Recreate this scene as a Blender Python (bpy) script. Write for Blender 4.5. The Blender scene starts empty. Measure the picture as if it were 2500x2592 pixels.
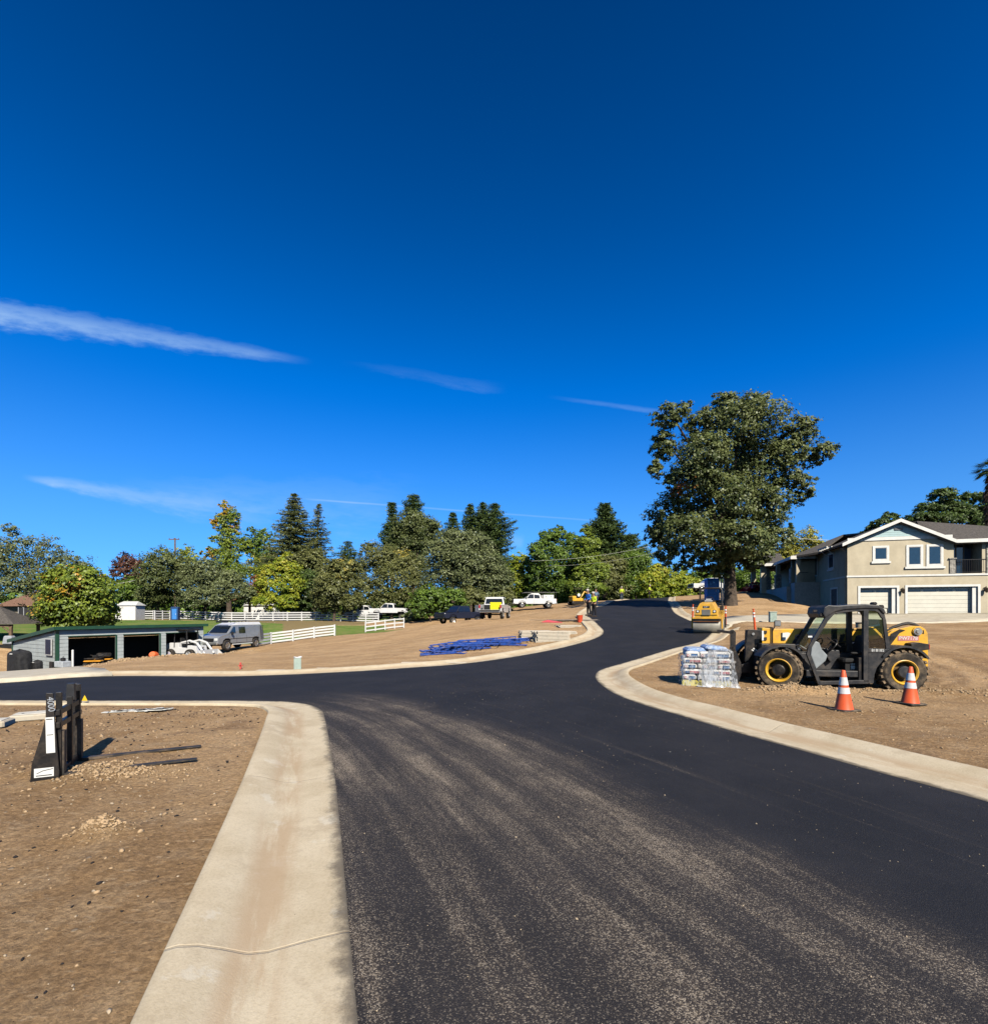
import bpy, bmesh, math, random
import numpy as np
from mathutils import Vector, Matrix, Euler
from mathutils.geometry import delaunay_2d_cdt
random.seed(7); RNG = np.random.default_rng(7)
R = math.radians
scene = bpy.context.scene
C = scene.collection

# ------------------------------------------------------------------ camera, sky, sun
CAMH, F, CX, HY = 1.75, 1300.0, 1250.0, 1550.0
cam_d = bpy.data.cameras.new('camera'); cam = bpy.data.objects.new('camera', cam_d); C.objects.link(cam)
cam.location = (0, 0, CAMH); cam.rotation_euler = (R(90), 0, 0)
cam_d.sensor_fit = 'HORIZONTAL'; cam_d.sensor_width = 36.0; cam_d.lens = 36.0*F/2500.0
cam_d.shift_y = (HY-1296.0)/2500.0
cam_d.clip_start = 0.05; cam_d.clip_end = 6000
scene.camera = cam
SUN_EL, SUN_AZ = 39.0, 161.0          # azimuth clockwise from +Y
sd = Vector((math.sin(R(SUN_AZ))*math.cos(R(SUN_EL)), math.cos(R(SUN_AZ))*math.cos(R(SUN_EL)), math.sin(R(SUN_EL))))
sl = bpy.data.lights.new('sun', 'SUN'); sl.energy = 5.0; sl.angle = R(0.5); sl.color = (1.0, 0.925, 0.80)
so = bpy.data.objects.new('sun', sl); C.objects.link(so); so.location = (20, -40, 60)
so.rotation_euler = sd.to_track_quat('Z', 'Y').to_euler()
w = bpy.data.worlds.new('World'); scene.world = w; w.use_nodes = True
NT = w.node_tree; NT.nodes.clear()
def N(t, k, **kw):
    n = t.nodes.new(k)
    for a, b in kw.items():
        if a.startswith('i_'):
            key = a[2:]; key = int(key) if key.isdigit() else key.replace('_', ' ')
            n.inputs[key].default_value = b
        else: setattr(n, a, b)
    return n
def link(t, a, b): t.links.new(a, b)
def MA(t, op, a, b=None, c=None, clamp=False):
    n = t.nodes.new('ShaderNodeMath'); n.operation = op; n.use_clamp = clamp
    for i, v in enumerate((a, b, c)):
        if v is None: continue
        if isinstance(v, (int, float)): n.inputs[i].default_value = v
        else: t.links.new(v, n.inputs[i])
    return n.outputs[0]
def SMOOTH(t, x, a, b):
    n = t.nodes.new('ShaderNodeMapRange'); n.interpolation_type = 'SMOOTHSTEP'
    t.links.new(x, n.inputs[0]); n.inputs[1].default_value = a; n.inputs[2].default_value = b
    return n.outputs[0]
def MIXC(t, f, a, b, mode='MIX'):
    n = t.nodes.new('ShaderNodeMix'); n.data_type = 'RGBA'; n.blend_type = mode
    for i, v in ((0, f), (6, a), (7, b)):
        if isinstance(v, (int, float)): n.inputs[i].default_value = v
        elif isinstance(v, (tuple, list)): n.inputs[i].default_value = (*v[:3], 1)
        else: t.links.new(v, n.inputs[i])
    return n.outputs[2]
sky = N(NT, 'ShaderNodeTexSky', sky_type='NISHITA', sun_disc=False, sun_elevation=R(SUN_EL), sun_rotation=R(SUN_AZ),
        altitude=600.0, air_density=1.0, dust_density=0.25, ozone_density=3.5)
tcs = N(NT, 'ShaderNodeTexCoord'); sps = N(NT, 'ShaderNodeSeparateXYZ'); link(NT, tcs.outputs['Generated'], sps.inputs[0])
cbs = N(NT, 'ShaderNodeCombineXYZ'); link(NT, sps.outputs[0], cbs.inputs[0]); link(NT, sps.outputs[1], cbs.inputs[1])
link(NT, MA(NT, 'ADD', MA(NT, 'MULTIPLY', MA(NT, 'MAXIMUM', sps.outputs[2], 0.0), .86), .14), cbs.inputs[2]); link(NT, cbs.outputs[0], sky.inputs[0])   # keeps the pale band below the tree line
hsv = N(NT, 'ShaderNodeHueSaturation', i_Saturation=1.45, i_Value=1.12)
link(NT, sky.outputs[0], hsv.inputs['Color'])
gm = N(NT, 'ShaderNodeGamma'); gm.inputs[1].default_value = 1.25
link(NT, hsv.outputs[0], gm.inputs[0])
# high thin vapour trails, laid out by world direction
tc = N(NT, 'ShaderNodeTexCoord'); sp = N(NT, 'ShaderNodeSeparateXYZ'); link(NT, tc.outputs['Generated'], sp.inputs[0])
yy = MA(NT, 'MAXIMUM', sp.outputs[1], 0.02)
ka = MA(NT, 'DIVIDE', sp.outputs[0], yy); kb = MA(NT, 'DIVIDE', sp.outputs[2], yy)
def trail(x0, y0, x1, y1, w0, w1, s0, s1, fx=0.03, rough=1.0, asym=0.0):
    a0, b0, a1, b1 = (x0-CX)/F, (HY-y0)/F, (x1-CX)/F, (HY-y1)/F
    L = math.hypot(a1-a0, b1-b0); ux, uy = (a1-a0)/L, (b1-b0)/L
    da = MA(NT, 'SUBTRACT', ka, a0); db = MA(NT, 'SUBTRACT', kb, b0)
    t_ = MA(NT, 'DIVIDE', MA(NT, 'ADD', MA(NT, 'MULTIPLY', da, ux), MA(NT, 'MULTIPLY', db, uy)), L)
    n_ = MA(NT, 'SUBTRACT', MA(NT, 'MULTIPLY', db, ux), MA(NT, 'MULTIPLY', da, uy))
    cv = N(NT, 'ShaderNodeCombineXYZ'); link(NT, MA(NT, 'MULTIPLY', t_, L*9), cv.inputs[0]); link(NT, MA(NT, 'MULTIPLY', n_, 34.0), cv.inputs[1]); cv.inputs[2].default_value = x0*.01
    nz = N(NT, 'ShaderNodeTexNoise', i_Scale=1.6, i_Detail=7.0, i_Roughness=0.62); link(NT, cv.outputs[0], nz.inputs[0])
    nv = MA(NT, 'SUBTRACT', nz.outputs[0], 0.5)
    wd = MA(NT, 'MAXIMUM', MA(NT, 'ADD', w0/F, MA(NT, 'MULTIPLY', t_, (w1-w0)/F)), 0.0005)
    q = MA(NT, 'ADD', MA(NT, 'DIVIDE', n_, wd), MA(NT, 'MULTIPLY', nv, rough*1.6))
    prof = MA(NT, 'SUBTRACT', 1.0, SMOOTH(NT, MA(NT, 'ABSOLUTE', q), 0.15, 1.15))
    st = MA(NT, 'ADD', s0, MA(NT, 'MULTIPLY', t_, s1-s0))
    ends = MA(NT, 'MULTIPLY', SMOOTH(NT, t_, -0.02, fx), MA(NT, 'SUBTRACT', 1.0, SMOOTH(NT, t_, 0.8, 1.0)))
    o = MA(NT, 'MULTIPLY', MA(NT, 'MULTIPLY', prof, st), ends)
    return MA(NT, 'MULTIPLY', o, MA(NT, 'ADD', 0.75, MA(NT, 'MULTIPLY', nv, 1.6*rough)), clamp=True)
trs = [trail(-120, 775, 800, 918, 46, 13, .68, .34, .02, .95), trail(860, 915, 1290, 990, 12, 18, .05, .07, .4, 1.5), trail(1380, 1003, 1760, 1054, 6, 9, .13, .18, .4),
       trail(60, 1208, 720, 1322, 10, 48, .66, .16, .12, 1.0), trail(200, 1225, 1100, 1290, 14, 95, .2, .13, .4, 1.4), trail(760, 1262, 1640, 1328, 3, 3, .45, .18, .1, .5),
       trail(1262, 1360, 1330, 1372, 22, 22, .22, .22, .4)]
tot = trs[0]
for x in trs[1:]: tot = MA(NT, 'ADD', tot, x, clamp=True)
tot = MA(NT, 'MULTIPLY', tot, MA(NT, 'GREATER_THAN', sp.outputs[1], 0.03))
cr = N(NT, 'ShaderNodeValToRGB'); link(NT, sps.outputs[2], cr.inputs[0]); E = cr.color_ramp.elements
E[0].position = 0.0; E[0].color = (.60,)*3+(1,); E[1].position = .95; E[1].color = (.16,)*3+(1,)
for p_, v_ in ((.19, .64), (.39, .69), (.59, .51), (.77, .36)): e_ = E.new(p_); e_.color = (v_, v_, v_, 1)
grd = MIXC(NT, 1.0, gm.outputs[0], cr.outputs[0], 'MULTIPLY'); vm = N(NT, 'ShaderNodeVectorMath', operation='SCALE'); link(NT, MA(NT, 'ADD', .55, MA(NT, 'MULTIPLY', SMOOTH(NT, sps.outputs[1], -.4, .15), 1.45)), vm.inputs[3]); link(NT, grd, vm.inputs[0])   # deeper blue towards the sun side
bk = MIXC(NT, 1.0, sky.outputs[0], (.62, .60, .60), 'MULTIPLY')          # whiter sky on the sun's side, behind the viewer
sk2 = MIXC(NT, SMOOTH(NT, sps.outputs[1], -.45, .10), bk, vm.outputs[0])
sk3 = MIXC(NT, MA(NT, 'MULTIPLY', MA(NT, 'SUBTRACT', 1.0, SMOOTH(NT, sps.outputs[2], .0, .40)), .42), sk2, (3.0, 6.2, 9.9))
mxs = MIXC(NT, tot, sk3, (4.3, 6.6, 9.8))
bg = N(NT, 'ShaderNodeBackground', i_Strength=0.086); link(NT, mxs, bg.inputs[0])
wo = N(NT, 'ShaderNodeOutputWorld'); link(NT, bg.outputs[0], wo.inputs[0])
scene.view_settings.view_transform = 'Standard'; scene.view_settings.look = 'None'
scene.cycles.diffuse_bounces = 0; scene.cycles.max_bounces = 8; scene.cycles.transparent_max_bounces = 12
scene.view_settings.exposure = 0.22; scene.view_settings.gamma = 1.0; scene.view_settings.use_curve_mapping = False

# ------------------------------------------------------------------ helpers
def pz(py, D): return CAMH-(py-HY)/F*D
def px2x(px, D): return (px-CX)/F*D
def P3(px, py, D): return Vector((px2x(px, D), D, pz(py, D)))
def tag(o, label=None, cat=None, group=None, kind=None):
    if label: o['label'] = label
    if cat: o['category'] = cat
    if group: o['group'] = group
    if kind: o['kind'] = kind
    return o
def empty(name, loc=(0, 0, 0), rz=0, label=None, cat=None, group=None):
    o = bpy.data.objects.new(name, None); C.objects.link(o); o.location = loc; o.rotation_euler = (0, 0, rz)
    o.empty_display_size = .2
    return tag(o, label, cat, group)
def mesh_np(name, V, Fq, mats, parent=None, smooth=False, mi=None):
    """V (n,3) array, Fq (m,k) index array"""
    me = bpy.data.meshes.new(name); V = np.asarray(V, dtype=np.float32); Fq = np.asarray(Fq, dtype=np.int32)
    m, k = Fq.shape
    me.vertices.add(len(V)); me.vertices.foreach_set('co', V.ravel())
    me.loops.add(m*k); me.loops.foreach_set('vertex_index', Fq.ravel())
    me.polygons.add(m); me.polygons.foreach_set('loop_start', np.arange(0, m*k, k, dtype=np.int32))
    me.polygons.foreach_set('loop_total', np.full(m, k, dtype=np.int32))
    for mt in (mats if isinstance(mats, (list, tuple)) else [mats]): me.materials.append(mt)
    if mi is not None: me.polygons.foreach_set('material_index', np.asarray(mi, dtype=np.int32))
    if smooth: me.polygons.foreach_set('use_smooth', np.ones(m, dtype=bool))
    me.update(calc_edges=True)
    o = bpy.data.objects.new(name, me); C.objects.link(o)
    if parent: o.parent = parent
    return o
class MB:
    def __init__(s): s.v = []; s.f = []; s.m = []; s.cm = 0
    def add(s, vs, fs):
        b = len(s.v); s.v += [tuple(v) for v in vs]; s.f += [tuple(b+i for i in f) for f in fs]; s.m += [s.cm]*len(fs); return s
    def box(s, c, d, rot=None, taper=1.0, bev=0.0):
        x, y, z = d[0]/2, d[1]/2, d[2]/2
        if bev > 0:
            b = min(bev, x*.9, y*.9, z*.9); vs = []; 
            prof = [(-x+b, -y), (x-b, -y), (x, -y+b), (x, y-b), (x-b, y), (-x+b, y), (-x, y-b), (-x, -y+b)]
            inn = [(px_*(x-b)/x, py_*(y-b)/y) for px_, py_ in prof]
            for zz, pr in ((-z, inn), (-z+b, prof), (z-b, prof), (z, inn)):
                tt = taper if zz > 0 else 1.0
                vs += [(p[0]*tt, p[1]*tt, zz) for p in pr]
            fs = [tuple(range(7, -1, -1)), tuple(range(24, 32))]
            for r in range(3):
                for i in range(8): fs.append((r*8+i, r*8+(i+1) % 8, (r+1)*8+(i+1) % 8, (r+1)*8+i))
        else:
            t = taper
            vs = [(-x, -y, -z), (x, -y, -z), (x, y, -z), (-x, y, -z), (-x*t, -y*t, z), (x*t, -y*t, z), (x*t, y*t, z), (-x*t, y*t, z)]
            fs = [(0, 3, 2, 1), (4, 5, 6, 7), (0, 1, 5, 4), (1, 2, 6, 5), (2, 3, 7, 6), (3, 0, 4, 7)]
        M = Euler(rot).to_matrix() if rot else None
        c = Vector(c)
        return s.add([(M @ Vector(v) if M else Vector(v))+c for v in vs], fs)
    def b2(s, x0, x1, y0, y1, z0, z1, bev=0.0): return s.box(((x0+x1)/2, (y0+y1)/2, (z0+z1)/2), (abs(x1-x0), abs(y1-y0), abs(z1-z0)), bev=bev)
    def prism(s, pts, a, b, ax='y', hole=None):
        """polygon in the plane across ax (x,z for y; x,y for z; y,z for x) extruded from a to b"""
        def mk(p, t): return (p[0], t, p[1]) if ax == 'y' else ((p[0], p[1], t) if ax == 'z' else (t, p[0], p[1]))
        n = len(pts); vs = [mk(p, a) for p in pts]+[mk(p, b) for p in pts]
        fs = [tuple(range(n)), tuple(range(2*n-1, n-1, -1))]+[(i, i+n, (i+1) % n+n, (i+1) % n) for i in range(n)]
        return s.add(vs, fs)
    def ring(s, outer, inner, a, b, ax='y'):
        def mk(p, t): return (p[0], t, p[1]) if ax == 'y' else ((p[0], p[1], t) if ax == 'z' else (t, p[0], p[1]))
        n = len(outer); vs = [mk(p, a) for p in outer]+[mk(p, a) for p in inner]+[mk(p, b) for p in outer]+[mk(p, b) for p in inner]
        fs = []
        for i in range(n):
            j = (i+1) % n
            fs += [(i, j, n+j, n+i), (2*n+i, 3*n+i, 3*n+j, 2*n+j), (i, 2*n+i, 2*n+j, j), (n+i, n+j, 3*n+j, 3*n+i)]
        return s.add(vs, fs)
    def cyl(s, p0, p1, r0, r1=None, n=16, cap=True):
        r1 = r0 if r1 is None else r1
        p0, p1 = Vector(p0), Vector(p1); d = (p1-p0).normalized()
        a = d.orthogonal().normalized(); b = d.cross(a); vs = []
        for p, r in ((p0, r0), (p1, r1)):
            vs += [p+(a*math.cos(2*math.pi*i/n)+b*math.sin(2*math.pi*i/n))*r for i in range(n)]
        fs = [(i, (i+1) % n, (i+1) % n+n, i+n) for i in range(n)]
        if cap: fs += [tuple(range(n-1, -1, -1)), tuple(range(n, 2*n))]
        return s.add(vs, fs)
    def tube(s, pts, r, n=8, r1=None):
        pts = [Vector(p) for p in pts]; m = len(pts); vs = []; fs = []
        prev = None
        for k, p in enumerate(pts):
            d = (pts[min(k+1, m-1)]-pts[max(k-1, 0)])
            d = d.normalized() if d.length > 1e-9 else Vector((0, 0, 1))
            if prev is None: a = d.orthogonal().normalized()
            else:
                a = prev-d*prev.dot(d); a = a.normalized() if a.length > 1e-6 else d.orthogonal().normalized()
            prev = a; b = d.cross(a); rr = r if r1 is None else r+(r1-r)*k/(m-1)
            if isinstance(r, (list, tuple)): rr = r[k]
            vs += [p+(a*math.cos(2*math.pi*i/n)+b*math.sin(2*math.pi*i/n))*rr for i in range(n)]
        for k in range(m-1):
            for i in range(n): fs.append((k*n+i, k*n+(i+1) % n, (k+1)*n+(i+1) % n, (k+1)*n+i))
        fs += [tuple(range(n-1, -1, -1)), tuple(range((m-1)*n, m*n))]
        return s.add(vs, fs)
    def lathe(s, prof, c=(0, 0, 0), n=24, ax='z', closed=False):
        """prof: (radius, height) pairs"""
        vs = []; fs = []; m = len(prof)
        for r, h in prof:
            for i in range(n):
                t = 2*math.pi*i/n; x, y = r*math.cos(t), r*math.sin(t)
                p = (x, y, h) if ax == 'z' else ((x, h, y) if ax == 'y' else (h, x, y))
                vs.append((p[0]+c[0], p[1]+c[1], p[2]+c[2]))
        for k in range(m if closed else m-1):
            for i in range(n): fs.append((k*n+i, k*n+(i+1) % n, ((k+1) % m)*n+(i+1) % n, ((k+1) % m)*n+i))
        if not closed:
            if prof[0][0] > 1e-6: fs.append(tuple(range(n-1, -1, -1)))
            if prof[-1][0] > 1e-6: fs.append(tuple(range((m-1)*n, m*n)))
        return s.add(vs, fs)
    def ball(s, c, r, n=12, m=8, sc=(1, 1, 1)):
        vs = []; fs = []
        for k in range(m+1):
            ph = math.pi*k/m
            for i in range(n):
                t = 2*math.pi*i/n
                vs.append((c[0]+r*sc[0]*math.sin(ph)*math.cos(t), c[1]+r*sc[1]*math.sin(ph)*math.sin(t), c[2]+r*sc[2]*math.cos(ph)))
        for k in range(m):
            for i in range(n): fs.append((k*n+i, (k+1)*n+i, (k+1)*n+(i+1) % n, k*n+(i+1) % n))
        return s.add(vs, fs)
    def xf(s, M): s.v = [tuple(M @ Vector(v)) for v in s.v]; return s
    def build(s, name, mats, parent=None, smooth=False, bevel=0.0):
        me = bpy.data.meshes.new(name)
        vs, fs = s.v, s.f
        me.from_pydata(vs, [], fs)
        for mt in (mats if isinstance(mats, (list, tuple)) else [mats]): me.materials.append(mt)
        for p, mi in zip(me.polygons, s.m): p.material_index = mi
        bm = bmesh.new(); bm.from_mesh(me); bmesh.ops.remove_doubles(bm, verts=bm.verts, dist=1e-5)
        bmesh.ops.recalc_face_normals(bm, faces=bm.faces)
        if bevel > 0:
            es = [e for e in bm.edges if len(e.link_faces) == 2 and e.calc_face_angle(0) > 0.6]
            bmesh.ops.bevel(bm, geom=es, offset=bevel, segments=2, affect='EDGES', profile=0.6, clamp_overlap=True)
        bm.to_mesh(me); bm.free()
        if smooth:
            for p in me.polygons: p.use_smooth = True
            try: me.set_sharp_from_angle(angle=R(35))
            except Exception: pass
        o = bpy.data.objects.new(name, me); C.objects.link(o)
        if parent: o.parent = parent
        return o
def text_mesh(name, body, size, mat, parent, loc, rot, depth=0.002, align='CENTER', sx=1.0, label=None):
    cu = bpy.data.curves.new(name, 'FONT'); cu.body = body; cu.size = size; cu.extrude = depth; cu.align_x = align; cu.align_y = 'CENTER'
    ob = bpy.data.objects.new(name+'_tmp', cu); C.objects.link(ob)
    bpy.context.view_layer.update()
    dg = bpy.context.evaluated_depsgraph_get(); me = bpy.data.meshes.new_from_object(ob.evaluated_get(dg))
    bpy.data.objects.remove(ob); bpy.data.curves.remove(cu)
    me.materials.clear(); me.materials.append(mat); me.name = name
    o = bpy.data.objects.new(name, me); C.objects.link(o); o.parent = parent; o.location = loc; o.rotation_euler = rot; o.scale = (sx, 1, 1)
    return o

# ------------------------------------------------------------------ materials
MATS = {}
def bsdf_mat(name):
    m = bpy.data.materials.new(name); m.use_nodes = True; t = m.node_tree
    return m, t, t.nodes['Principled BSDF']
def pm(name, col, rough=0.6, metal=0.0, var=0.12, scale=6.0, dirt=None, dscale=3.0, damt=0.5, bump=0.0, bscale=60.0, spec=0.5, coat=0.0, trans=0.0):
    """procedural paint: base colour with soft variation, optional dirt of its own colour, small bump"""
    if name in MATS: return MATS[name]
    m, t, b = bsdf_mat(name)
    tc = N(t, 'ShaderNodeTexCoord'); nz = N(t, 'ShaderNodeTexNoise', i_Scale=scale, i_Detail=6.0, i_Roughness=0.65)
    link(t, tc.outputs['Object'], nz.inputs[0])
    lo = tuple(max(0, c*(1-var*1.6)) for c in col); hi = tuple(min(1, c*(1+var)) for c in col)
    c = MIXC(t, SMOOTH(t, nz.outputs[0], 0.3, 0.7), lo, hi)
    if dirt:
        n2 = N(t, 'ShaderNodeTexNoise', i_Scale=dscale, i_Detail=8.0, i_Roughness=0.7); link(t, tc.outputs['Object'], n2.inputs[0])
        c = MIXC(t, MA(t, 'MULTIPLY', SMOOTH(t, n2.outputs[0], 0.42, 0.68), damt), c, dirt)
    link(t, c, b.inputs['Base Color'])
    b.inputs['Roughness'].default_value = rough; b.inputs['Metallic'].default_value = metal
    b.inputs['Specular IOR Level'].default_value = spec; b.inputs['Coat Weight'].default_value = coat
    link(t, MA(t, 'ADD', rough-.08, MA(t, 'MULTIPLY', nz.outputs[0], .16)), b.inputs['Roughness'])
    if bump > 0:
        n3 = N(t, 'ShaderNodeTexNoise', i_Scale=bscale, i_Detail=4.0); link(t, tc.outputs['Object'], n3.inputs[0])
        bp = N(t, 'ShaderNodeBump', i_Strength=1.0, i_Distance=bump); link(t, n3.outputs[0], bp.inputs['Height']); link(t, bp.outputs[0], b.inputs['Normal'])
    MATS[name] = m; return m
def glass_mat(name, tint=(.75, .85, .85), rough=0.02, alpha=0.25, refl=1.0):
    if name in MATS: return MATS[name]
    m = bpy.data.materials.new(name); m.use_nodes = True; t = m.node_tree; t.nodes.clear()
    tr = N(t, 'ShaderNodeBsdfTransparent', i_Color=(*tint, 1)); gl = N(t, 'ShaderNodeBsdfGlossy', i_Color=(1, 1, 1, 1), i_Roughness=rough)
    fr = N(t, 'ShaderNodeFresnel', i_IOR=1.5); mx = N(t, 'ShaderNodeMixShader'); o = N(t, 'ShaderNodeOutputMaterial')
    link(t, MA(t, 'MULTIPLY', MA(t, 'ADD', fr.outputs[0], alpha*.3, clamp=True), refl), mx.inputs[0]); link(t, tr.outputs[0], mx.inputs[1]); link(t, gl.outputs[0], mx.inputs[2]); link(t, mx.outputs[0], o.inputs[0])
    MATS[name] = m; return m

# ------------------------------------------------------------------ terrain height
ctrl = []
for x in (-10, -6, -2, 2, 6, 10): 
    for y in (-8, -3, 1, 5, 9): ctrl.append((x, y, 0.0))
for x, y, z in [(-14, 10.3, 0), (-20, 4, -.1), (-35, 0, -.4), (-30, -8, -.2), (20, 0, .1), (35, 0, .4), (16, 8, .05), (28, 10, .35), (6.5, 11.6, 0), (9, 11.2, 0), (12, 13, .08),
                (-30, 11, -.7), (2.6, 11, 0), (0, 11, 0), (-4, 12.5, -.1)]: ctrl.append((x, y, z))
for px, py, D in [  # far kerb line of the side street and the curve up the hill
        (0, 1731, 15.8), (140, 1715, 17.0), (300, 1712, 17.1), (600, 1713, 16.8), (850, 1703, 16.6), (1000, 1694, 16.7), (1200, 1678, 17.8), (1400, 1645, 21.2),
        (1500, 1618, 24.9), (1527, 1600, 27.3), (1510, 1580, 30.3), (1490, 1562, 35), (1484, 1555, 41), (1510, 1537, 47), (1550, 1522, 62), (1640, 1520, 64),
        (1572, 1682, 16.45), (1642, 1662, 18.6), (1707, 1642, 20.5), (1780, 1623, 23.2), (1825, 1600, 27.3), (1790, 1597, 25.5), (1752, 1574, 35.2), (1700, 1548, 43), (1690, 1526, 60),
        # dirt lot and the dip to the left
        (235, 1693, 24), (400, 1671, 24), (300, 1683, 24), (640, 1657, 30), (520, 1664, 27), (100, 1700, 30), (30, 1706, 32), (235, 1690, 32), (143, 1706, 33), (12, 1722, 36),
        (512, 1680, 41), (330, 1690, 38), (562, 1650, 43.5), (630, 1640, 47), (686, 1629, 52), (847, 1611, 52), (700, 1665, 25), (800, 1650, 30), (800, 1628, 42),
        (1000, 1650, 25), (1000, 1600, 50), (1000, 1625, 34), (1212, 1569, 44), (1280, 1568, 45), (1200, 1600, 31), (1150, 1642, 23), (1300, 1632, 23.5), (1400, 1628, 23.5),
        (1300, 1548, 68), (1400, 1541, 68), (1400, 1575, 38), (1350, 1560, 52), (1100, 1590, 56), (1100, 1588, 62), (1460, 1526, 76), (1440, 1545, 50),
        # lawns and the field behind
        (300, 1588, 57), (400, 1590, 56), (500, 1588, 57), (300, 1572, 68), (400, 1572, 68), (850, 1602, 58), (900, 1590, 62), (800, 1576, 72), (925, 1602, 58), (1020, 1591, 60),
        (350, 1570, 76), (430, 1569, 80), (560, 1573, 80), (700, 1573, 80), (850, 1573, 80), (1000, 1574, 80), (60, 1600, 50), (60, 1582, 62), (200, 1572, 70),
        (500, 1568, 100), (900, 1566, 100), (200, 1566, 100), (1200, 1552, 90), (1350, 1535, 92), (1550, 1524, 85), (1700, 1524, 90), (1100, 1560, 80),
        # right side: driveway, mound, house
        (1860, 1581, 28), (2060, 1580, 31), (2500, 1575, 33), (1860, 1564, 36), (2060, 1563, 38), (2143, 1556, 41), (2460, 1555, 38.6), (2500, 1600, 22), (2250, 1598, 24), (2000, 1600, 23),
        (2250, 1650, 16), (2500, 1640, 17.5), (1930, 1529, 45), (1870, 1545, 42), (1990, 1528, 44), (2060, 1548, 42), (2000, 1509, 54), (1900, 1503, 58), (1960, 1499, 62), (1850, 1503, 60),
        (2080, 1538, 48), (2030, 1512, 56), (1760, 1518, 62), (2000, 1495, 80), (2300, 1520, 60), (2500, 1520, 70), (1800, 1512, 85)]:
    ctrl.append((px2x(px, D), D, pz(py, D)))
CT = np.array(ctrl, float)
def _tps(P, lam=0.15):
    S = 20.0; X = P[:, :2]/S; n = len(X)
    d = np.sqrt(((X[:, None]-X[None])**2).sum(-1)); K = np.where(d > 0, d**2*np.log(d+1e-12), 0)+lam*0.01*np.eye(n)
    A = np.zeros((n+3, n+3)); A[:n, :n] = K; A[:n, n] = 1; A[:n, n+1:] = X; A[n, :n] = 1; A[n+1:, :n] = X.T
    b = np.zeros(n+3); b[:n] = P[:, 2]; return X, np.linalg.solve(A, b), S
TX, TW, TS = _tps(CT)
def hz(x, y):
    """road-level terrain height, arrays or scalars"""
    x = np.asarray(x, float); y = np.asarray(y, float); sh = x.shape; q = np.stack([x.ravel(), y.ravel()], 1)/TS
    out = np.empty(len(q))
    for i in range(0, len(q), 20000):
        qq = q[i:i+20000]; d = np.sqrt(((qq[:, None]-TX[None])**2).sum(-1))
        out[i:i+20000] = (np.where(d > 0, d**2*np.log(d+1e-12), 0) @ TW[:len(TX)])+TW[len(TX)]+qq @ TW[len(TX)+1:]
    far = np.clip((np.sqrt((q[:, 0]*TS)**2+(q[:, 1]*TS-25)**2)-78)/40, 0, 1); far = far*far*(3-2*far)
    tgt = np.clip(0.9+(q[:, 0]*TS)*0.018, 0, 2.6)
    out = np.clip(out, -4, 6)*(1-far)+tgt*far
    return out.reshape(sh)
def smooth_poly(pts, step=0.25):
    """Catmull-Rom through 2-D points, resampled evenly"""
    P = [np.array(p, float) for p in pts]; P = [2*P[0]-P[1]]+P+[2*P[-1]-P[-2]]; out = []
    for i in range(1, len(P)-2):
        a, b, c, d = P[i-1:i+3]; n = max(2, int(np.linalg.norm(c-b)/0.1))
        for k in range(n):
            t = k/n; out.append(.5*((2*b)+(-a+c)*t+(2*a-5*b+4*c-d)*t*t+(-a+3*b-3*c+d)*t**3))
    out.append(P[-2]); out = np.array(out)
    s = np.r_[0, np.cumsum(np.linalg.norm(np.diff(out, axis=0), axis=1))]; m = max(2, int(s[-1]/step)); q = np.linspace(0, s[-1], m)
    return np.stack([np.interp(q, s, out[:, 0]), np.interp(q, s, out[:, 1])], 1)
KL = smooth_poly([(4.05, -11.5), (2.2, -6), (.75, -1.8), (-.608, 2.18), (-1.36, 4.41), (-1.95, 6.1), (-2.72, 8.2), (-3.14, 9.2), (-3.78, 9.93), (-4.6, 10.2), (-6.2, 10.28), (-10, 10.34), (-16, 10.2), (-30, 8.5), (-60, 4)])
KF = smooth_poly([(-60, 9), (-30, 13.6), (-20, 14.9), (-15.2, 15.8), (-13.9, 16.6), (-12.5, 17.05), (-8.4, 16.8), (-5.1, 16.6), (-3.2, 16.75), (-.7, 17.8), (2.45, 21.2), (4.8, 24.85), (5.8, 27.3), (6.06, 30.3), (6.45, 35), (7.5, 41), (9.4, 47), (14.4, 62), (22, 80)])
KR1 = smooth_poly([(27.5, 80), (20.3, 60), (15, 43), (13.6, 35.6), (13.4, 34.6)])
KR2 = smooth_poly([(12.3, 27.6), (11.2, 25.8), (9.45, 23.2), (7.2, 20.5), (5.6, 18.6), (4.07, 16.45), (3.17, 15.1), (2.76, 13.87), (2.6, 12.57), (2.6, 10.96), (2.85, 9.6), (3.16, 8.68), (3.51, 7.51), (3.87, 6.54), (4.215, 5.56), (4.55, 4.73), (6.35, -.2), (8.2, -5.6), (10.1, -11.5)])
ROAD = np.vstack([KL, KF, KR1, KR2])
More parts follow.
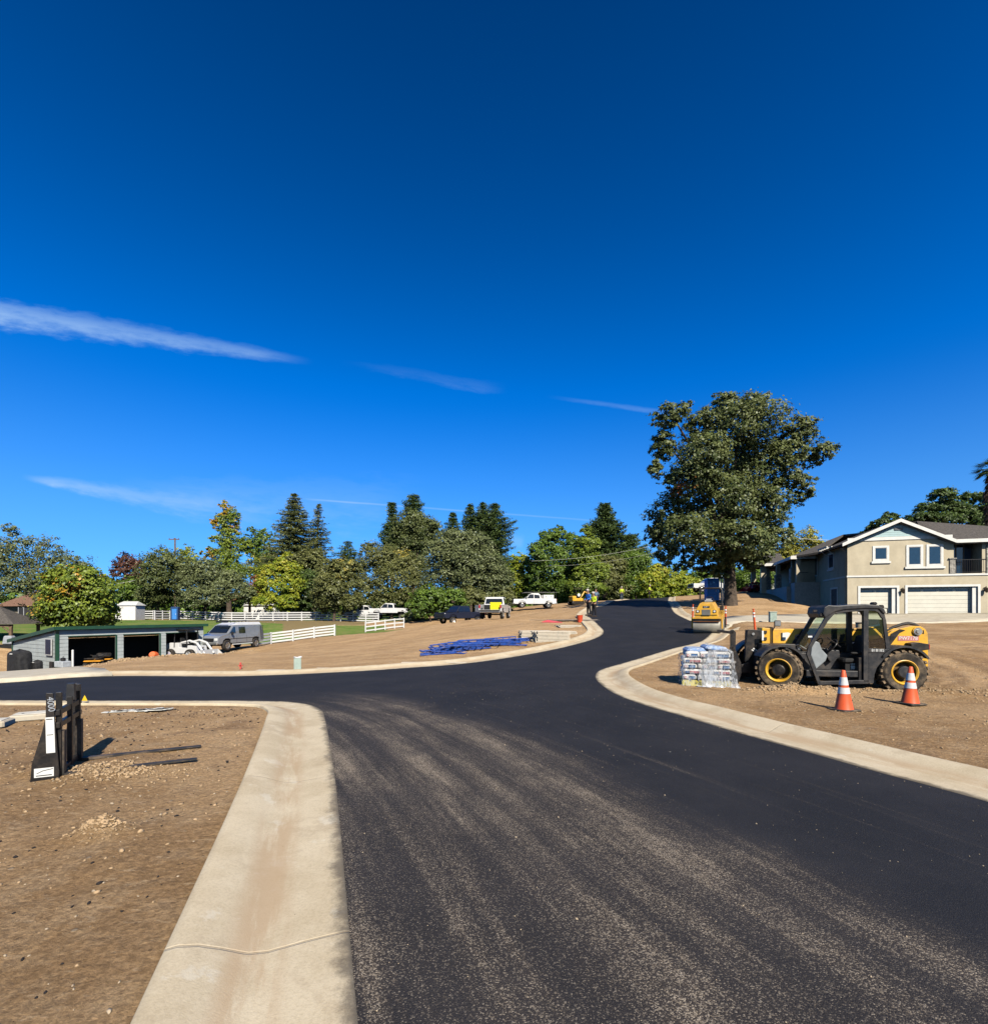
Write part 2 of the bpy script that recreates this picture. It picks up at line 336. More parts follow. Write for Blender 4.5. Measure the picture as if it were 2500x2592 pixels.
def seg_dist(q, line, closed=False):
    L = np.vstack([line, line[:1]]) if closed else line
    a, b = L[:-1], L[1:]; ab = b-a; l2 = (ab**2).sum(1)+1e-12; s = np.r_[0, np.cumsum(np.sqrt(l2))]
    D = np.empty(len(q)); S = np.empty(len(q)); SG = np.empty(len(q))
    for i in range(0, len(q), 4000):
        p = q[i:i+4000]; t = np.clip((((p[:, None]-a[None])*ab[None]).sum(-1))/l2, 0, 1); c = a[None]+t[..., None]*ab[None]
        d = np.sqrt(((p[:, None]-c)**2).sum(-1)); k = d.argmin(1); r = np.arange(len(p)); D[i:i+4000] = d[r, k]; S[i:i+4000] = s[k]+t[r, k]*np.sqrt(l2[k])
        SG[i:i+4000] = np.sign(ab[k, 0]*(p[:, 1]-a[k, 1])-ab[k, 1]*(p[:, 0]-a[k, 0]))
    return D, S, SG
def inside(q, poly):
    x, y = q[:, 0], q[:, 1]; r = np.zeros(len(q), bool); n = len(poly); j = n-1
    for i in range(n):
        xi, yi, xj, yj = *poly[i], *poly[j]
        if yi != yj:
            c = ((yi > y) != (yj > y)) & (x < (xj-xi)*(y-yi)/(yj-yi)+xi); r ^= c
        j = i
    return r
DRV = np.array([(12.25, 27.5), (14.3, 29.3), (17, 30.4), (20, 31.2), (26, 32.2), (34, 33.2), (46, 33.6), (46, 39), (37.5, 38.6), (28.3, 41.3), (25.5, 40.2), (21, 38.2), (17, 36.6), (15, 35.4), (13.45, 34.5)])
APR = np.array([(-22, 14.7), (-15.2, 15.9), (-13.9, 16.7), (-12.7, 17.1), (-14.4, 19), (-17.8, 22.0), (-21.5, 27.0), (-24.5, 31.5), (-27.5, 32.4), (-31, 30.5), (-31, 24), (-26, 17.5)])
def ground_z(x, y, raw=False):
    """visible ground height outside the roads"""
    return hz(x, y)+0.05
def gz(x, y): return float(ground_z(np.array([x]), np.array([y]))[0])
def rz_(x, y): return float(hz(np.array([x]), np.array([y]))[0])
def on(px, D, dz=0.0, road=False):
    x = px2x(px, D); return Vector((x, D, (rz_(x, D)+.012 if road else gz(x, D))+dz))
def vnoise(x, y, sc, seed=0):
    """cheap smooth value noise"""
    x = np.asarray(x)*sc+seed*17.3; y = np.asarray(y)*sc+seed*9.1; xi = np.floor(x); yi = np.floor(y); fx = x-xi; fy = y-yi
    fx = fx*fx*(3-2*fx); fy = fy*fy*(3-2*fy)
    def h(a, b): v = np.sin(a*127.1+b*311.7+seed*3.3)*43758.5453; return v-np.floor(v)
    return (h(xi, yi)*(1-fx)+h(xi+1, yi)*fx)*(1-fy)+(h(xi, yi+1)*(1-fx)+h(xi+1, yi+1)*fx)*fy

# ------------------------------------------------------------------ ground materials
def mat_ground():
    m, t, b = bsdf_mat('dirt_ground'); tc = N(t, 'ShaderNodeTexCoord'); O = tc.outputs['Object']
    def nz(s, d=6, r=.6, sc=None):
        n = N(t, 'ShaderNodeTexNoise', i_Scale=s, i_Detail=float(d), i_Roughness=r)
        if sc:
            mp = N(t, 'ShaderNodeMapping'); mp.inputs['Scale'].default_value = sc; link(t, O, mp.inputs[0]); link(t, mp.outputs[0], n.inputs[0])
        else: link(t, O, n.inputs[0])
        return n.outputs[0]
    big = nz(.45, 5, .6); mid = nz(2.2, 7, .68); fine = nz(26, 6, .75)
    c = MIXC(t, SMOOTH(t, big, .42, .58), (.43, .275, .140), (.56, .375, .205))
    c = MIXC(t, MA(t, 'MULTIPLY', SMOOTH(t, mid, .46, .70), .7), c, (.66, .475, .285))
    c = MIXC(t, MA(t, 'MULTIPLY', SMOOTH(t, nz(1.1, 7, .72), .52, .64), .70), c, (.27, .165, .088))
    st = nz(1.0, 6, .65, (.16, 1.5, 1)); far = N(t, 'ShaderNodeAttribute', attribute_name='lot')
    c = MIXC(t, MA(t, 'MULTIPLY', MA(t, 'MULTIPLY', SMOOTH(t, st, .50, .68), .75), far.outputs['Fac']), c, (.80, .58, .33))
    c = MIXC(t, MA(t, 'MULTIPLY', far.outputs['Fac'], .35), c, (.58, .385, .205))
    c = MIXC(t, SMOOTH(t, fine, .38, .66), MIXC(t, 1.0, c, (.74, .72, .70), 'MULTIPLY'), MIXC(t, 1.0, c, (1.28, 1.26, 1.24), 'MULTIPLY'))
    c = MIXC(t, MA(t, 'MULTIPLY', SMOOTH(t, nz(1.0, 8, .75, (5.5, 15, 1)), .56, .66), .55), c, (.80, .60, .385)); c = MIXC(t, MA(t, 'MULTIPLY', SMOOTH(t, nz(1.0, 8, .75, (11, 20, 3)), .58, .66), .5), c, (.20, .125, .07))
    vo = N(t, 'ShaderNodeTexVoronoi', i_Scale=9.0, feature='F1'); link(t, O, vo.inputs[0])
    peb = MA(t, 'MULTIPLY', MA(t, 'SUBTRACT', 1.0, SMOOTH(t, vo.outputs[0], .10, .17)), SMOOTH(t, vo.outputs['Color'], .80, .82))
    c = MIXC(t, MA(t, 'MULTIPLY', peb, .75), c, (.50, .40, .29))
    v2 = N(t, 'ShaderNodeTexVoronoi', i_Scale=17.0, feature='F1'); link(t, O, v2.inputs[0])
    p2 = MA(t, 'MULTIPLY', MA(t, 'SUBTRACT', 1.0, SMOOTH(t, v2.outputs[0], .12, .2)), SMOOTH(t, v2.outputs['Color'], .78, .8))
    c = MIXC(t, MA(t, 'MULTIPLY', p2, .6), c, (.085, .058, .042))
    tr = N(t, 'ShaderNodeAttribute', attribute_name='track'); c = MIXC(t, MA(t, 'MULTIPLY', tr.outputs['Fac'], .45), c, (.125, .078, .048))
    gr = N(t, 'ShaderNodeAttribute', attribute_name='grass')
    gc = MIXC(t, SMOOTH(t, nz(.6, 6, .7), .38, .62), (.10, .19, .030), (.26, .24, .085)); gc = MIXC(t, SMOOTH(t, nz(5, 6, .7), .4, .65), gc, (.16, .27, .05))
    gf = SMOOTH(t, MA(t, 'ADD', gr.outputs['Fac'], MA(t, 'MULTIPLY', MA(t, 'SUBTRACT', nz(1.6, 7, .7), .5), .9)), .42, .58)
    c = MIXC(t, gf, c, gc)
    dry = N(t, 'ShaderNodeAttribute', attribute_name='dry'); c = MIXC(t, SMOOTH(t, MA(t, 'ADD', dry.outputs['Fac'], MA(t, 'MULTIPLY', MA(t, 'SUBTRACT', nz(1.3, 7, .7), .5), .8)), .42, .6), c, MIXC(t, nz(3, 5, .6), (.34, .245, .13), (.22, .18, .07)))
    link(t, c, b.inputs['Base Color']); b.inputs['Roughness'].default_value = .95; b.inputs['Specular IOR Level'].default_value = .15
    h = MA(t, 'ADD', MA(t, 'MULTIPLY', nz(9, 9, .78), .06), MA(t, 'MULTIPLY', nz(48, 5, .8), .014)); h = MA(t, 'ADD', h, MA(t, 'MULTIPLY', peb, .012))
    bp = N(t, 'ShaderNodeBump', i_Strength=1.0, i_Distance=1.0); link(t, h, bp.inputs['Height']); link(t, bp.outputs[0], b.inputs['Normal'])
    return m
def mat_asphalt():
    m, t, b = bsdf_mat('asphalt'); tc = N(t, 'ShaderNodeTexCoord'); O = tc.outputs['Object']
    A = N(t, 'ShaderNodeAttribute', attribute_name='pathuv'); sp_ = N(t, 'ShaderNodeSeparateXYZ'); link(t, A.outputs['Vector'], sp_.inputs[0]); U, V = sp_.outputs[0], sp_.outputs[1]
    def uvn(su, sv, d=5, r=.6, seed=0.0):
        cv = N(t, 'ShaderNodeCombineXYZ'); link(t, MA(t, 'MULTIPLY', U, su), cv.inputs[0]); link(t, MA(t, 'MULTIPLY', V, sv), cv.inputs[1]); cv.inputs[2].default_value = seed
        n = N(t, 'ShaderNodeTexNoise', i_Scale=1.0, i_Detail=float(d), i_Roughness=r); link(t, cv.outputs[0], n.inputs[0]); return n.outputs[0]
    g = N(t, 'ShaderNodeTexNoise', i_Scale=95.0, i_Detail=3.0, i_Roughness=.8); link(t, O, g.inputs[0])
    bign = N(t, 'ShaderNodeTexNoise', i_Scale=.8, i_Detail=6.0, i_Roughness=.65); link(t, O, bign.inputs[0])
    c = MIXC(t, SMOOTH(t, bign.outputs[0], .35, .65), (.0155, .0165, .0215), (.0250, .0250, .0300))
    c = MIXC(t, SMOOTH(t, g.outputs[0], .56, .74), c, (.075, .072, .070))
    # dust rubbed along the turning path
    au = MA(t, 'ABSOLUTE', U); edge = MA(t, 'ADD', MA(t, 'ABSOLUTE', MA(t, 'SUBTRACT', U, .38)), MA(t, 'MULTIPLY', MA(t, 'SUBTRACT', uvn(.6, .5, 4), .5), 1.3))
    zone = MA(t, 'MULTIPLY', MA(t, 'SUBTRACT', 1.0, SMOOTH(t, edge, 1.10, 1.85)), MA(t, 'SUBTRACT', 1.0, SMOOTH(t, V, 18.5, 23.5)))
    s1 = SMOOTH(t, uvn(2.7, .19, 7, .66), .38, .66); s2 = SMOOTH(t, uvn(13, .35, 4, .6, 3.1), .5, .7)
    dn = SMOOTH(t, uvn(1.2, .9, 7, .72, 7.7), .36, .66)
    dust = MA(t, 'MULTIPLY', zone, MA(t, 'ADD', .22, MA(t, 'MULTIPLY', MA(t, 'ADD', MA(t, 'MULTIPLY', s1, .64), MA(t, 'MULTIPLY', s2, .22)), MA(t, 'ADD', .35, MA(t, 'MULTIPLY', dn, .75)))))
    wk = MA(t, 'MULTIPLY', SMOOTH(t, uvn(6.5, .22, 6, .62, 1.7), .56, .76), .30)
    wk = MA(t, 'MULTIPLY', wk, MA(t, 'MULTIPLY', MA(t, 'SUBTRACT', 1.0, SMOOTH(t, au, 2.5, 6.5)), MA(t, 'SUBTRACT', 1.0, SMOOTH(t, V, 19, 23))))
    dust = MA(t, 'MAXIMUM', dust, wk)
    lf = N(t, 'ShaderNodeAttribute', attribute_name='skid'); mps = N(t, 'ShaderNodeMapping'); mps.inputs['Scale'].default_value = (.45, 3.2, 1); link(t, O, mps.inputs[0])
    ls = N(t, 'ShaderNodeTexNoise', i_Scale=1.3, i_Detail=6.0, i_Roughness=.6); link(t, mps.outputs[0], ls.inputs[0])
    dust = MA(t, 'MAXIMUM', dust, MA(t, 'MULTIPLY', SMOOTH(t, ls.outputs[0], .62, .78), .06))
    v = N(t, 'ShaderNodeTexVoronoi', i_Scale=150.0, feature='F1'); link(t, O, v.inputs[0]); sc_ = N(t, 'ShaderNodeSeparateColor'); link(t, v.outputs['Color'], sc_.inputs[0])
    thr = MA(t, 'ADD', MA(t, 'MULTIPLY', g.outputs[0], .25), MA(t, 'MULTIPLY', sc_.outputs[0], .62))
    spk = SMOOTH(t, MA(t, 'ADD', thr, MA(t, 'MULTIPLY', dust, .42)), .66, .86)
    c = MIXC(t, MA(t, 'MULTIPLY', spk, MA(t, 'ADD', .10, MA(t, 'MULTIPLY', dust, 1.0), clamp=True)), c, MIXC(t, sc_.outputs[1], (.24, .190, .135), (.66, .57, .45)))
    c = MIXC(t, MA(t, 'MULTIPLY', dust, .45), c, (.150, .112, .078))
    v3 = N(t, 'ShaderNodeTexVoronoi', i_Scale=5.0, feature='F1'); link(t, O, v3.inputs[0])
    fl = MA(t, 'MULTIPLY', MA(t, 'SUBTRACT', 1.0, SMOOTH(t, v3.outputs[0], .035, .07)), SMOOTH(t, v3.outputs['Color'], .78, .8)); c = MIXC(t, fl, c, (.5, .46, .38))
    link(t, c, b.inputs['Base Color']); b.inputs['Roughness'].default_value = .82; b.inputs['Specular IOR Level'].default_value = .28
    h = MA(t, 'ADD', MA(t, 'MULTIPLY', g.outputs[0], .006), MA(t, 'MULTIPLY', MA(t, 'SUBTRACT', 1.0, v.outputs[0]), .004))
    bp = N(t, 'ShaderNodeBump', i_Strength=.9, i_Distance=1.0); link(t, h, bp.inputs['Height']); link(t, bp.outputs[0], b.inputs['Normal'])
    return m
def mat_concrete(name, joints=True, base=((.60, .50, .345), (.70, .60, .435))):
    m, t, b = bsdf_mat(name); tc = N(t, 'ShaderNodeTexCoord'); O = tc.outputs['Object']
    def nz(s, d=6, r=.6, z=0):
        n = N(t, 'ShaderNodeTexNoise', i_Scale=s, i_Detail=float(d), i_Roughness=r); 
        if z: 
            mp = N(t, 'ShaderNodeMapping'); mp.inputs['Location'].default_value = (z, z, z); link(t, O, mp.inputs[0]); link(t, mp.outputs[0], n.inputs[0])
        else: link(t, O, n.inputs[0])
        return n.outputs[0]
    c = MIXC(t, SMOOTH(t, nz(1.6, 7, .65), .36, .62), *base)
    c = MIXC(t, SMOOTH(t, nz(60, 4, .7), .40, .7), c, MIXC(t, 1.0, c, (.86, .85, .83), 'MULTIPLY'))
    c = MIXC(t, MA(t, 'MULTIPLY', SMOOTH(t, nz(1.7, 8, .7, 5), .54, .66), .42), c, (.42, .33, .22)); c = MIXC(t, MA(t, 'MULTIPLY', SMOOTH(t, nz(3.1, 7, .66, 11), .60, .66), .45), c, (.74, .69, .58)); vs_ = N(t, 'ShaderNodeTexVoronoi', i_Scale=7.0, feature='F1'); link(t, O, vs_.inputs[0]); c = MIXC(t, MA(t, 'MULTIPLY', MA(t, 'SUBTRACT', 1.0, SMOOTH(t, vs_.outputs[0], .03, .06)), SMOOTH(t, vs_.outputs['Color'], .82, .84)), c, (.10, .07, .05))
    if joints:
        A = N(t, 'ShaderNodeAttribute', attribute_name='pathuv'); s_ = N(t, 'ShaderNodeSeparateXYZ'); link(t, A.outputs['Vector'], s_.inputs[0]); U, V = s_.outputs[0], s_.outputs[1]
        cv = N(t, 'ShaderNodeCombineXYZ'); link(t, MA(t, 'MULTIPLY', U, 4.0), cv.inputs[0]); link(t, MA(t, 'MULTIPLY', V, .55), cv.inputs[1])
        n2 = N(t, 'ShaderNodeTexNoise', i_Scale=1.0, i_Detail=6.0, i_Roughness=.65); link(t, cv.outputs[0], n2.inputs[0])
        gut = MA(t, 'SUBTRACT', 1.0, SMOOTH(t, MA(t, 'ABSOLUTE', MA(t, 'SUBTRACT', U, .44)), .05, .20))
        c = MIXC(t, MA(t, 'MULTIPLY', MA(t, 'MULTIPLY', gut, SMOOTH(t, n2.outputs[0], .40, .56)), .75), c, (.50, .36, .225))
        ed = MA(t, 'SUBTRACT', 1.0, SMOOTH(t, MA(t, 'ADD', U, MA(t, 'MULTIPLY', nz(3.5, 8, .8, 9), -.34)), -.20, -.09)); c = MIXC(t, MA(t, 'MULTIPLY', ed, .8), c, (.10, .085, .07))
        bk = SMOOTH(t, MA(t, 'ADD', U, MA(t, 'MULTIPLY', nz(2.0, 7, .7, 3), .3)), .98, 1.08); c = MIXC(t, MA(t, 'MULTIPLY', bk, .6), c, (.34, .24, .155))
        wv = MA(t, 'MULTIPLY', MA(t, 'SUBTRACT', nz(3, 3, .5, 2), .5), .035)
        fr = MA(t, 'ABSOLUTE', MA(t, 'SUBTRACT', MA(t, 'FRACT', MA(t, 'DIVIDE', MA(t, 'ADD', MA(t, 'ADD', V, .31), wv), 2.80)), .5))
        jn = MA(t, 'SUBTRACT', 1.0, SMOOTH(t, fr, .0004, .0012)); c = MIXC(t, MA(t, 'MULTIPLY', jn, .85), c, (.33, .24, .14))
        j2 = MA(t, 'SUBTRACT', 1.0, SMOOTH(t, fr, .0022, .0050)); c = MIXC(t, MA(t, 'MULTIPLY', MA(t, 'SUBTRACT', j2, jn), .12), c, (.74, .66, .52))
        h0 = MA(t, 'MULTIPLY', j2, -.003)
    link(t, c, b.inputs['Base Color']); b.inputs['Roughness'].default_value = .9; b.inputs['Specular IOR Level'].default_value = .2
    h = MA(t, 'MULTIPLY', nz(110, 4, .7), .0022)
    if joints: h = MA(t, 'ADD', h, h0)
    bp = N(t, 'ShaderNodeBump', i_Strength=1.0, i_Distance=1.0); link(t, h, bp.inputs['Height']); link(t, bp.outputs[0], b.inputs['Normal'])
    return m

# ------------------------------------------------------------------ ground sheet
def axis(lo, hi, c0, c1, fine, growth=1.06):
    a = list(np.arange(c0, c1, fine)); s = fine; x = c1
    while x < hi: a.append(x); s *= growth; x += s
    a.append(hi); s = fine; x = c0-fine; pre = []
    while x > lo: pre.append(x); s *= growth; x -= s
    pre.append(lo); return np.array(pre[::-1]+a)
gx = axis(-1600, 1600, -9.0, 12.5, .125, 1.022); gy = axis(-300, 1900, 2.0, 12.6, .11, 1.0165)
GX, GY = np.meshgrid(gx, gy); q = np.stack([GX.ravel(), GY.ravel()], 1)
near = (np.abs(q[:, 0]) < 70) & (q[:, 1] < 95) & (q[:, 1] > -30)
sd_ = np.full(len(q), 99.0); dd, _, _ = seg_dist(q[near], ROAD[::2], True); ins = inside(q[near], ROAD[::2]); sd_[near] = np.where(ins, -dd, dd)
idr = inside(q, DRV) | inside(q, APR)
k = np.clip((sd_-.38)/(.80-.38), 0, 1); k = k*k*(3-2*k)
Z = hz(q[:, 0], q[:, 1])
rel = (vnoise(q[:, 0], q[:, 1], 1.3, 1)-.5)*.05+(vnoise(q[:, 0], q[:, 1], 3.7, 2)-.5)*.03+(vnoise(q[:, 0], q[:, 1], 9.0, 3)-.5)*.012
rel *= np.clip((sd_-.9)/.6, 0, 1)
Zg = Z+np.where(sd_ < 98, -.07+.12*k, .05)+rel
Zg[idr] = Z[idr]-.08
def lerpband(v, a, b): return np.clip((v-a)/(b-a), 0, 1)
# ruts left by tyres, to the right of the telehandler
def arc_d(cx, cy, r, a0, a1):
    X_, Y_ = q[:, 0]-cx, q[:, 1]-cy; rr = np.sqrt(X_**2+Y_**2); an = np.degrees(np.arctan2(Y_, X_)) % 360
    return np.where((an > a0) & (an < a1), np.abs(rr-r), 9)
trk = np.zeros(len(q))
for (cx, cy, r, a0, a1) in [(8.5, 14.9, 3.3, 275, 350), (8.5, 14.9, 3.75, 278, 352), (8.4, 15.6, 5.0, 300, 358)]:
    d = arc_d(cx, cy, r, a0, a1); trk = np.maximum(trk, np.exp(-(d/.16)**2)*(.6+.6*vnoise(q[:, 0], q[:, 1], 7, 5)))
for (x0, y0, x1, y1) in [(11.5, 20.5, 40, 23.2), (11.3, 19.6, 40, 21.8), (9, 17.6, 34, 18.0)]:
    a = np.array([x0, y0]); b = np.array([x1, y1]); ab = b-a; t = np.clip(((q-a) @ ab)/(ab @ ab), 0, 1); d = np.linalg.norm(q-(a+t[:, None]*ab), axis=1)
    trk = np.maximum(trk, np.exp(-(d/.22)**2)*vnoise(q[:, 0], q[:, 1], 3, 6)*np.where(t > .97, 0, 1))
Zg += trk*(.10*(vnoise(q[:, 0], q[:, 1], 6.5, 7)-.35))
# loose soil pushed up along the machine's near side and round the fork frame
def mound(cx, cy, rx, ry, h, seed=4):
    global Zg
    g = np.exp(-(((q[:, 0]-cx)/rx)**2+((q[:, 1]-cy)/ry)**2)); Zg = Zg+g*h*(.35+1.1*vnoise(q[:, 0], q[:, 1], 8, seed))
mound(6.35, 11.0, .75, .22, .15); mound(7.6, 10.85, 1.2, .16, .06); mound(9.6, 10.6, .6, .3, .06); mound(-4.55, 5.5, .7, .3, .06); mound(-3.05, 3.95, .17, .12, .13)
# bank of soil along the lip above the garage
lip = np.array([px2x(p, d) for p, d in ((190, 23.6), (300, 24), (400, 24.4), (520, 27), (640, 30.5))]), np.array([23.6, 24, 24.4, 27, 30.5])
dl, _, _ = seg_dist(q[near], np.stack(lip, 1)); Zg[near] += np.exp(-(dl/.7)**2)*(.02+.20*vnoise(q[near, 0], q[near, 1], 1.4, 8))
nx, ny = len(gx), len(gy); I = np.arange(nx*ny).reshape(ny, nx)
Fq = np.stack([I[:-1, :-1], I[:-1, 1:], I[1:, 1:], I[1:, :-1]], -1).reshape(-1, 4)
ground = mesh_np('ground', np.c_[q, Zg], Fq, mat_ground(), smooth=True); tag(ground, kind='structure')
def fattr(o, name, arr):
    a = o.data.attributes.new(name, 'FLOAT', 'POINT'); a.data.foreach_set('value', np.asarray(arr, np.float32))
X_, Y_ = q[:, 0], q[:, 1]; PXq = CX+F*X_/np.maximum(Y_, 1)
def band(v, a, b, s): return np.clip((v-a)/s, 0, 1)*np.clip((b-v)/s, 0, 1)
lot = np.clip((sd_-.9)/1, 0, 1)*np.clip((Y_-15)/3, 0, 1)*np.clip((70-Y_)/10, 0, 1)*np.clip((6-X_+Y_*.1)/2, 0, 1)
rt = np.clip((sd_-.9)/1, 0, 1)*np.clip((Y_-34)/6, 0, 1)*np.clip((X_-12)/3, 0, 1)*.5
grass = np.clip((Y_-51)/2, 0, 1)*np.clip((73-Y_)/3, 0, 1)*np.clip((-19.0-X_+(Y_-50)*.05)/4, 0, 1)
grass = np.maximum(grass, band(PXq, 655, 1000, 40)*band(Y_, 53, 66, 2)*.95)
grass = np.maximum(grass, band(PXq, 500, 700, 30)*band(Y_, 49, 60, 3)*.8)
grass = np.maximum(grass, np.clip((Y_-76)/6, 0, 1)*.75); grass = np.maximum(grass, np.clip((-12-Y_)/8, 0, 1)*.6)
grass = np.maximum(grass, band(PXq, 900, 1180, 60)*np.exp(-((Y_-56.5)/2.0)**2)*.85)
grass = np.where(PXq < 110, np.maximum(grass, np.clip((Y_-44)/3, 0, 1)), grass)
dry = np.maximum(band(PXq, 560, 960, 60)*band(Y_, 64, 79, 3)*.9, band(PXq, 700, 850, 25)*band(Y_, 54, 68, 2)*.8)
fattr(ground, 'lot', np.maximum(lot, rt)); fattr(ground, 'grass', grass); fattr(ground, 'dry', dry); fattr(ground, 'track', np.clip(trk, 0, 1))

# ------------------------------------------------------------------ road surface
PATH = smooth_poly([(4.6, -9), (3.3, -4), (2.1, 0), (1.35, 2.3), (.5, 4.4), (-.6, 6.6), (-1.9, 8.7), (-3.6, 10.5), (-6.0, 11.5), (-9.5, 11.9), (-16, 11.9)], .15)
def cdt_sheet(name, poly, mat, dz, fine, uvline=PATH, edge_lift=0.0):
    x0, y0 = poly.min(0); x1, y1 = poly.max(0); pts = []
    yv = y0+.1; 
    while yv < y1:
        st = fine*max(1.0, abs(yv)/12.0)
        xs = np.arange(x0, x1, st); pts += [(x+(st/2 if int(yv/st) % 2 else 0), yv) for x in xs]; yv += st*.9
    pts = np.array(pts); pts = pts[inside(pts, poly)]; d, _, _ = seg_dist(pts, poly, True); pts = pts[d > .09]
    allp = np.vstack([poly, pts]); n = len(poly)
    v, e, f, *_ = delaunay_2d_cdt([Vector(p) for p in allp], [(i, (i+1) % n) for i in range(n)], [], 1, 1e-4)
    V = np.array([tuple(p) for p in v]); z = hz(V[:, 0], V[:, 1])+dz
    o = mesh_np(name, np.c_[V, z], np.array([list(t) for t in f]), mat, smooth=True)
    d, s, sg = seg_dist(V, uvline); a = o.data.attributes.new('pathuv', 'FLOAT_VECTOR', 'POINT'); a.data.foreach_set('vector', np.c_[d*sg, s, d*0].astype(np.float32).ravel())
    return o
def dedupe(P, tol=.05):
    out = [P[0]]
    for p in P[1:]:
        if np.linalg.norm(p-out[-1]) > tol: out.append(p)
    return np.array(out)
road = cdt_sheet('road', dedupe(ROAD), mat_asphalt(), .012, .32); tag(road, kind='structure')
CON = mat_concrete('kerb_concrete'); SLAB = mat_concrete('slab_concrete', False, ((.56, .50, .40), (.66, .60, .48)))
PROF = [(-.03, -.06), (-.03, .016), (.0, .020), (.20, .006), (.40, -.008), (.50, .002), (.62, .045), (.74, .088), (.84, .104), (.895, .100), (.905, .085), (.905, -.12)]
def kerb(line, side):
    t = np.gradient(line, axis=0); t /= np.linalg.norm(t, axis=1)[:, None]; nrm = np.stack([t[:, 1], -t[:, 0]], 1)*side
    s = np.r_[0, np.cumsum(np.linalg.norm(np.diff(line, axis=0), axis=1))]; V = []; UV = []
    zb = hz(line[:, 0], line[:, 1])
    for (o_, h) in PROF:
        o_ *= .94; p = line+nrm*o_; z = .5*zb+.5*hz(p[:, 0], p[:, 1])+h; V.append(np.c_[p, z]); UV.append(np.c_[np.full(len(s), o_), s, s*0])
    m = len(line); V = np.vstack(V); UV = np.vstack(UV); F_ = []
    k = len(PROF); i = np.arange(m-1)
    for j in range(k-1): F_.append(np.stack([j*m+i, j*m+i+1, (j+1)*m+i+1, (j+1)*m+i], 1))
    o = mesh_np('kerb', V, np.vstack(F_), CON, smooth=True); tag(o, kind='structure')
    a = o.data.attributes.new('pathuv', 'FLOAT_VECTOR', 'POINT'); a.data.foreach_set('vector', UV.astype(np.float32).ravel()); return o
kerb(KL, -1); kerb(KF, -1); kerb(KR1, -1); kerb(KR2, -1)
d1 = cdt_sheet('driveway', dedupe(DRV), SLAB, .10, .8); d2 = cdt_sheet('driveway', dedupe(APR), SLAB, .11, .8)
for d_ in (d1, d2):
    tag(d_, kind='structure'); sm = d_.modifiers.new('thickness', 'SOLIDIFY'); sm.thickness = .22; sm.offset = -1

# ------------------------------------------------------------------ vegetation
def leaf_mat(name, dark, light, hot=(.30, .13, .03), trans=.22):
    if name in MATS: return MATS[name]
    m = bpy.data.materials.new(name); m.use_nodes = True; t = m.node_tree; t.nodes.clear()
    a = N(t, 'ShaderNodeAttribute', attribute_name='tone'); h = N(t, 'ShaderNodeAttribute', attribute_name='hot')
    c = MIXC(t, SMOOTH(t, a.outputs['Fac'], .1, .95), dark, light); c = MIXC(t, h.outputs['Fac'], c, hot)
    d = N(t, 'ShaderNodeBsdfDiffuse'); tr = N(t, 'ShaderNodeBsdfTranslucent'); mx = N(t, 'ShaderNodeMixShader'); mx.inputs[0].default_value = trans
    gl = N(t, 'ShaderNodeBsdfGlossy', i_Roughness=.45); gl.inputs[0].default_value = (.8, .85, .8, 1); m2 = N(t, 'ShaderNodeMixShader'); m2.inputs[0].default_value = .035
    link(t, c, d.inputs[0]); link(t, c, tr.inputs[0]); link(t, d.outputs[0], mx.inputs[1]); link(t, tr.outputs[0], mx.inputs[2])
    link(t, mx.outputs[0], m2.inputs[1]); link(t, gl.outputs[0], m2.inputs[2])
    o = N(t, 'ShaderNodeOutputMaterial'); link(t, m2.outputs[0], o.inputs[0]); MATS[name] = m; return m
def unit(v): return v/np.maximum(np.linalg.norm(v, axis=1, keepdims=True), 1e-9)
def leaf_quads(cen, nrm, size, aspect=.62, along=None, rs=RNG):
    n = len(cen); rnd = unit(rs.normal(size=(n, 3)))
    if along is not None: a = unit(along+rs.normal(size=(n, 3))*.35)
    else: a = unit(np.cross(nrm, rnd))
    b = unit(np.cross(nrm, a)); s = np.broadcast_to(size, (n,))[:, None]
    V = np.stack([cen-a*s, cen-b*s*aspect+a*s*.1, cen+a*s, cen+b*s*aspect+a*s*.1], 1).reshape(-1, 3)
    return V
def finish_leaves(name, V, tone, hot, mat, parent):
    Fq = np.arange(len(V)).reshape(-1, 4); o = mesh_np(name, V, Fq, mat, parent)
    for nm, ar in (('tone', tone), ('hot', hot)):
        at = o.data.attributes.new(nm, 'FLOAT', 'FACE'); at.data.foreach_set('value', np.asarray(ar, np.float32))
    return o
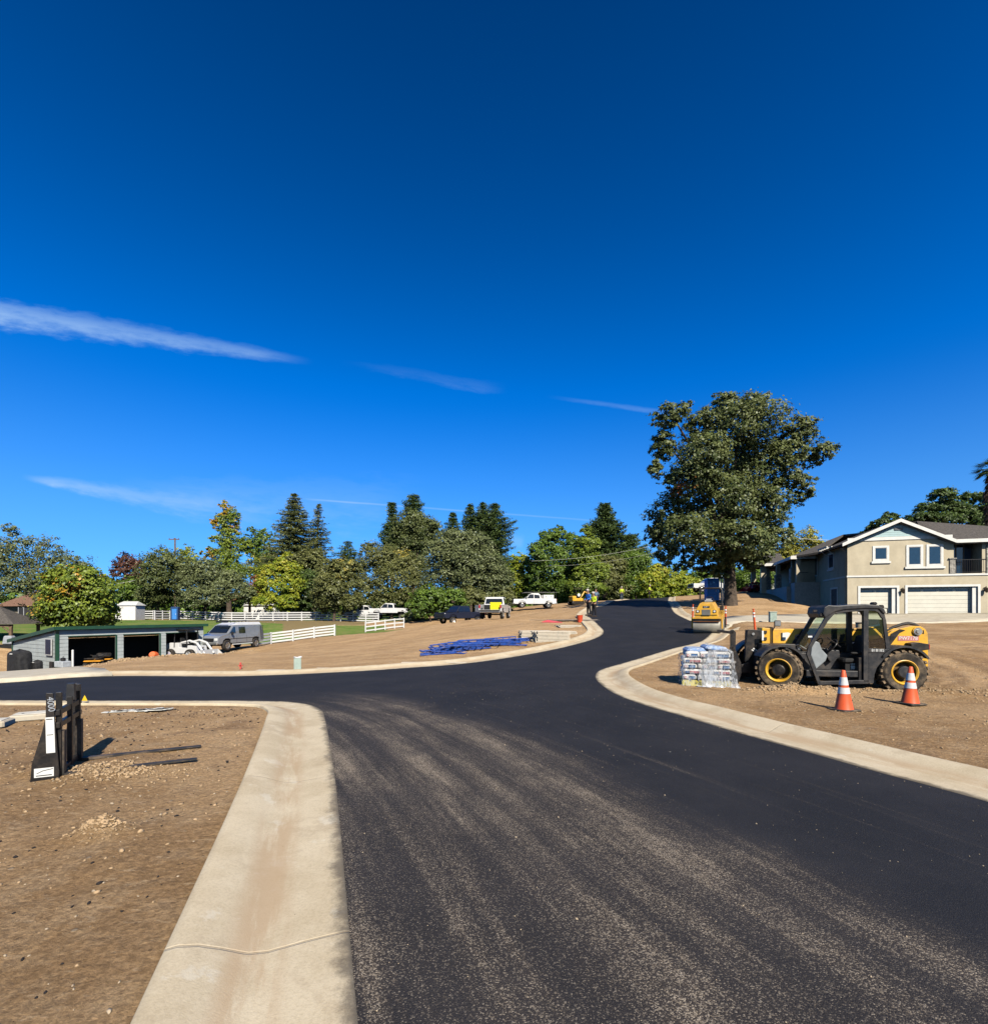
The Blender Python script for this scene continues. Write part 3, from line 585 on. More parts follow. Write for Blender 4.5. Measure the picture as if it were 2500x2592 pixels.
def crown_points(blobs, nclu, per, rs, crad=.16, shell=.55, keep_bottom=.5, yj=.25, hotfn=None):
    B = np.array(blobs, float); wts = (B[:, 3]*B[:, 5])**.9; wts /= wts.sum(); k = rs.choice(len(B), nclu, p=wts)
    d = unit(rs.normal(size=(nclu, 3))); low = d[:, 2] < -.25; flip = low & (rs.random(nclu) > keep_bottom); d[flip, 2] *= -1
    back = (d[:, 1] > .35) & (rs.random(nclu) < .6); d[back, 1] *= -1
    lump = .80+.34*(np.sin(d[:, 0]*5.1+k*1.7)*np.sin(d[:, 2]*4.3+k*2.9)*.5+.5)+rs.normal(size=nclu)*.05
    r = (1-shell*rs.random(nclu)**1.7)*lump
    bb = B[k]; c = bb[:, :3]+d*bb[:, 3:6]*r[:, None]
    cr = crad*np.minimum(bb[:, 3], bb[:, 5])*(.6+.8*rs.random(nclu)); cr = np.clip(cr, .18, 1.1)
    idx = np.repeat(np.arange(nclu), per); off = rs.normal(size=(len(idx), 3))*np.array([1, 1, .62])*cr[idx, None]*.62
    cen = c[idx]+off; nrm = unit(d[idx]*.75+unit(off)*.5+np.array([0, -.15, .55])+rs.normal(size=(len(idx), 3))*.55)
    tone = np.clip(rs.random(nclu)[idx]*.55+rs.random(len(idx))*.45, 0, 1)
    return cen, nrm, tone, idx
def px_blobs(bl, D, rs, deep=1.0):
    out = []
    for (px, py, rx, ry) in bl:
        s = D/F; dy = rs.normal()*min(rx*s, 2.5)*.35*deep; D2 = D+dy; s2 = D2/F
        out.append((px2x(px, D2), D2, pz(py, D2), rx*s2*(1.12 if deep == 1 else 1.03), min(rx*s2*.9*deep, 6.5 if deep > 1 else 4.5), ry*s2*(1.12 if deep == 1 else 1.03)))
    return out
BARK = pm('bark', (.115, .085, .062), .95, var=.3, scale=5, dirt=(.05, .04, .033), dscale=8, bump=.03, bscale=14)
BARKP = pm('pale_bark', (.26, .235, .20), .95, var=.3, scale=5, dirt=(.09, .075, .06), dscale=8, bump=.02, bscale=14)
def limbs(mb, p0, pts, r0, rs, wob=.3):
    for q_, r in pts:
        p0v, p1 = Vector(p0), Vector(q_); n = 7; line = []
        for i in range(n+1):
            t = i/n; p = p0v.lerp(p1, t); bend = math.sin(t*math.pi)*wob
            p += Vector((rs.normal()*.07*bend*3, rs.normal()*.07, (p1-p0v).length*.10*math.sin(t*math.pi))); line.append(p)
        mb.tube(line, [r0*(1-i/n)+r*(i/n) for i in range(n+1)], 7)
def tree(name, label, cat, D, trunk_px, blobs, mat, seed, nclu=200, per=26, leaf=.17, trunk_r=None, group=None, crad=.17, bark=None, hot=None, nb=8, shell=.55, keep_bottom=.5, fork=.35, deep=1.0):
    rs = np.random.default_rng(seed); B = px_blobs(blobs, D, rs, deep); nclu = int(nclu*(2.3 if deep > 1 else 2.15)); leaf *= .80 if deep > 1 else .98
    X = px2x(trunk_px, D); z0 = gz(X, D)-.1; t = empty(name, (X, D, z0), 0, label, cat, group); org = np.array([X, D, z0])
    B2 = [(b[0]-X, b[1]-D, b[2]-z0, b[3], b[4], b[5]) for b in B]; top = max(b[2]+b[5] for b in B2); low = min(b[2]-b[5] for b in B2)
    cen, nrm, tone, idx = crown_points(B2, nclu, per, rs, crad, shell, keep_bottom)
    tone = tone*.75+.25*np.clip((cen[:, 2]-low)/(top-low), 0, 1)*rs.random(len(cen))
    h = np.zeros(len(cen))
    if hot:   # list of (px,py,r_px,prob)
        for (hx, hy, hr, pr) in hot:
            wx, wz, wr = px2x(hx, D)-X, pz(hy, D)-z0, hr*D/F
            m_ = ((cen[:, 0]-wx)**2+(cen[:, 2]-wz)**2 < wr**2); cl = np.random.default_rng(seed+5).random(idx.max()+1)[idx]; h[m_ & (cl < pr)] = .75
            h = np.where(h > 0, np.clip(h+rs.normal(size=len(h))*.25, 0, 1), 0)
    V = leaf_quads(cen, nrm, leaf*(.6+.8*rs.random(len(cen))), rs=rs)
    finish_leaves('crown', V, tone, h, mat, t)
    mb = MB(); tr = trunk_r or max(.14, (top)*.022); c0 = np.average(np.array([b[:3] for b in B2]), axis=0, weights=[b[3]*b[5] for b in B2])
    fz = max(low*.8, top*fork*.6, .8); f = (c0[0]*.25, c0[1]*.25, fz)
    mb.tube([(0, 0, -.5), (0, 0, .15), (f[0]*.4, f[1]*.4, fz*.5), f], [tr*1.6, tr*1.15, tr*.92, tr*.85], 10)
    big = sorted(B2, key=lambda b: -b[3]*b[5])[:nb]
    limbs(mb, f, [((b[0]*.92, b[1]*.92, b[2]+b[5]*.2), tr*.12) for b in big], tr*.5, rs)
    for b in big:
        c = (b[0], b[1], b[2])
        for j in range(3):
            d = rs.normal(size=3); d /= np.linalg.norm(d); limbs(mb, (b[0]*.8, b[1]*.8, b[2]-b[5]*.2), [((c[0]+d[0]*b[3]*.85, c[1]+d[1]*b[4]*.85, c[2]+abs(d[2])*b[5]*.85), tr*.05)], tr*.16, rs)
    mb.build('trunk', bark or BARK, t, smooth=True)
    return t
def conifer(name, label, D, px, ytop, ybot, half, mat, seed, style='spruce', group=None, leaf=.13, lean=0.0, dens=1.0, cat='tree', wob=1.0):
    """half: half-width in photo pixels at the widest"""
    rs = np.random.default_rng(seed); X = px2x(px, D); z0 = gz(X, D)-.1; t = empty(name, (X, D, z0), 0, label, cat, group)
    H = pz(ytop, D)-z0; zb = max(pz(ybot, D)-z0, .8); W = half*D/F; cen = []; nr = []; al = []; tn = []
    nlev = int((H-zb)/(.42 if style != 'redwood' else .5)); mb = MB(); mb.tube([(0, 0, -.4), (lean*.4, 0, H*.5), (lean, 0, H*.97)], [H*.018+.08, H*.011+.05, .02], 8)
    for L in range(nlev):
        f = (L+rs.random()*.6)/nlev; z = zb+(H-zb)*f; xl = lean*(z/H)
        if style == 'redwood': prof = (1-f)**.50*(.74+.42*math.sin(f*13+seed)*.5+.3*rs.random())*(.75+.25*min(1, f*5))
        elif style == 'cedar': prof = (1-f**1.4)*(.6+.5*rs.random())+.06
        else: prof = (1-f)**.86*(.78+.3*rs.random())+.02
        nbr = int((7 if style != 'cedar' else 4)*dens+3*(1-f)); prof *= (.82+.36*rs.random())
        a0 = rs.random()*6.28
        for b in range(nbr):
            a = a0+b*6.283/nbr+rs.normal()*.25; ln = W*1.62*prof*(.72+.42*rs.random()*wob)
            if ln < .15: ln = .15
            dr = {'spruce': -.26, 'redwood': -.10, 'cedar': .05}[style]; up = {'spruce': .22, 'redwood': .28, 'cedar': .02}[style]
            d = np.array([math.cos(a), math.sin(a), 0]); n = max(3, int(ln/.30)); ts = np.linspace(.16, 1, n)
            P = np.array([xl, 0, z])+d*ln*ts[:, None]; P[:, 2] += dr*ln*ts*1.3+up*ln*ts**2.4
            if ln > .5: mb.tube([(xl, 0, z), tuple(P[len(P)//2]), tuple(P[-1])], [.05, .03, .012], 4)
            per = int(13*dens); idx = np.repeat(np.arange(n), per); w_ = (.15+.30*np.sin(ts*2.6))*min(1.0, ln/1.4)+.10
            side = np.array([-d[1], d[0], 0]); off = side*(rs.normal(size=(len(idx), 1))*w_[idx, None]*.85)+d*rs.normal(size=(len(idx), 1))*.16+np.array([0, 0, 1])*(rs.normal(size=(len(idx), 1))*.10-.05)
            if style == 'redwood': off = off*1.1+np.array([0, 0, 1])*rs.normal(size=(len(idx), 1))*.12
            cen.append(P[idx]+off); nr.append(unit(np.array([0, 0, 1])+rs.normal(size=(len(idx), 3))*.55-d*-.2)); al.append(np.tile(d, (len(idx), 1))+side*np.sign(off @ side)[:, None]*.6+np.array([0, 0, -.3]))
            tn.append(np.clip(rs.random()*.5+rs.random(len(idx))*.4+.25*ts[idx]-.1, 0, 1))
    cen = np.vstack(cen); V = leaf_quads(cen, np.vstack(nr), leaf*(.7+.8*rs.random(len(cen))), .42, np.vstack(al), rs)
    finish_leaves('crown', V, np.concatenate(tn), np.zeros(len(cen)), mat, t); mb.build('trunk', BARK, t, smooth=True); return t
L_OAK = leaf_mat('oak_leaf', (0.054, 0.081, 0.022), (0.247, 0.276, 0.094), (0.600, 0.178, 0.033))
L_OLIVE = leaf_mat('olive_leaf', (0.083, 0.098, 0.028), (0.304, 0.312, 0.105), (0.551, 0.446, 0.089))
L_GREY = leaf_mat('grey_leaf', (0.083, 0.107, 0.044), (0.293, 0.330, 0.138))
L_DARK = leaf_mat('dark_leaf', (0.033, 0.061, 0.016), (0.137, 0.205, 0.046))
L_MID = leaf_mat('mid_leaf', (0.054, 0.107, 0.017), (0.239, 0.356, 0.049), (0.600, 0.535, 0.055))
L_BRIGHT = leaf_mat('bright_leaf', (0.156, 0.250, 0.020), (0.600, 0.600, 0.061), (0.600, 0.535, 0.055), .3)
L_GUM = leaf_mat('gum_leaf', (0.092, 0.152, 0.020), (0.367, 0.446, 0.055), (0.600, 0.304, 0.033))
L_PURP = leaf_mat('purple_leaf', (0.064, 0.032, 0.024), (0.239, 0.098, 0.067))
L_RED = leaf_mat('red_leaf', (0.184, 0.053, 0.022), (0.600, 0.214, 0.067))
L_PINE = leaf_mat('pine_needle', (0.037, 0.071, 0.022), (0.174, 0.250, 0.072))
L_SPR = leaf_mat('spruce_needle', (0.064, 0.090, 0.031), (0.304, 0.330, 0.116))
L_YEL = leaf_mat('yellow_leaf', (0.255, 0.232, 0.024), (0.618, 0.600, 0.106), trans=.3)
LS = 1.0
# big oak by the road
def z6(l, ox=1600, oy=960, s=3.267): return [(ox+a/s, oy+b/s, c/s, d/s) for a, b, c, d in l]
tree('oak_tree', 'huge dark green oak beside the road crest with a thick bare trunk', 'tree', 45, 1849,
     z6([(290, 330, 120, 100), (420, 250, 60, 60), (250, 560, 95, 150), (190, 760, 65, 85), (330, 840, 75, 80), (750, 240, 110, 110), (980, 240, 105, 115), (880, 420, 290, 200), (560, 400, 160, 130),
         (560, 660, 210, 190), (920, 760, 270, 230), (1320, 470, 150, 125), (1500, 630, 115, 110), (1220, 640, 160, 140), (1290, 850, 150, 75), (1400, 950, 75, 90),
         (690, 1040, 330, 230), (1080, 1090, 170, 210), (300, 1100, 150, 150), (200, 1280, 90, 105), (420, 1290, 230, 170), (800, 1340, 260, 160), (1090, 1340, 170, 130), (290, 1460, 110, 95), (500, 1500, 110, 100), (690, 1500, 120, 100), (1000, 1460, 130, 70), (730, 1600, 60, 55), (470, 850, 190, 170), (620, 1585, 100, 60), (860, 1470, 140, 80), (980, 1520, 100, 60), (420, 1560, 80, 60)]),
     L_OAK, 11, 1500, 34, .135, .5, crad=.20, hot=[(1693, 1255, 20, .55), (1735, 1292, 11, .4), (2045, 1173, 10, .3)], nb=20, shell=.62, keep_bottom=.8, deep=1.9)
# left group
tree('oak_tree', 'wide grey green oak with an open see-through crown at the far left', 'tree', 72, 98,
     [(20, 1400, 60, 45), (95, 1385, 60, 30), (-30, 1440, 60, 60), (60, 1440, 70, 40), (140, 1420, 50, 30), (185, 1440, 45, 30), (225, 1465, 30, 35), (20, 1490, 70, 40), (110, 1475, 60, 40), (190, 1500, 60, 40), (255, 1500, 20, 30), (30, 1350, 30, 20)],
     L_GREY, 21, 330, 26, .15, crad=.26, nb=12, shell=.8, bark=BARKP)
tree('leafy_tree', 'round bushy tree with yellow and orange tips behind the garage roof', 'tree', 50, 198,
     [(200, 1480, 70, 42), (150, 1520, 42, 50), (240, 1520, 50, 50), (190, 1545, 75, 45), (270, 1550, 28, 36), (130, 1560, 28, 32), (200, 1575, 80, 26), (165, 1465, 35, 25), (225, 1462, 30, 25)],
     L_GUM, 22, 520, 30, .135, crad=.24, hot=[(175, 1460, 45, .26), (235, 1480, 40, .18), (150, 1540, 60, .08), (125, 1520, 20, .2)])
tree('maple_tree', 'dark purple maple rising behind the left trees', 'tree', 102, 322, [(322, 1432, 26, 28), (312, 1455, 26, 22), (352, 1440, 20, 20), (350, 1462, 28, 18), (270, 1465, 8, 8)], L_PURP, 23, 130, 24, .2)
tree('leafy_tree', 'small fresh green tree under the purple maple', 'tree', 92, 335, [(335, 1490, 32, 28), (318, 1510, 26, 20), (350, 1505, 24, 26)], L_MID, 24, 130, 26, .17)
tree('leafy_tree', 'pale wispy tree behind the utility pole', 'tree', 108, 450, [(415, 1405, 16, 16), (470, 1400, 20, 20), (480, 1420, 25, 22), (440, 1420, 25, 18)], L_BRIGHT, 25, 90, 22, .15, shell=.8)
tree('willow_tree', 'dark olive tree with drooping crown beside the blue barrel', 'tree', 86, 395, [(420, 1430, 50, 40), (390, 1470, 42, 50), (440, 1480, 55, 50), (410, 1515, 55, 32), (380, 1510, 30, 28), (470, 1450, 40, 40)], L_OAK, 26, 380, 28, .15, crad=.2)
tree('willow_tree', 'dark olive tree over the teal cover behind the white fence', 'tree', 82, 512, [(520, 1450, 45, 35), (490, 1480, 40, 45), (560, 1480, 50, 38), (520, 1515, 60, 30), (590, 1495, 40, 32), (630, 1505, 25, 22)], L_GREY, 27, 360, 28, .145, crad=.2)
tree('sweetgum_tree', 'tall narrow tree turning orange at the tip with loose side branches', 'tree', 112, 580,
     [(567, 1290, 13, 22), (585, 1320, 20, 32), (560, 1330, 18, 30), (540, 1325, 12, 10), (587, 1355, 22, 30), (575, 1385, 24, 30), (572, 1420, 34, 30), (545, 1365, 16, 8), (530, 1392, 8, 8), (545, 1405, 18, 12), (515, 1402, 9, 9), (590, 1455, 48, 30), (620, 1380, 18, 20), (560, 1480, 45, 22)],
     L_GUM, 28, 420, 24, .19, crad=.24, hot=[(567, 1285, 25, .7), (540, 1325, 22, .8), (515, 1402, 20, .5), (545, 1402, 16, .35), (600, 1330, 22, .3)], shell=.7)
tree('leafy_tree', 'light green airy tree between the orange tipped tree and the spruce', 'tree', 114, 660, [(640, 1345, 12, 12), (650, 1375, 26, 28), (672, 1365, 20, 25), (635, 1400, 25, 25), (665, 1410, 28, 28), (650, 1450, 38, 30), (690, 1420, 20, 30)], L_MID, 29, 230, 22, .19, shell=.8, hot=[(650, 1450, 50, .25)])
conifer('spruce_tree', 'tall broad blue green spruce with layered drooping boughs', 106, 745, 1246, 1440, 66, L_SPR, 30, 'spruce', leaf=.16)
conifer('cedar_tree', 'thin ragged conifer leaning beside the tall spruce', 108, 795, 1272, 1420, 26, L_SPR, 31, 'cedar', leaf=.17, dens=.8, lean=1.0)
tree('ginkgo_tree', 'bright lime green tree in front of the white house behind the fence', 'tree', 83, 712, [(700, 1455, 45, 25), (730, 1450, 30, 25), (695, 1490, 48, 26), (740, 1485, 30, 30), (690, 1525, 45, 22), (725, 1530, 28, 22), (665, 1510, 22, 18), (715, 1430, 25, 16)], L_BRIGHT, 32, 380, 26, .15, crad=.22, hot=[(700, 1440, 40, .25)])
tree('maple_tree', 'small rusty red tree left of the lime green tree', 'tree', 96, 655, [(655, 1475, 18, 22), (650, 1500, 20, 18), (600, 1508, 18, 10)], L_RED, 33, 70, 24, .18)
tree('leafy_tree', 'dark green shrubby tree right of the lime green tree', 'tree', 88, 765, [(775, 1480, 35, 40), (760, 1520, 35, 30), (800, 1500, 35, 40), (790, 1535, 40, 20)], L_DARK, 34, 230, 28, .17)
tree('olive_tree', 'brown olive tree with twiggy crown under the tall spruce', 'tree', 92, 790, [(790, 1420, 30, 28), (770, 1450, 25, 35), (805, 1445, 30, 35), (750, 1420, 25, 18)], L_OLIVE, 35, 210, 26, .17)
tree('leafy_tree', 'yellow green tree showing between the olive trees', 'tree', 94, 815, [(735, 1415, 22, 14), (815, 1475, 22, 24), (825, 1500, 20, 20)], L_BRIGHT, 36, 90, 24, .17)
tree('pepper_tree', 'weeping olive tree with its trunk against the white fence', 'tree', 78, 845, [(850, 1455, 38, 32), (870, 1440, 35, 26), (835, 1490, 38, 40), (885, 1485, 35, 45), (850, 1525, 48, 30), (810, 1520, 20, 26), (890, 1530, 24, 22)], L_OLIVE, 37, 430, 28, .145, crad=.2, hot=[(880, 1440, 30, .25)])
conifer('cedar_tree', 'small flat topped cedar against the sky between the spruce and the redwoods', 122, 880, 1367, 1450, 38, L_PINE, 38, 'cedar', leaf=.18, dens=.9)
conifer('redwood_tree', 'slim redwood, first on the left of the tall dark group', 126, 992, 1270, 1440, 24, L_PINE, 39, 'redwood', leaf=.2, group='redwoods on the skyline')
conifer('redwood_tree', 'highest pointed redwood rising behind the round oak', 124, 1046, 1251, 1440, 36, L_PINE, 40, 'redwood', leaf=.2, group='redwoods on the skyline')
conifer('redwood_tree', 'redwood left of the flat gap, shortest of the right hand cluster', 118, 1190, 1276, 1470, 26, L_PINE, 41, 'redwood', leaf=.19, group='redwoods on the skyline')
conifer('redwood_tree', 'redwood in the middle of the right hand cluster', 118, 1222, 1271, 1470, 30, L_PINE, 42, 'redwood', leaf=.19, group='redwoods on the skyline')
conifer('redwood_tree', 'redwood with the widest foot, right side of the cluster', 116, 1252, 1272, 1490, 44, L_PINE, 43, 'redwood', leaf=.19, group='redwoods on the skyline')
conifer('cypress_tree', 'dark forked cypress between the two groups of redwoods', 121, 1146, 1297, 1440, 24, L_DARK, 44, 'redwood', leaf=.19)
tree('oak_tree', 'dense round oak standing in front of the highest redwood', 'tree', 102, 1045, [(1040, 1330, 42, 35), (1075, 1345, 35, 35), (1020, 1365, 32, 40), (1065, 1385, 45, 35), (1000, 1400, 25, 30), (1100, 1350, 20, 28)], L_OAK, 45, 420, 28, .17, crad=.2)
tree('willow_tree', 'broad olive green tree behind the two parked white pickups', 'tree', 92, 990, [(960, 1410, 45, 32), (1000, 1425, 50, 32), (1040, 1440, 45, 34), (940, 1450, 45, 40), (990, 1475, 60, 42), (1050, 1490, 50, 40), (930, 1500, 40, 40), (985, 1525, 60, 26), (935, 1390, 22, 18), (1060, 1525, 40, 28)], L_OLIVE, 46, 620, 28, .15, crad=.2, hot=[(1020, 1400, 18, .35)])
tree('olive_tree', 'big grey olive tree above the black pickup with tangled branches', 'tree', 76, 1170, [(1150, 1375, 50, 34), (1195, 1385, 50, 36), (1115, 1410, 42, 40), (1170, 1425, 60, 42), (1225, 1430, 42, 42), (1250, 1460, 40, 40), (1120, 1460, 48, 38), (1180, 1475, 60, 34), (1240, 1500, 42, 28), (1275, 1480, 26, 36)], L_GREY, 47, 700, 28, .14, crad=.22, bark=BARKP, shell=.7, nb=12)
for i, (bl, lb) in enumerate([([(1090, 1515, 40, 28), (1060, 1540, 34, 24)], 'low mid green bush left of the dark parked machines'), ([(1140, 1520, 42, 28), (1120, 1545, 30, 16)], 'low mid green bush hanging over the dark parked machines'),
                              ([(1195, 1515, 36, 24), (1215, 1525, 28, 20)], 'low bush directly left of the pickup with the lowered tailgate'), ([(1260, 1525, 24, 26), (1285, 1520, 20, 26)], 'thin olive bush between the two pickups on the dirt lot'), ([(1040, 1565, 22, 14), (1075, 1575, 22, 9)], 'scrubby bush at the lower fence end')]):
    tree('bush', lb, 'bush', 68+i, bl[0][0], bl, [L_MID, L_MID, L_OLIVE, L_OLIVE, L_GREY][i], 50+i, 120, 28, .13, trunk_r=.08)
tree('leafy_tree', 'yellow green tree above the white truck cab on the lot', 'tree', 96, 1320, [(1318, 1420, 24, 18), (1305, 1445, 22, 22), (1330, 1450, 22, 28), (1340, 1480, 18, 28), (1310, 1480, 26, 26), (1320, 1510, 26, 20)], L_BRIGHT, 60, 220, 24, .16, hot=[(1318, 1420, 20, .1)])
tree('leafy_tree', 'large dark green round tree over the ladder rack truck', 'tree', 92, 1400, [(1415, 1345, 14, 14), (1390, 1365, 26, 22), (1420, 1370, 35, 24), (1450, 1375, 22, 22), (1375, 1400, 36, 30), (1430, 1410, 48, 34), (1360, 1430, 28, 32), (1400, 1450, 48, 36), (1450, 1455, 32, 34), (1380, 1490, 42, 34), (1430, 1495, 42, 32), (1355, 1470, 20, 30)], L_MID, 61, 720, 26, .165, crad=.2)
tree('leafy_tree', 'pointed yellowish green tree left of the tall pine', 'tree', 88, 1490, [(1485, 1350, 14, 18), (1490, 1380, 26, 26), (1480, 1415, 34, 28), (1495, 1450, 42, 32), (1480, 1490, 46, 26)], L_GUM, 62, 360, 28, .16, crad=.2)
conifer('pine_tree', 'tall dark pine with a blunt pointed top above the road crest', 104, 1531, 1274, 1450, 40, L_PINE, 63, 'redwood', leaf=.2, dens=1.3)
conifer('pine_tree', 'shorter spreading pine touching the big oak crown', 104, 1590, 1352, 1470, 48, L_PINE, 64, 'redwood', leaf=.2, dens=1.3)
for i, (bl, mt, D, lb) in enumerate([
    ([(1545, 1440, 42, 30), (1530, 1475, 42, 30), (1560, 1500, 36, 24)], L_OLIVE, 92, 'olive green tree behind the worker in yellow'),
    ([(1610, 1430, 40, 34), (1600, 1470, 40, 34), (1590, 1500, 36, 22)], L_MID, 94, 'green tree with pale leaves right of the tall pine'),
    ([(1645, 1475, 26, 26), (1665, 1450, 24, 20), (1650, 1500, 32, 20)], L_BRIGHT, 86, 'yellow flecked tree left of the big oak foot'),
    ([(1700, 1475, 34, 28), (1690, 1500, 40, 22), (1740, 1490, 26, 28)], L_BRIGHT, 90, 'lime green shrub behind the white pickup at the oak'),
    ([(1770, 1480, 34, 30), (1800, 1490, 28, 26)], L_MID, 92, 'green shrub behind the blue toilet'),
    ([(1900, 1470, 40, 30), (1940, 1460, 30, 36), (1890, 1495, 30, 16)], L_MID, 88, 'green shrub right of the oak trunk')]):
    tree('leafy_tree', lb, 'tree', D, bl[0][0], bl, mt, 70+i, 230, 27, .155, crad=.22, hot=[(1665, 1450, 22, .4)] if i == 2 else None)
tree('leafy_tree', 'pale yellow airy tree behind the roof of the beige house', 'tree', 96, 2020, [(2010, 1385, 28, 26), (2045, 1370, 28, 30), (1985, 1405, 28, 26), (2070, 1395, 26, 26), (2030, 1420, 42, 26), (1975, 1440, 30, 26)], L_YEL, 80, 300, 22, .15, shell=.85, nb=6)
conifer('fir_tree', 'tiny dark fir tip right of the big oak crown', 130, 2001, 1322, 1420, 14, L_PINE, 81, 'spruce', leaf=.2)
tree('pine_tree', 'loose pine crown behind the left slope of the house roof', 'tree', 84, 2245, [(2250, 1312, 20, 12), (2232, 1325, 22, 9), (2270, 1330, 22, 14)], L_PINE, 82, 110, 26, .16)
tree('pine_tree', 'low dark pine tips left above the house roof', 'tree', 88, 2205, [(2205, 1340, 14, 12), (2190, 1355, 16, 10)], L_DARK, 83, 60, 26, .16)
tree('pine_tree', 'broad layered dark pine behind the house roof', 'tree', 78, 2390, [(2345, 1290, 26, 14), (2385, 1255, 30, 16), (2330, 1315, 35, 16), (2395, 1290, 42, 22), (2440, 1300, 30, 20), (2380, 1320, 60, 20), (2455, 1262, 26, 14), (2300, 1325, 22, 14)], L_DARK, 84, 460, 28, .15, crad=.26)
tree('pine_tree', 'dark ragged conifer between the broad pine and the palm', 'tree', 76, 2470, [(2475, 1310, 22, 26), (2490, 1330, 30, 26), (2500, 1280, 16, 26)], L_DARK, 85, 150, 28, .15)
# distant belt of woodland closing the horizon
def woodland():
    rs = np.random.default_rng(99); cen = []; nr = []; tn = []
    for i in range(420):
        ang = rs.uniform(-58, 58); d = rs.uniform(124, 170); x, y = d*math.sin(R(ang)), d*math.cos(R(ang)); px = CX+F*x/y
        h = rs.uniform(4, 10)+(3.5 if px > 1200 else 0)
        zb = rz_(x, y)-1.0; r = rs.uniform(3, 6)
        B_ = [(x, y, zb+h*.5, r, r*.8, h*.55)]; c, n_, t_, ix = crown_points(B_, 30, 22, rs, .22, .8, 1.0); cen.append(c); nr.append(n_); tn.append(t_*.8)
    cen = np.vstack(cen); V = leaf_quads(cen, np.vstack(nr), .42*(.6+.8*rs.random(len(cen))), rs=rs)
    o = finish_leaves('woodland', V, np.concatenate(tn), np.zeros(len(cen)), L_MID, None); tag(o, 'far belt of mixed green woodland closing the skyline', 'woodland', kind='stuff')
woodland()
# fan palm
def palm():
    D = 64; X = px2x(2506, D); z0 = gz(X, D); t = empty('fan_palm', (X, D, z0), 0, 'tall fan palm with a shaggy skirt of dead fronds at the right edge', 'palm tree')
    H = pz(1185, D)-z0; mb = MB(); mb.tube([(0, 0, -.3), (.1, 0, H*.5), (0, 0, H)], [.36, .27, .25], 10); mb.build('trunk', BARK, t, smooth=True)
    rs = np.random.default_rng(3); V = []; tn = []; V2 = []
    def frond(p0, d, L, wdt, dr, out):
        side = np.cross(d, [0, 0, 1.0]); side /= np.linalg.norm(side)+1e-9; base = p0+d*L*.45+np.array([0, 0, dr*L*.12])
        for k in range(15):
            a = (k-7)/7*1.25; dd = d*math.cos(a)+side*math.sin(a); dd = dd+np.array([0, 0, dr*.35]); dd /= np.linalg.norm(dd); e = base+dd*L*.6; e[2] -= .14*L
            m_ = (base+e)/2; wv = np.cross(dd, [0, 0, 1.0]); wv /= np.linalg.norm(wv)+1e-9; out += [base, m_+wv*wdt, e, m_-wv*wdt]
    for i in range(46):
        a = rs.random()*6.28; el = rs.uniform(-.7, 1.3); d = np.array([math.cos(a)*math.cos(el), math.sin(a)*math.cos(el), math.sin(el)]); frond(np.array([0, 0, H]), d, rs.uniform(1.5, 2.1), .045, -.3, V)
    for i in range(150):
        a = rs.random()*6.28; h = H-rs.random()**.7*6.2; d = np.array([math.cos(a)*.62, math.sin(a)*.62, -.8]); frond(np.array([0, 0, h]), d/np.linalg.norm(d), rs.uniform(.9, 1.4), .05, -.8, V2)
    V = np.array(V); V2 = np.array(V2)
    finish_leaves('crown', V, rs.random(len(V)//4), np.zeros(len(V)//4), L_DARK, t)
    finish_leaves('dead_fronds', V2, rs.random(len(V2)//4), np.zeros(len(V2)//4), leaf_mat('dead_frond', (.05, .035, .025), (.19, .13, .085)), t)
palm()
def yucca():
    D = 88; X = px2x(632, D); z0 = gz(X, D); t = empty('palm_tree', (X, D, z0), 0, 'small young palm with arching fronds left of the white house', 'palm tree'); rs = np.random.default_rng(5)
    V = []; H = pz(1530, D)-z0; mb = MB(); mb.tube([(0, 0, -.2), (0, 0, H)], [.25, .2], 8); mb.build('trunk', BARK, t, smooth=True)
    for i in range(26):
        a = rs.random()*6.28; el = rs.uniform(.2, 1.4); d = np.array([math.cos(a)*math.cos(el), math.sin(a)*math.cos(el), math.sin(el)]); p = np.array([0, 0, H]); L = 3.0
        pts = [p+d*L*s-np.array([0, 0, 1.2*s*s]) for s in (0, .35, .7, 1)]; sv = np.cross(d, [0, 0, 1.]); sv /= np.linalg.norm(sv)
        for a_, b_ in zip(pts[:-1], pts[1:]): V += [a_-sv*.16, a_+sv*.16, b_+sv*.13, b_-sv*.13]
    V = np.array(V); finish_leaves('crown', V, rs.random(len(V)//4), np.zeros(len(V)//4), L_GREY, t)
yucca()

# ------------------------------------------------------------------ beige house
STUC = pm('stucco', (.64, .56, .41), .92, var=.07, scale=1.2, dirt=(.42, .34, .22), dscale=.8, damt=.25, bump=.006, bscale=40)
WHT = pm('white_trim', (.87, .86, .82), .6, var=.05, scale=3, dirt=(.55, .50, .42), dscale=2, damt=.2)
DOORW = pm('garage_door_paint', (.82, .79, .68), .55, var=.04, scale=2)
SHING = pm('roof_shingle', (.125, .112, .100), .95, var=.35, scale=9, dirt=(.07, .06, .055), dscale=14, damt=.6, bump=.02, bscale=30)
SIDG = pm('gable_siding', (.50, .68, .70), .7, var=.05, scale=2)
DGLASS = pm('sky_tint_glass', (.012, .045, .095), .04, var=.1, spec=1.0, coat=.6)  # blue of the reflected sky is put into the glass colour
STONE = pm('stacked_stone', (.46, .43, .38), .9, var=.35, scale=7, dirt=(.20, .18, .16), dscale=9, damt=.6, bump=.03, bscale=16)
BLK = pm('black_metal', (.018, .018, .020), .45, var=.2)
BRZ = pm('bronze_lamp', (.06, .045, .035), .4, metal=.6)
SHADEC = pm('porch_concrete', (.50, .48, .45), .9, var=.1)
HX, HYY, HZ = 28.2, 41.0, 1.50
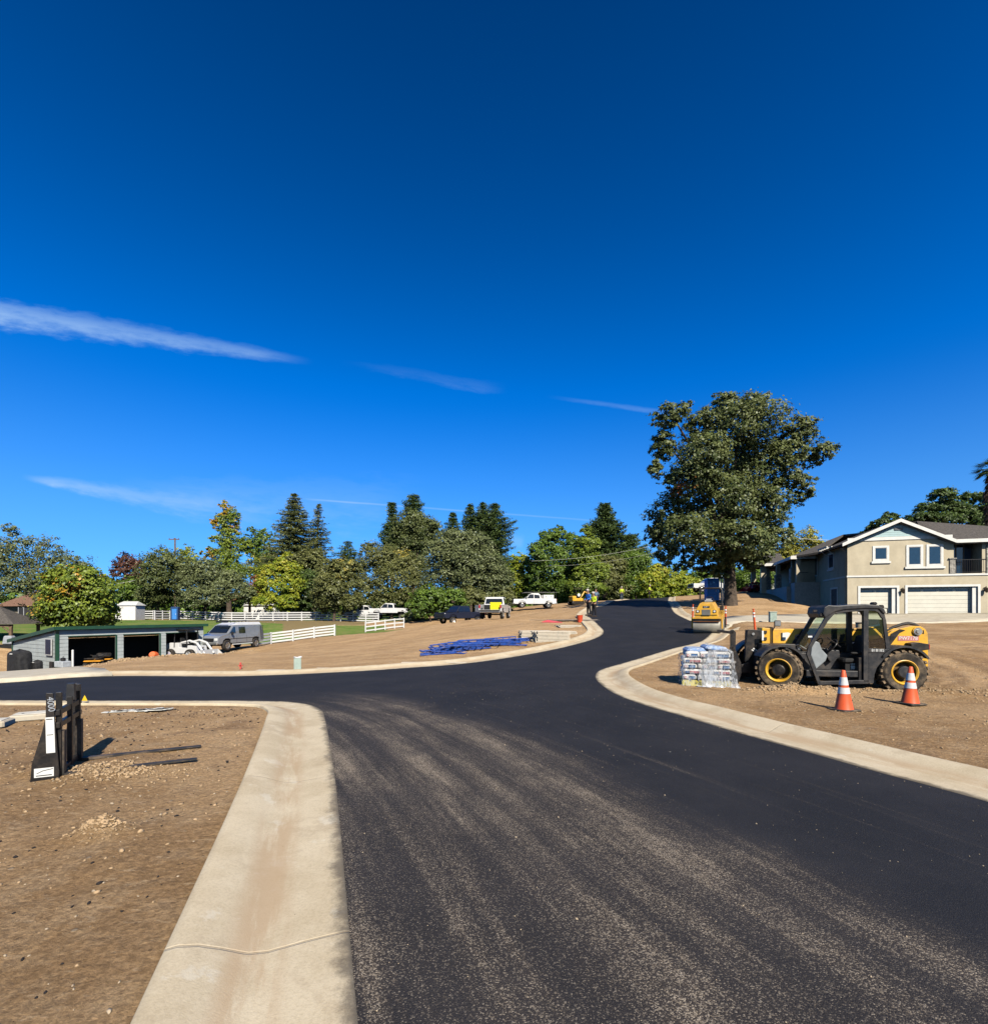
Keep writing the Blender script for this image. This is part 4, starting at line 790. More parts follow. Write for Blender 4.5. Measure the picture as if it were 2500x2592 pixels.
UX, UY = .958, -.286
house = empty('house', (HX, HYY, HZ), math.atan2(UY, UX), 'two storey beige stucco house with white trimmed garage doors and a grey shingle roof', 'house')
def fu(px, v=0.0):
    k_ = (px-CX)/F; ox, oy = HX+.286*v, HYY+.958*v; return (oy*k_-ox)/(.958+.286*k_)
def fz(px, py, v=0.0):
    u = fu(px, v); D = HYY+.958*v-.286*u; return pz(py, D)-HZ
def sv(px, u=0.0):
    k_ = (px-CX)/F; ox, oy = HX+.958*u, HYY-.286*u; return (ox-k_*oy)/(.958*k_-.286)
def szz(px, py, u=0.0):
    v = sv(px, u); return pz(py, HYY-.286*u+.958*v)-HZ
def Z5(a, b): return 2180+a/5.906, 1290+b/5.906
def fp(a, b, v=0.0):
    px, py = Z5(a, b); return fu(px, v), fz(px, py, v)
RW = 15.5      # length of the front to the right
zb1 = fp(0, 985)[1]; zb0 = fp(0, 1010)[1]      # belt band
gx0, gz_ = fu(2175.6), 0
dx0, dtop = fp(685, 1160); dx1, _ = fp(1735, 1160)
g0 = fu(2176.5); g1 = fp(525, 1180)[0]; gtop = dtop-.02
bx0, bz0 = fp(1378, 955); bx1, bz1 = fp(1800, 468)
EAVE = 5.62
w = MB()
T = .30
# front wall as strips around the openings (two garage doors, balcony)
def strip(u0, u1, z0, z1, v0=0.0, v1=T): w.b2(u0, u1, v0, v1, z0, z1)
strip(0, g0, -.5, dtop); strip(g1, dx0, -.5, dtop); strip(dx1, RW, -.5, dtop); strip(0, RW, dtop, bz0); strip(0, bx0, bz0, EAVE); strip(bx1, RW, bz0, EAVE); strip(bx0, bx1, bz1, EAVE)
w.b2(0, T, T, 22, -1.0, EAVE)                          # left side wall
w.b2(RW-T, RW, T, 22, -.5, EAVE); w.b2(T, RW-T, 21.7, 22, -.5, EAVE)
w.b2(bx0, bx1, T, 1.3, bz0-.12, bz0-.01)               # balcony floor
w.b2(bx0-.2, bx0, T, 1.3, bz0, EAVE-.01); w.b2(bx1, bx1+.2, T, 1.3, bz0, EAVE-.01)
b_u0, b_u1 = fp(1385, 0)[0]+.0, bx1-.55
w.b2(bx0, bx1, 1.2, 1.35, bz0, EAVE-.01)
w.prism([(0, EAVE), (6.55, EAVE), (3.4, EAVE+1.35)], .02, T-.02)
w.build('wall', STUC, house)
# belt course and base
tb = MB(); tb.b2(-.06, RW, -.06, .0, zb0, zb1); tb.b2(-.06, 0, 0, sv(2084), zb0, zb1)
tb.b2(.0, 6.9, -.045, .0, fp(300, 460)[1], fp(300, 412)[1]); tb.build('belt_course', WHT, house)
# gable siding
zp_g = 7.44-.24
gs = MB(); s0 = fp(300, 410)[1]
for i in range(9):
    za = s0+i*.17; hw = (zp_g-za)/.4728; h2 = (zp_g-za-.16)/.4728
    if h2 > .05: gs.prism([(3.42-hw, za), (3.42+hw, za), (3.42+h2, za+.16), (3.42-h2, za+.16)], -.045+.012*(i % 2), -.002)
gs.build('gable_siding', SIDG, house)
vt = MB(); u, z = fp(548, 292); vt.b2(u-.28, u+.28, -.09, -.05, z-.09, z+.09); 
for i in range(4): vt.b2(u-.24, u+.24, -.11, -.09, z-.075+i*.04, z-.055+i*.04)
vt.build('gable_vent', pm('vent_grey', (.30, .33, .34), .6), house)
# roof
rf = MB()
zp, ze = 7.44, 5.70; up, ul, ur = 3.42, -.46, 6.95; vo = -.43; th = .17
def slab(p, t=th):
    n = len(p); rf.add([Vector(q_) for q_ in p]+[Vector((q_[0], q_[1], q_[2]-t)) for q_ in p], [tuple(range(n)), tuple(range(2*n-1, n-1, -1))]+[(i, (i+1) % n, (i+1) % n+n, i+n) for i in range(n)])
slab([(ul, vo, ze), (up, vo, zp), (up, 8.2, zp), (ul, 8.2, ze)])
slab([(up, vo+.002, zp), (ur, vo+.002, ze), (ur+.9, 5.0, 7.0), (up, 8.2, zp)])
PK = (6.76, 5.0, 8.05)
slab([(ur-.1, vo+.01, ze-.01), (15.9, vo+.01, ze-.01), PK, (5.9, 2.4, 6.62)])
slab([(15.9, vo, ze-.01), (15.9, 14, ze-.01), (9.5, 9, 7.9), PK])
slab([PK, (9.5, 9, 7.9), (5.0, 10.5, 8.0), (up, 7, zp)])
slab([(ul, 5.4, ze), (2.9, 10.0, 7.8), (2.9, 14, 7.8), (ul-1.5, 19, ze-.25), (ul-1.9, 7.2, ze-.2)])
slab([(2.9, 9.99, 7.79), (up, 6.5, zp+.01), (9.5, 9, 7.9), (9.5, 14, 7.9), (2.9, 14, 7.79)])
slab([(ul-1.5, 19, ze-.25), (2.9, 14, 7.8), (9.5, 14, 7.9), (15.9, 14, ze), (15.9, 22.5, ze-.3), (ul-1.5, 22.5, ze-.3)])
rf.build('roof', SHING, house)
fa = MB()
def fascia(p0, p1, h=.26, t=.06, dz=.035):
    p0, p1 = Vector(p0), Vector(p1); d = (p1-p0); n = Vector((d.y, -d.x, 0)); n = n.normalized()*t if n.length > 1e-6 else Vector((0, -t, 0))
    vs = [p0, p1, p1-Vector((0, 0, h)), p0-Vector((0, 0, h))]; vs = [v_+Vector((0, 0, dz)) for v_ in vs]; fa.add([v_+n*.02 for v_ in vs]+[v_+n for v_ in vs], [(0, 1, 2, 3), (7, 6, 5, 4), (0, 4, 5, 1), (1, 5, 6, 2), (2, 6, 7, 3), (3, 7, 4, 0)])
fascia((ul-.03, vo, ze), (up, vo, zp+.015)); fascia((up, vo, zp+.015), (ur, vo, ze)); fascia((ur+.01, vo, ze), (15.95, vo, ze))
fa.build('fascia', WHT, house)
so_ = MB(); so_.add([(ul, vo+.02, ze-.26), (up, vo+.02, zp-.26), (up, .0, zp-.26), (ul, .0, ze-.26)], [(0, 1, 2, 3)]); so_.add([(up, vo+.02, zp-.26), (ur, vo+.02, ze-.26), (ur, .0, ze-.26), (up, .0, zp-.26)], [(0, 1, 2, 3)])
so_.b2(ur+.02, 15.9, vo+.06, .0, ze-.28, ze-.26); so_.b2(bx0, bx1, .0, 1.2, EAVE-.05, EAVE-.02); so_.build('soffit', pm('soffit_paint', (.42, .41, .40), .8), house)
def window(u0, z0, u1, z1, fw, v=0.0, sill=True, name='window', mat=DGLASS, side=False):
    """frame outer rectangle; side=True puts it in the left wall (u means v there)"""
    f = MB()
    def bb(mb, a0, a1, d0, d1, c0, c1):
        if side: mb.b2(-d1, -d0, a0, a1, c0, c1)
        else: mb.b2(a0, a1, -d1+v, -d0+v, c0, c1)
    bb(f, u0, u1, .0, .05, z1-fw, z1); bb(f, u0, u1, .0, .05, z0, z0+fw); bb(f, u0, u0+fw, .0, .05, z0+fw, z1-fw); bb(f, u1-fw, u1, .0, .05, z0+fw, z1-fw)
    o = f.build(name, WHT, house, bevel=.006)
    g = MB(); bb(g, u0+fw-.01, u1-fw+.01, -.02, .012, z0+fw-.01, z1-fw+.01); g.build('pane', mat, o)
    k_ = MB(); a = .035; bb(k_, u0+fw, u1-fw, .012, .03, z0+fw, z0+fw+a); bb(k_, u0+fw, u1-fw, .012, .03, z1-fw-a, z1-fw); bb(k_, u0+fw, u0+fw+a, .012, .03, z0+fw+a, z1-fw-a); bb(k_, u1-fw-a, u1-fw, .012, .03, z0+fw+a, z1-fw-a); k_.build('sash', pm('sash_vinyl', (.75, .75, .73), .5), o)
    if sill: s_ = MB(); bb(s_, u0-.10, u1+.10, .0, .11, z0-.17, z0-.002); s_.build('sill', WHT, o, bevel=.01)
    return o
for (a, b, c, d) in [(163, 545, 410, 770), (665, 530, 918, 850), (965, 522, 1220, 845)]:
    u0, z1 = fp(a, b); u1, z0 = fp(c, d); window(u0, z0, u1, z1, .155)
# garage doors
def gdoor(u0, u1, ztop, nw, trim_l, trim_r):
    d = MB(); dep = .30; rows = 7; z0 = -.0; H = ztop-.05
    for r in range(rows):
        za, zb = H*r/rows, H*(r+1)/rows-.012; 
        if r == rows-1:
            d.b2(u0+.04, u1-.30, dep, dep+.05, H*r/rows+.17, zb)
            n = nw; wdt = (u1-.30-u0-.04)/n
            for i in range(n+1): x = u0+.04+i*wdt; d.b2(max(u0+.04, x-.09), min(u1-.30, x+.09), dep, dep+.05, za, H*r/rows+.168)
        else: d.b2(u0+.04, u1-.30, dep, dep+.05, za, zb)
    o = d.build('garage_door', DOORW, house)
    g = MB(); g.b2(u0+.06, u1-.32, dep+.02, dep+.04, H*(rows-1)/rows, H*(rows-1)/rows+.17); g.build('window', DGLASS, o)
    f = MB(); f.b2(u0-.16, u0, -.05, 0, -.05, ztop+.16); f.b2(u1, u1+.16, -.05, 0, -.05, ztop+.16); f.b2(u0, u1, -.05, 0, ztop, ztop+.16)
    f.b2(u1-.30, u1, .06, dep+.02, -.05, ztop-.01); f.b2(u0, u1-.3, .06, dep+.3, ztop-.05, ztop-.01)
    f.build('door_trim', WHT, house)
gdoor(g0, g1, gtop, 2, 0, 0); gdoor(dx0, dx1, dtop, 4, 0, 0)
# gaps behind doors closed by a dark interior box
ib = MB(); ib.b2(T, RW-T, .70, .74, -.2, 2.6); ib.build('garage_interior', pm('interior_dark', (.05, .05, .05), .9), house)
for (a, b) in [(604, 1205), (1842, 1190)]:
    u, z = fp(a, b); lm = MB(); lm.b2(u-.06, u+.06, -.04, 0, z-.12, z+.14); lm.tube([(u, -.02, z+.10), (u, -.16, z+.20), (u, -.22, z+.12)], .018, 6); lm.lathe([(.015, .12), (.13, .04), (.11, .0), (.085, -.20), (.05, -.26), (.0, -.27)], (u, -.22, z), 10)
    lm.build('wall_lamp', BRZ, house)
# balcony
bd = MB(); ga, gb = fp(1385, 530)[0], fp(1765, 530)[0]
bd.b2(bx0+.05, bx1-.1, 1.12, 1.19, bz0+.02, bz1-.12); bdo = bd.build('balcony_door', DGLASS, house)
bf = MB(); n = 3
for i in range(n+1): x = bx0+.15+i*(bx1-.25-bx0)/n; bf.b2(x-.04, x+.04, 1.09, 1.12, bz0+.02, bz1-.12)
bf.b2(bx0+.02, bx1-.08, 1.09, 1.12, bz1-.12, bz1-.04); bf.build('door_frame', pm('dark_frame', (.04, .04, .045), .5), bdo)
pr = MB(); p0, _ = fp(1312, 0); p1, _ = fp(1382, 0); pz0 = bz0-.01; pz1 = fp(1340, 738)[1]; pr.b2(p0, p1+.06, -.07, .40, pz0, pz1); pr.b2(p0-.06, p1+.12, -.13, .46, pz1, pz1+.07); pr.build('stone_pier', STONE, house); pr = MB()
c0, _ = fp(1862, 0); pr.b2(c0, c0+.5, -.07, .4, pz0, bz1+.1); pr.build('stone_pier', STONE, house)
rl = MB(); r1 = fp(1385, 757)[1]; rl.b2(p1+.08, c0, -.03, .02, r1, r1+.05); rl.b2(p1+.08, c0, -.02, .01, bz0+.08, bz0+.11)
x = p1+.18
while x < c0-.05: rl.b2(x-.008, x+.008, -.012, .004, bz0+.11, r1); x += .11
rl.build('railing', BLK, house)
# side wall windows, bracket awning, door, downpipe
va, vb = sv(2109), sv(2097); za, zb_ = szz(2105, 1440), szz(2103, 1400)
window(min(va, vb)-.12, za, max(va, vb)+.05, zb_, .10, side=True)
v0_, v1_ = sv(2120), sv(2102); window(min(v0_, v1_), -1.0+1.0*.1, max(v0_, v1_), szz(2112, 1487), .11, side=True, sill=False)
v0_, v1_ = sv(2069), sv(2054); window(min(v0_, v1_), szz(2060, 1460), max(v0_, v1_), szz(2060, 1412), .10, side=True, sill=False)
aw = MB(); vm_ = (va+vb)/2
for dv in (-.9, -.3, .3, .9): aw.b2(-.75, 0, vm_+dv-.04, vm_+dv+.04, zb_+.28, zb_+.40)
aw.b2(-.70, -.60, vm_-1.2, vm_+1.2, zb_+.40, zb_+.48); aw.b2(-.35, -.27, vm_-1.2, vm_+1.2, zb_+.40, zb_+.48)
for dv in (-.8, .8): aw.tube([(0, vm_+dv, zb_-.2), (-.3, vm_+dv, zb_), (-.55, vm_+dv, zb_+.28)], .04, 6)
aw.build('window_trellis', WHT, house)
dp = MB(); dp.tube([(-.4, .25, ze-.3), (-.2, .25, ze-.42), (-.06, .25, ze-.6), (-.06, .25, .1)], .045, 8); dp.build('downpipe', pm('pipe_beige', (.40, .36, .28), .6), house)
# porch along the left side
po = MB()
po.b2(-2.05, -.01, 6.9, 8.3, -.4, 3.05); po.b2(-2.4, -.01, 8.3, 21.5, -.4, 2.75); po.build('porch_base', SHADEC, house)
pw = MB(); pw.b2(-2.0, -.02, 8.2, 8.5, 3.05, EAVE-.2); pw.b2(-1.9, -1.55, 6.95, 7.3, 3.05, EAVE-.35); pw.build('porch_wall', STUC, house)
for b_ in ((-2.05, -1.35, 8.3, 9.0, 3.05, 4.5), (-2.45, -1.9, 12.5, 13.1, 2.75, 4.2), (-2.45, -1.9, 17, 17.6, 2.75, 4.2)): ps = MB(); ps.b2(*b_); ps.build('stone_pier', STONE, house)
for (a, b, w_) in ((-2.35, 12.6, .36), (-2.4, 17.1, .4), (-3.5, 14.2, .5), (-3.5, 19.6, .5)):
    pc = MB(); pc.b2(a, a+w_, b, b+w_, 2.3, EAVE-.35); pc.build('porch_column', STUC, house)
pf = MB(); pf.b2(ul-1.9, -.3, 6.80, 6.86, ze-.46, ze-.14); pf.b2(ul-1.96, ul-1.9, 6.8, 13.6, ze-.46, ze-.2); pf.b2(-3.3, -2.2, 13.5, 13.56, ze-.5, ze-.22); pf.build('porch_fascia', WHT, house)
pg = MB(); pg.add([(-4.0, 13.5, ze-.3), (-4.0, 20.5, ze-.3), (-3.9, 17, ze+.95), (-1.2, 17, ze+1.2), (-1.2, 13.5, ze-.1), (-1.2, 20.5, ze-.1)], [(0, 2, 3, 4), (1, 5, 3, 2), (0, 1, 2)]); so2 = pg.build('porch_gable', SHING, house)
sm = so2.modifiers.new('thickness', 'SOLIDIFY'); sm.thickness = .12
pr2 = MB(); pr2.b2(-2.0, -.9, 6.96, 6.99, 3.95, 4.0)
for i in range(12): pr2.b2(-1.3+i*.09, -1.285+i*.09, 6.96, 6.98, 3.1, 3.95)
pr2.build('railing', BLK, house)

# neighbour house seen through the porch
nb = empty('house', (px2x(1965, 92), 92, gz(px2x(1965, 92), 92)), 0, 'low white eaved house glimpsed between the porch columns behind the red tractor', 'house')
m_ = MB(); m_.b2(-3, 9, 0, 6, 0, 3.2); m_.build('wall', pm('nb_wall', (.35, .36, .34), .8), nb)
m_ = MB(); m_.b2(-3.6, 9.6, -.8, 0, 3.2, 3.7); m_.build('fascia', WHT, nb)
m_ = MB(); m_.prism([(-.8, 3.7), (3, 6.8), (6.5, 3.7)], -3.6, 9.6, 'x'); m_.build('roof', pm('nb_roof', (.33, .20, .15), .9, var=.2), nb)
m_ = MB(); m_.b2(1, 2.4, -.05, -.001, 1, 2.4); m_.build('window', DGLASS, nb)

# ------------------------------------------------------------------ metal garage
GS = pm('grey_steel_siding', (.50, .55, .55), .5, var=.06, scale=2, dirt=(.30, .29, .26), dscale=1.5, damt=.25)
GRN = pm('dark_green_steel', (.018, .075, .045), .45, var=.12, scale=3)
ga_ = empty('garage', (-28.1, 33.0, -2.45), math.atan2(.87, .49), 'long grey metal garage with dark green trim and three open bays', 'garage')
# local x runs along the open front, local y to the back left
GL, GD = 9.6, 6.9; zt = .80+2.45; zbk = -.20+2.45
w = MB()
def ribs(mb, x0, x1, y, z0, z1, out=-1):
    z = z0
    while z < z1-.02:
        zz = min(z+.25, z1); mb.b2(x0, x1, y, y+.05, z, zz-.03); mb.b2(x0, x1, y+.02, y+.05, zz-.03, zz); z = zz
ribs(w, 0, GL, 0, zt-.62, zt-.12); bays = [(.62, 3.35), (3.85, 6.25), (6.72, 9.1)]; ed = [0]+[v_ for b_ in bays for v_ in b_]+[GL]
for i in range(0, len(ed), 2): ribs(w, ed[i], ed[i+1], 0, -.3, zt-.62)
w.build('front_wall', GS, ga_)
sw = MB(); n = 13
for i in range(n):
    z0 = -.3+i*.26; z1 = z0+.225
    def yl(z): return GD if z <= zbk-.15 else max(0, GD*(1-(z-(zbk-.15))/(zt-zbk)))
    y1 = yl(z1)
    if z0 < zt-.15: sw.b2(-.001, .05, .08, max(.1, y1), z0, z1); sw.b2(.02, .05, .08, max(.1, y1), z1, z0+.26)
sw.prism([(.02, -.3), (GD-.02, -.3), (GD-.02, zbk-.12), (.02, zt-.12)], .051, .10, 'x'); sw.build('side_wall', GS, ga_)
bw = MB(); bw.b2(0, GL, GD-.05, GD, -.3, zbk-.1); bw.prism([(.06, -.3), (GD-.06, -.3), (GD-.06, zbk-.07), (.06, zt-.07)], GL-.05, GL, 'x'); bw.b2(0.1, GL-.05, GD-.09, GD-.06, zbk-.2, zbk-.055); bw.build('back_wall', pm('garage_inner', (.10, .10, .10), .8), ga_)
r_ = MB(); r_.add([(-.18, -.25, zt), (GL+.2, -.25, zt), (GL+.2, GD+.2, zbk), (-.18, GD+.2, zbk), (-.18, -.25, zt-.05), (GL+.2, -.25, zt-.05), (GL+.2, GD+.2, zbk-.05), (-.18, GD+.2, zbk-.05)], [(0, 1, 2, 3), (7, 6, 5, 4), (0, 4, 5, 1), (1, 5, 6, 2), (2, 6, 7, 3), (3, 7, 4, 0)]); r_.build('roof', GRN, ga_)
tr = MB(); tr.b2(-.2, GL+.22, -.31, -.24, zt-.18, zt+.03); 
tr.add([(-.24, -.28, zt+.03), (-.18, -.28, zt+.03), (-.18, GD+.2, zbk+.03), (-.24, GD+.2, zbk+.03), (-.24, -.28, zt-.20), (-.18, -.28, zt-.20), (-.18, GD+.2, zbk-.20), (-.24, GD+.2, zbk-.20)], [(0, 1, 2, 3), (7, 6, 5, 4), (0, 4, 5, 1), (1, 5, 6, 2), (2, 6, 7, 3), (3, 7, 4, 0)])
tr.b2(-.05, .12, -.05, .0, -.3, zt-.12); tr.b2(-.05, 0, 0, .12, -.3, zt-.12); tr.b2(-.05, 0, GD-.12, GD, -.3, zbk-.12)
for a, b in bays: tr.b2(b-.01, b+.09, -.03, .0, -.3, zt-.62); tr.b2(a-.03, b+.03, -.02, .0, zt-.65, zt-.60)
tr.build('trim', GRN, ga_)
sp_ = MB(); sp_.b2(-.12, -.06, .45, 1.35, zt-1.85, zt-.75); o = sp_.build('solar_panel', pm('panel_frame', (.6, .6, .6), .4), ga_)
sp_ = MB(); sp_.b2(-.13, -.12, .52, 1.28, zt-1.78, zt-.82); sp_.build('cells', pm('panel_cells', (.012, .018, .05), .5), o)
mb_ = MB(); mb_.b2(-.16, -.001, .18, .62, zt-2.75, zt-2.25); mb_.build('meter_box', BLK, ga_)

# ------------------------------------------------------------------ shared paints
YEL = pm('machine_yellow', (.92, .50, .045), .42, var=.08, scale=3, dirt=(.40, .25, .12), dscale=4, damt=.5, coat=.2)
CHAR = pm('charcoal_steel', (.028, .031, .038), .48, var=.2, scale=5, dirt=(.16, .125, .09), dscale=5, damt=.35)
BLKS = pm('black_steel', (.014, .014, .016), .42, var=.25, scale=5, dirt=(.13, .10, .075), dscale=6, damt=.4, bump=.002, bscale=30)
RUB = pm('tyre_rubber', (.022, .021, .020), .85, var=.2, scale=8, dirt=(.12, .09, .062), dscale=6, damt=.5)
RUBM = pm('dusty_rubber', (.040, .034, .029), .9, var=.3, scale=6, dirt=(.26, .19, .12), dscale=5, damt=.75)
MUD = pm('muddy_tread', (.30, .215, .135), .95, var=.22, scale=14, dirt=(.09, .068, .048), dscale=10, damt=.75, bump=.02, bscale=22)
GREYP = pm('grey_plastic', (.30, .33, .35), .5, var=.08)
CHR = pm('bright_metal', (.62, .62, .60), .3, metal=.8, var=.1)
WLAB = pm('white_label', (.82, .82, .80), .6, var=.03)
REDL = pm('red_lens', (.45, .01, .015), .25, coat=.5)
WCAR = pm('white_car_paint', (.82, .82, .82), .28, var=.02, scale=1, dirt=(.62, .58, .50), dscale=1.3, damt=.3, coat=.6)
SEATB = pm('black_vinyl', (.012, .012, .013), .6)
TGLASS = glass_mat('tinted_glass', (.78, .90, .80)); WGLASS = glass_mat('windscreen_glass', (.72, .82, .76), refl=.06); CARG = pm('car_glass', (.012, .016, .02), .05, spec=1.0, coat=.7)
class Fr:
    """a local frame standing in the world; turns photograph measurements into local sizes"""
    def __init__(s, o, ang): s.o = o; s.c, s.s = math.cos(ang), math.sin(ang)
    def u(s, px, v=0.0):
        k_ = (px-CX)/F; ox, oy = s.o[0]-s.s*v, s.o[1]+s.c*v; return (ox-k_*oy)/(k_*s.s-s.c)
    def p(s, px, py, v=0.0):
        u = s.u(px, v); D = s.o[1]+s.c*v+s.s*u; return u, pz(py, D)-s.o[2]
def wheel(parent, c, r, w, rim_mat, tread_mat=RUB, lugs=0, rimr=.58, hub_mat=None, steer=0.0, n=28, name='wheel', side=-1, sp=5):
    """axis along local y; the outer face looks to side*y"""
    e = bpy.data.objects.new(name, None); C.objects.link(e); e.parent = parent; e.location = c; e.rotation_euler = (0, 0, steer)
    t = MB(); y0, y1 = -w/2, w/2
    t.lathe([(r*rimr, y0+.01), (r*.86, y0-.012), (r*.955, y0+.02), (r, y0+w*.16), (r*1.005, 0), (r, y1-w*.16), (r*.955, y1-.02), (r*.86, y1+.012), (r*rimr, y1-.01)], (0, 0, 0), n, 'y', closed=True)
    t.m = [0]*len(t.f)
    if lugs:
        t.cm = 1
        for i in range(lugs):
            for s_ in (-1, 1):
                a = 2*math.pi*(i+(.25 if s_ > 0 else -.25))/lugs; ca, sa = math.cos(a), math.sin(a)
                t.box((ca*r*1.0, s_*w*.26, sa*r*1.0), (r*.09, w*.50, r*.13), (0, -a, 0) if True else None)
        t.cm = 0
        for j, f in enumerate(t.f[:n*9]):
            k = j//n
            if 2 <= k <= 5: t.m[j] = 1
    t.build('tyre', [RUB if not lugs else RUBM, tread_mat], e, smooth=True)
    q_ = MB(); s = side; yo = s*w/2
    q_.lathe([(r*rimr*1.02, yo*1.0), (r*rimr*.96, yo*1.04), (r*rimr*.86, yo*.9), (r*rimr*.78, yo*.0), (r*rimr*.60, yo*-.25), (r*rimr*.34, yo*-.2), (r*rimr*.32, yo*.62), (.001, yo*.62)], (0, 0, 0), n, 'y'); nf = n*6; q_.f = q_.f[:nf]; q_.m = q_.m[:nf]
    if not lugs:
        for i in range(sp):
            a = 2*math.pi*i/sp; q_.box((math.cos(a)*r*rimr*.55, yo*.72, math.sin(a)*r*rimr*.55), (r*rimr*.75, w*.12, r*rimr*.22), (0, -a, 0))
    q_.build('rim', rim_mat, e, smooth=True)
    if lugs:
        q2 = MB(); q2.lathe([(r*rimr*.74, yo*.30), (r*rimr*.70, yo*.12), (r*rimr*.34, yo*.14), (r*rimr*.32, yo*.3)], (0, 0, 0), n, 'y'); q2.f = q2.f[:n*3]; q2.m = q2.m[:n*3]; q2.build('rim_disc', pm('muddy_shadow_rim', (.20, .12, .045), .8, var=.4, scale=9, dirt=(.05, .04, .03), dscale=8, damt=.8), e, smooth=True)  # disc darkens the rim's inside as shadow, in a mud colour
    if hub_mat:
        h = MB(); h.lathe([(r*.30, yo*.60), (r*.29, yo*.95), (r*.25, yo*1.05), (.001, yo*1.08)], (0, 0, 0), 18, 'y'); h.build('hub', hub_mat, e, smooth=True)
    return e

# ------------------------------------------------------------------ telehandler
def telehandler():
    o = (6.50, 11.60, gz(6.5, 11.6)-.03); ang = math.atan2(-.40, 2.48); fr = Fr(o, ang)
    t = empty('telehandler', o, ang, 'yellow and black telehandler with an open cab parked on the dirt behind two cones', 'telehandler')
    def z8(a, b, v=0.0): return fr.p(1800+a/3.15, 1500+b/3.15, v)
    def pl(pts, v=0.0): return [z8(a, b, v) for a, b in pts]
    def prism(name, pts, v, w, mat, par=t, bevel=.006, mb=None):
        m = mb or MB(); m.prism(pl(pts, v), v, v+w)
        if mb is None: return m.build(name, mat, par, bevel=bevel)
    # wheels
    xf, zf = z8(562, 690); xr, zr = z8(1545, 660); r = .455
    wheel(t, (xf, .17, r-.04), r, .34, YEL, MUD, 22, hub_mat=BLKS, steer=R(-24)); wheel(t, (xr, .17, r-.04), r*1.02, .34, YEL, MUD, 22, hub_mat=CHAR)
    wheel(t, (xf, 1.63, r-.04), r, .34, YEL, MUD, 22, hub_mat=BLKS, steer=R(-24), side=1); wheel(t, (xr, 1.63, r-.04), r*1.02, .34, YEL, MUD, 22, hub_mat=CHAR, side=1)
    for xx in (xf, xr): ax = MB(); ax.cyl((xx, .3, r), (xx, 1.5, r), .09); ax.ball((xx, .9, r), .19); ax.build('axle', BLKS, t, smooth=True)
    # chassis
    ch = MB(); ch.b2(xf-.35, xr+.35, .52, 1.30, .40, .78); ch.b2(xf+.55, xr-.55, .10, .52, .28, .42); ch.b2(xf-.25, xf+.5, .55, 1.25, .78, .98); ch.b2(xf+.5, xr-.5, 1.0, 1.75, .35, .98); ch.build('chassis', CHAR, t, bevel=.015)
    eng = MB(); eng.b2(xf+.55, xr-.45, 1.22, 1.78, .98, 1.16); eng.build('engine_cover', YEL, t, bevel=.03)
    # rear frame and counterweight
    prism('rear_frame', [(1400, 452), (1402, 335), (1440, 305), (1500, 290), (1560, 275), (1620, 266), (1670, 270), (1705, 292), (1724, 325), (1727, 400), (1727, 585), (1700, 600), (1640, 500), (1560, 470)], .38, .09, YEL)
    prism('rear_frame', [(1440, 430), (1402, 335), (1440, 305), (1500, 290), (1560, 275), (1620, 266), (1670, 270), (1705, 292), (1724, 325), (1727, 400), (1727, 585), (1600, 520)], 1.28, .08, YEL)
    prism('counterweight', [(1660, 470), (1727, 470), (1727, 600), (1700, 640), (1660, 600)], .47, .80, YEL)
    cp = MB(); a_, b_ = z8(1638, 310, .38); cp.cyl((a_, .30, b_), (a_, 1.42, b_), .045); cp.cyl((a_, .335, b_), (a_, .38, b_), .085, .075); cp.build('pivot_pin', CHR, t, smooth=True)
    bz = MB(); bz.cyl((a_, .35, b_), (a_, .378, b_), .10); bz.build('pin_boss', YEL, t, smooth=True)
    dk = MB(); dk.prism(pl([(1430, 330), (1500, 292), (1545, 300), (1500, 322), (1425, 380)], .375), .365, .379); dk.prism(pl([(1404, 352), (1470, 322), (1500, 322), (1412, 440)], .375), .370, .379)  # black plates stand for the shade in the rear frame's openings
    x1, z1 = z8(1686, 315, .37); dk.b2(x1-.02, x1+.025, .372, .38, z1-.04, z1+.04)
    x1, z1 = z8(1537, 437, .37); dk.cyl((x1, .372, z1), (x1, .385, z1), .02); dk.build('frame_shadow_gaps', BLKS, t)
    prism('tail_lamp_housing', [(1590, 405), (1650, 398), (1735, 412), (1738, 455), (1690, 463), (1600, 440)], .18, .19, BLKS)
    prism('tail_lamp', [(1728, 412), (1742, 414), (1742, 452), (1728, 455)], .19, .17, REDL)
    hz_ = MB()
    for dy, off in ((.86, 0), (.94, 4), (1.02, -6)):
        hz_.tube([(*[z8(1395, 305+off, dy)[0]], dy, z8(1395, 305+off, dy)[1])]+[(z8(a, b+off, dy)[0], dy, z8(a, b+off, dy)[1]) for a, b in [(1450, 278), (1520, 254), (1570, 246), (1620, 255), (1650, 272)]], .022, 8)
    hz_.build('hydraulic_hoses', pm('hose_rubber', (.03, .022, .02), .6), t, smooth=True)
    # boom
    bo = MB(); bo.prism(pl([(490, 290), (1700, 285), (1705, 345), (1330, 392), (700, 408), (490, 404)], .86), .86, 1.16); boom = bo.build('boom', YEL, t, bevel=.012)
    bc = MB(); bc.prism(pl([(405, 281), (480, 283), (480, 421), (405, 421)], .83), .83, 1.19); bc.build('boom_head', YEL, boom, bevel=.01)
    bs = MB()
    for (a0, a1, b0, b1, v) in ((472, 478, 278, 416, .815), (484, 490, 276, 412, .82)): bs.prism(pl([(a0, b0), (a1, b0), (a1, b1), (a0, b1)], v), v, v+.38)
    for b in (315, 368): x, z = z8(430, b, .82); bs.b2(x-.03, x+.03, .80, .83, z-.035, z+.035)
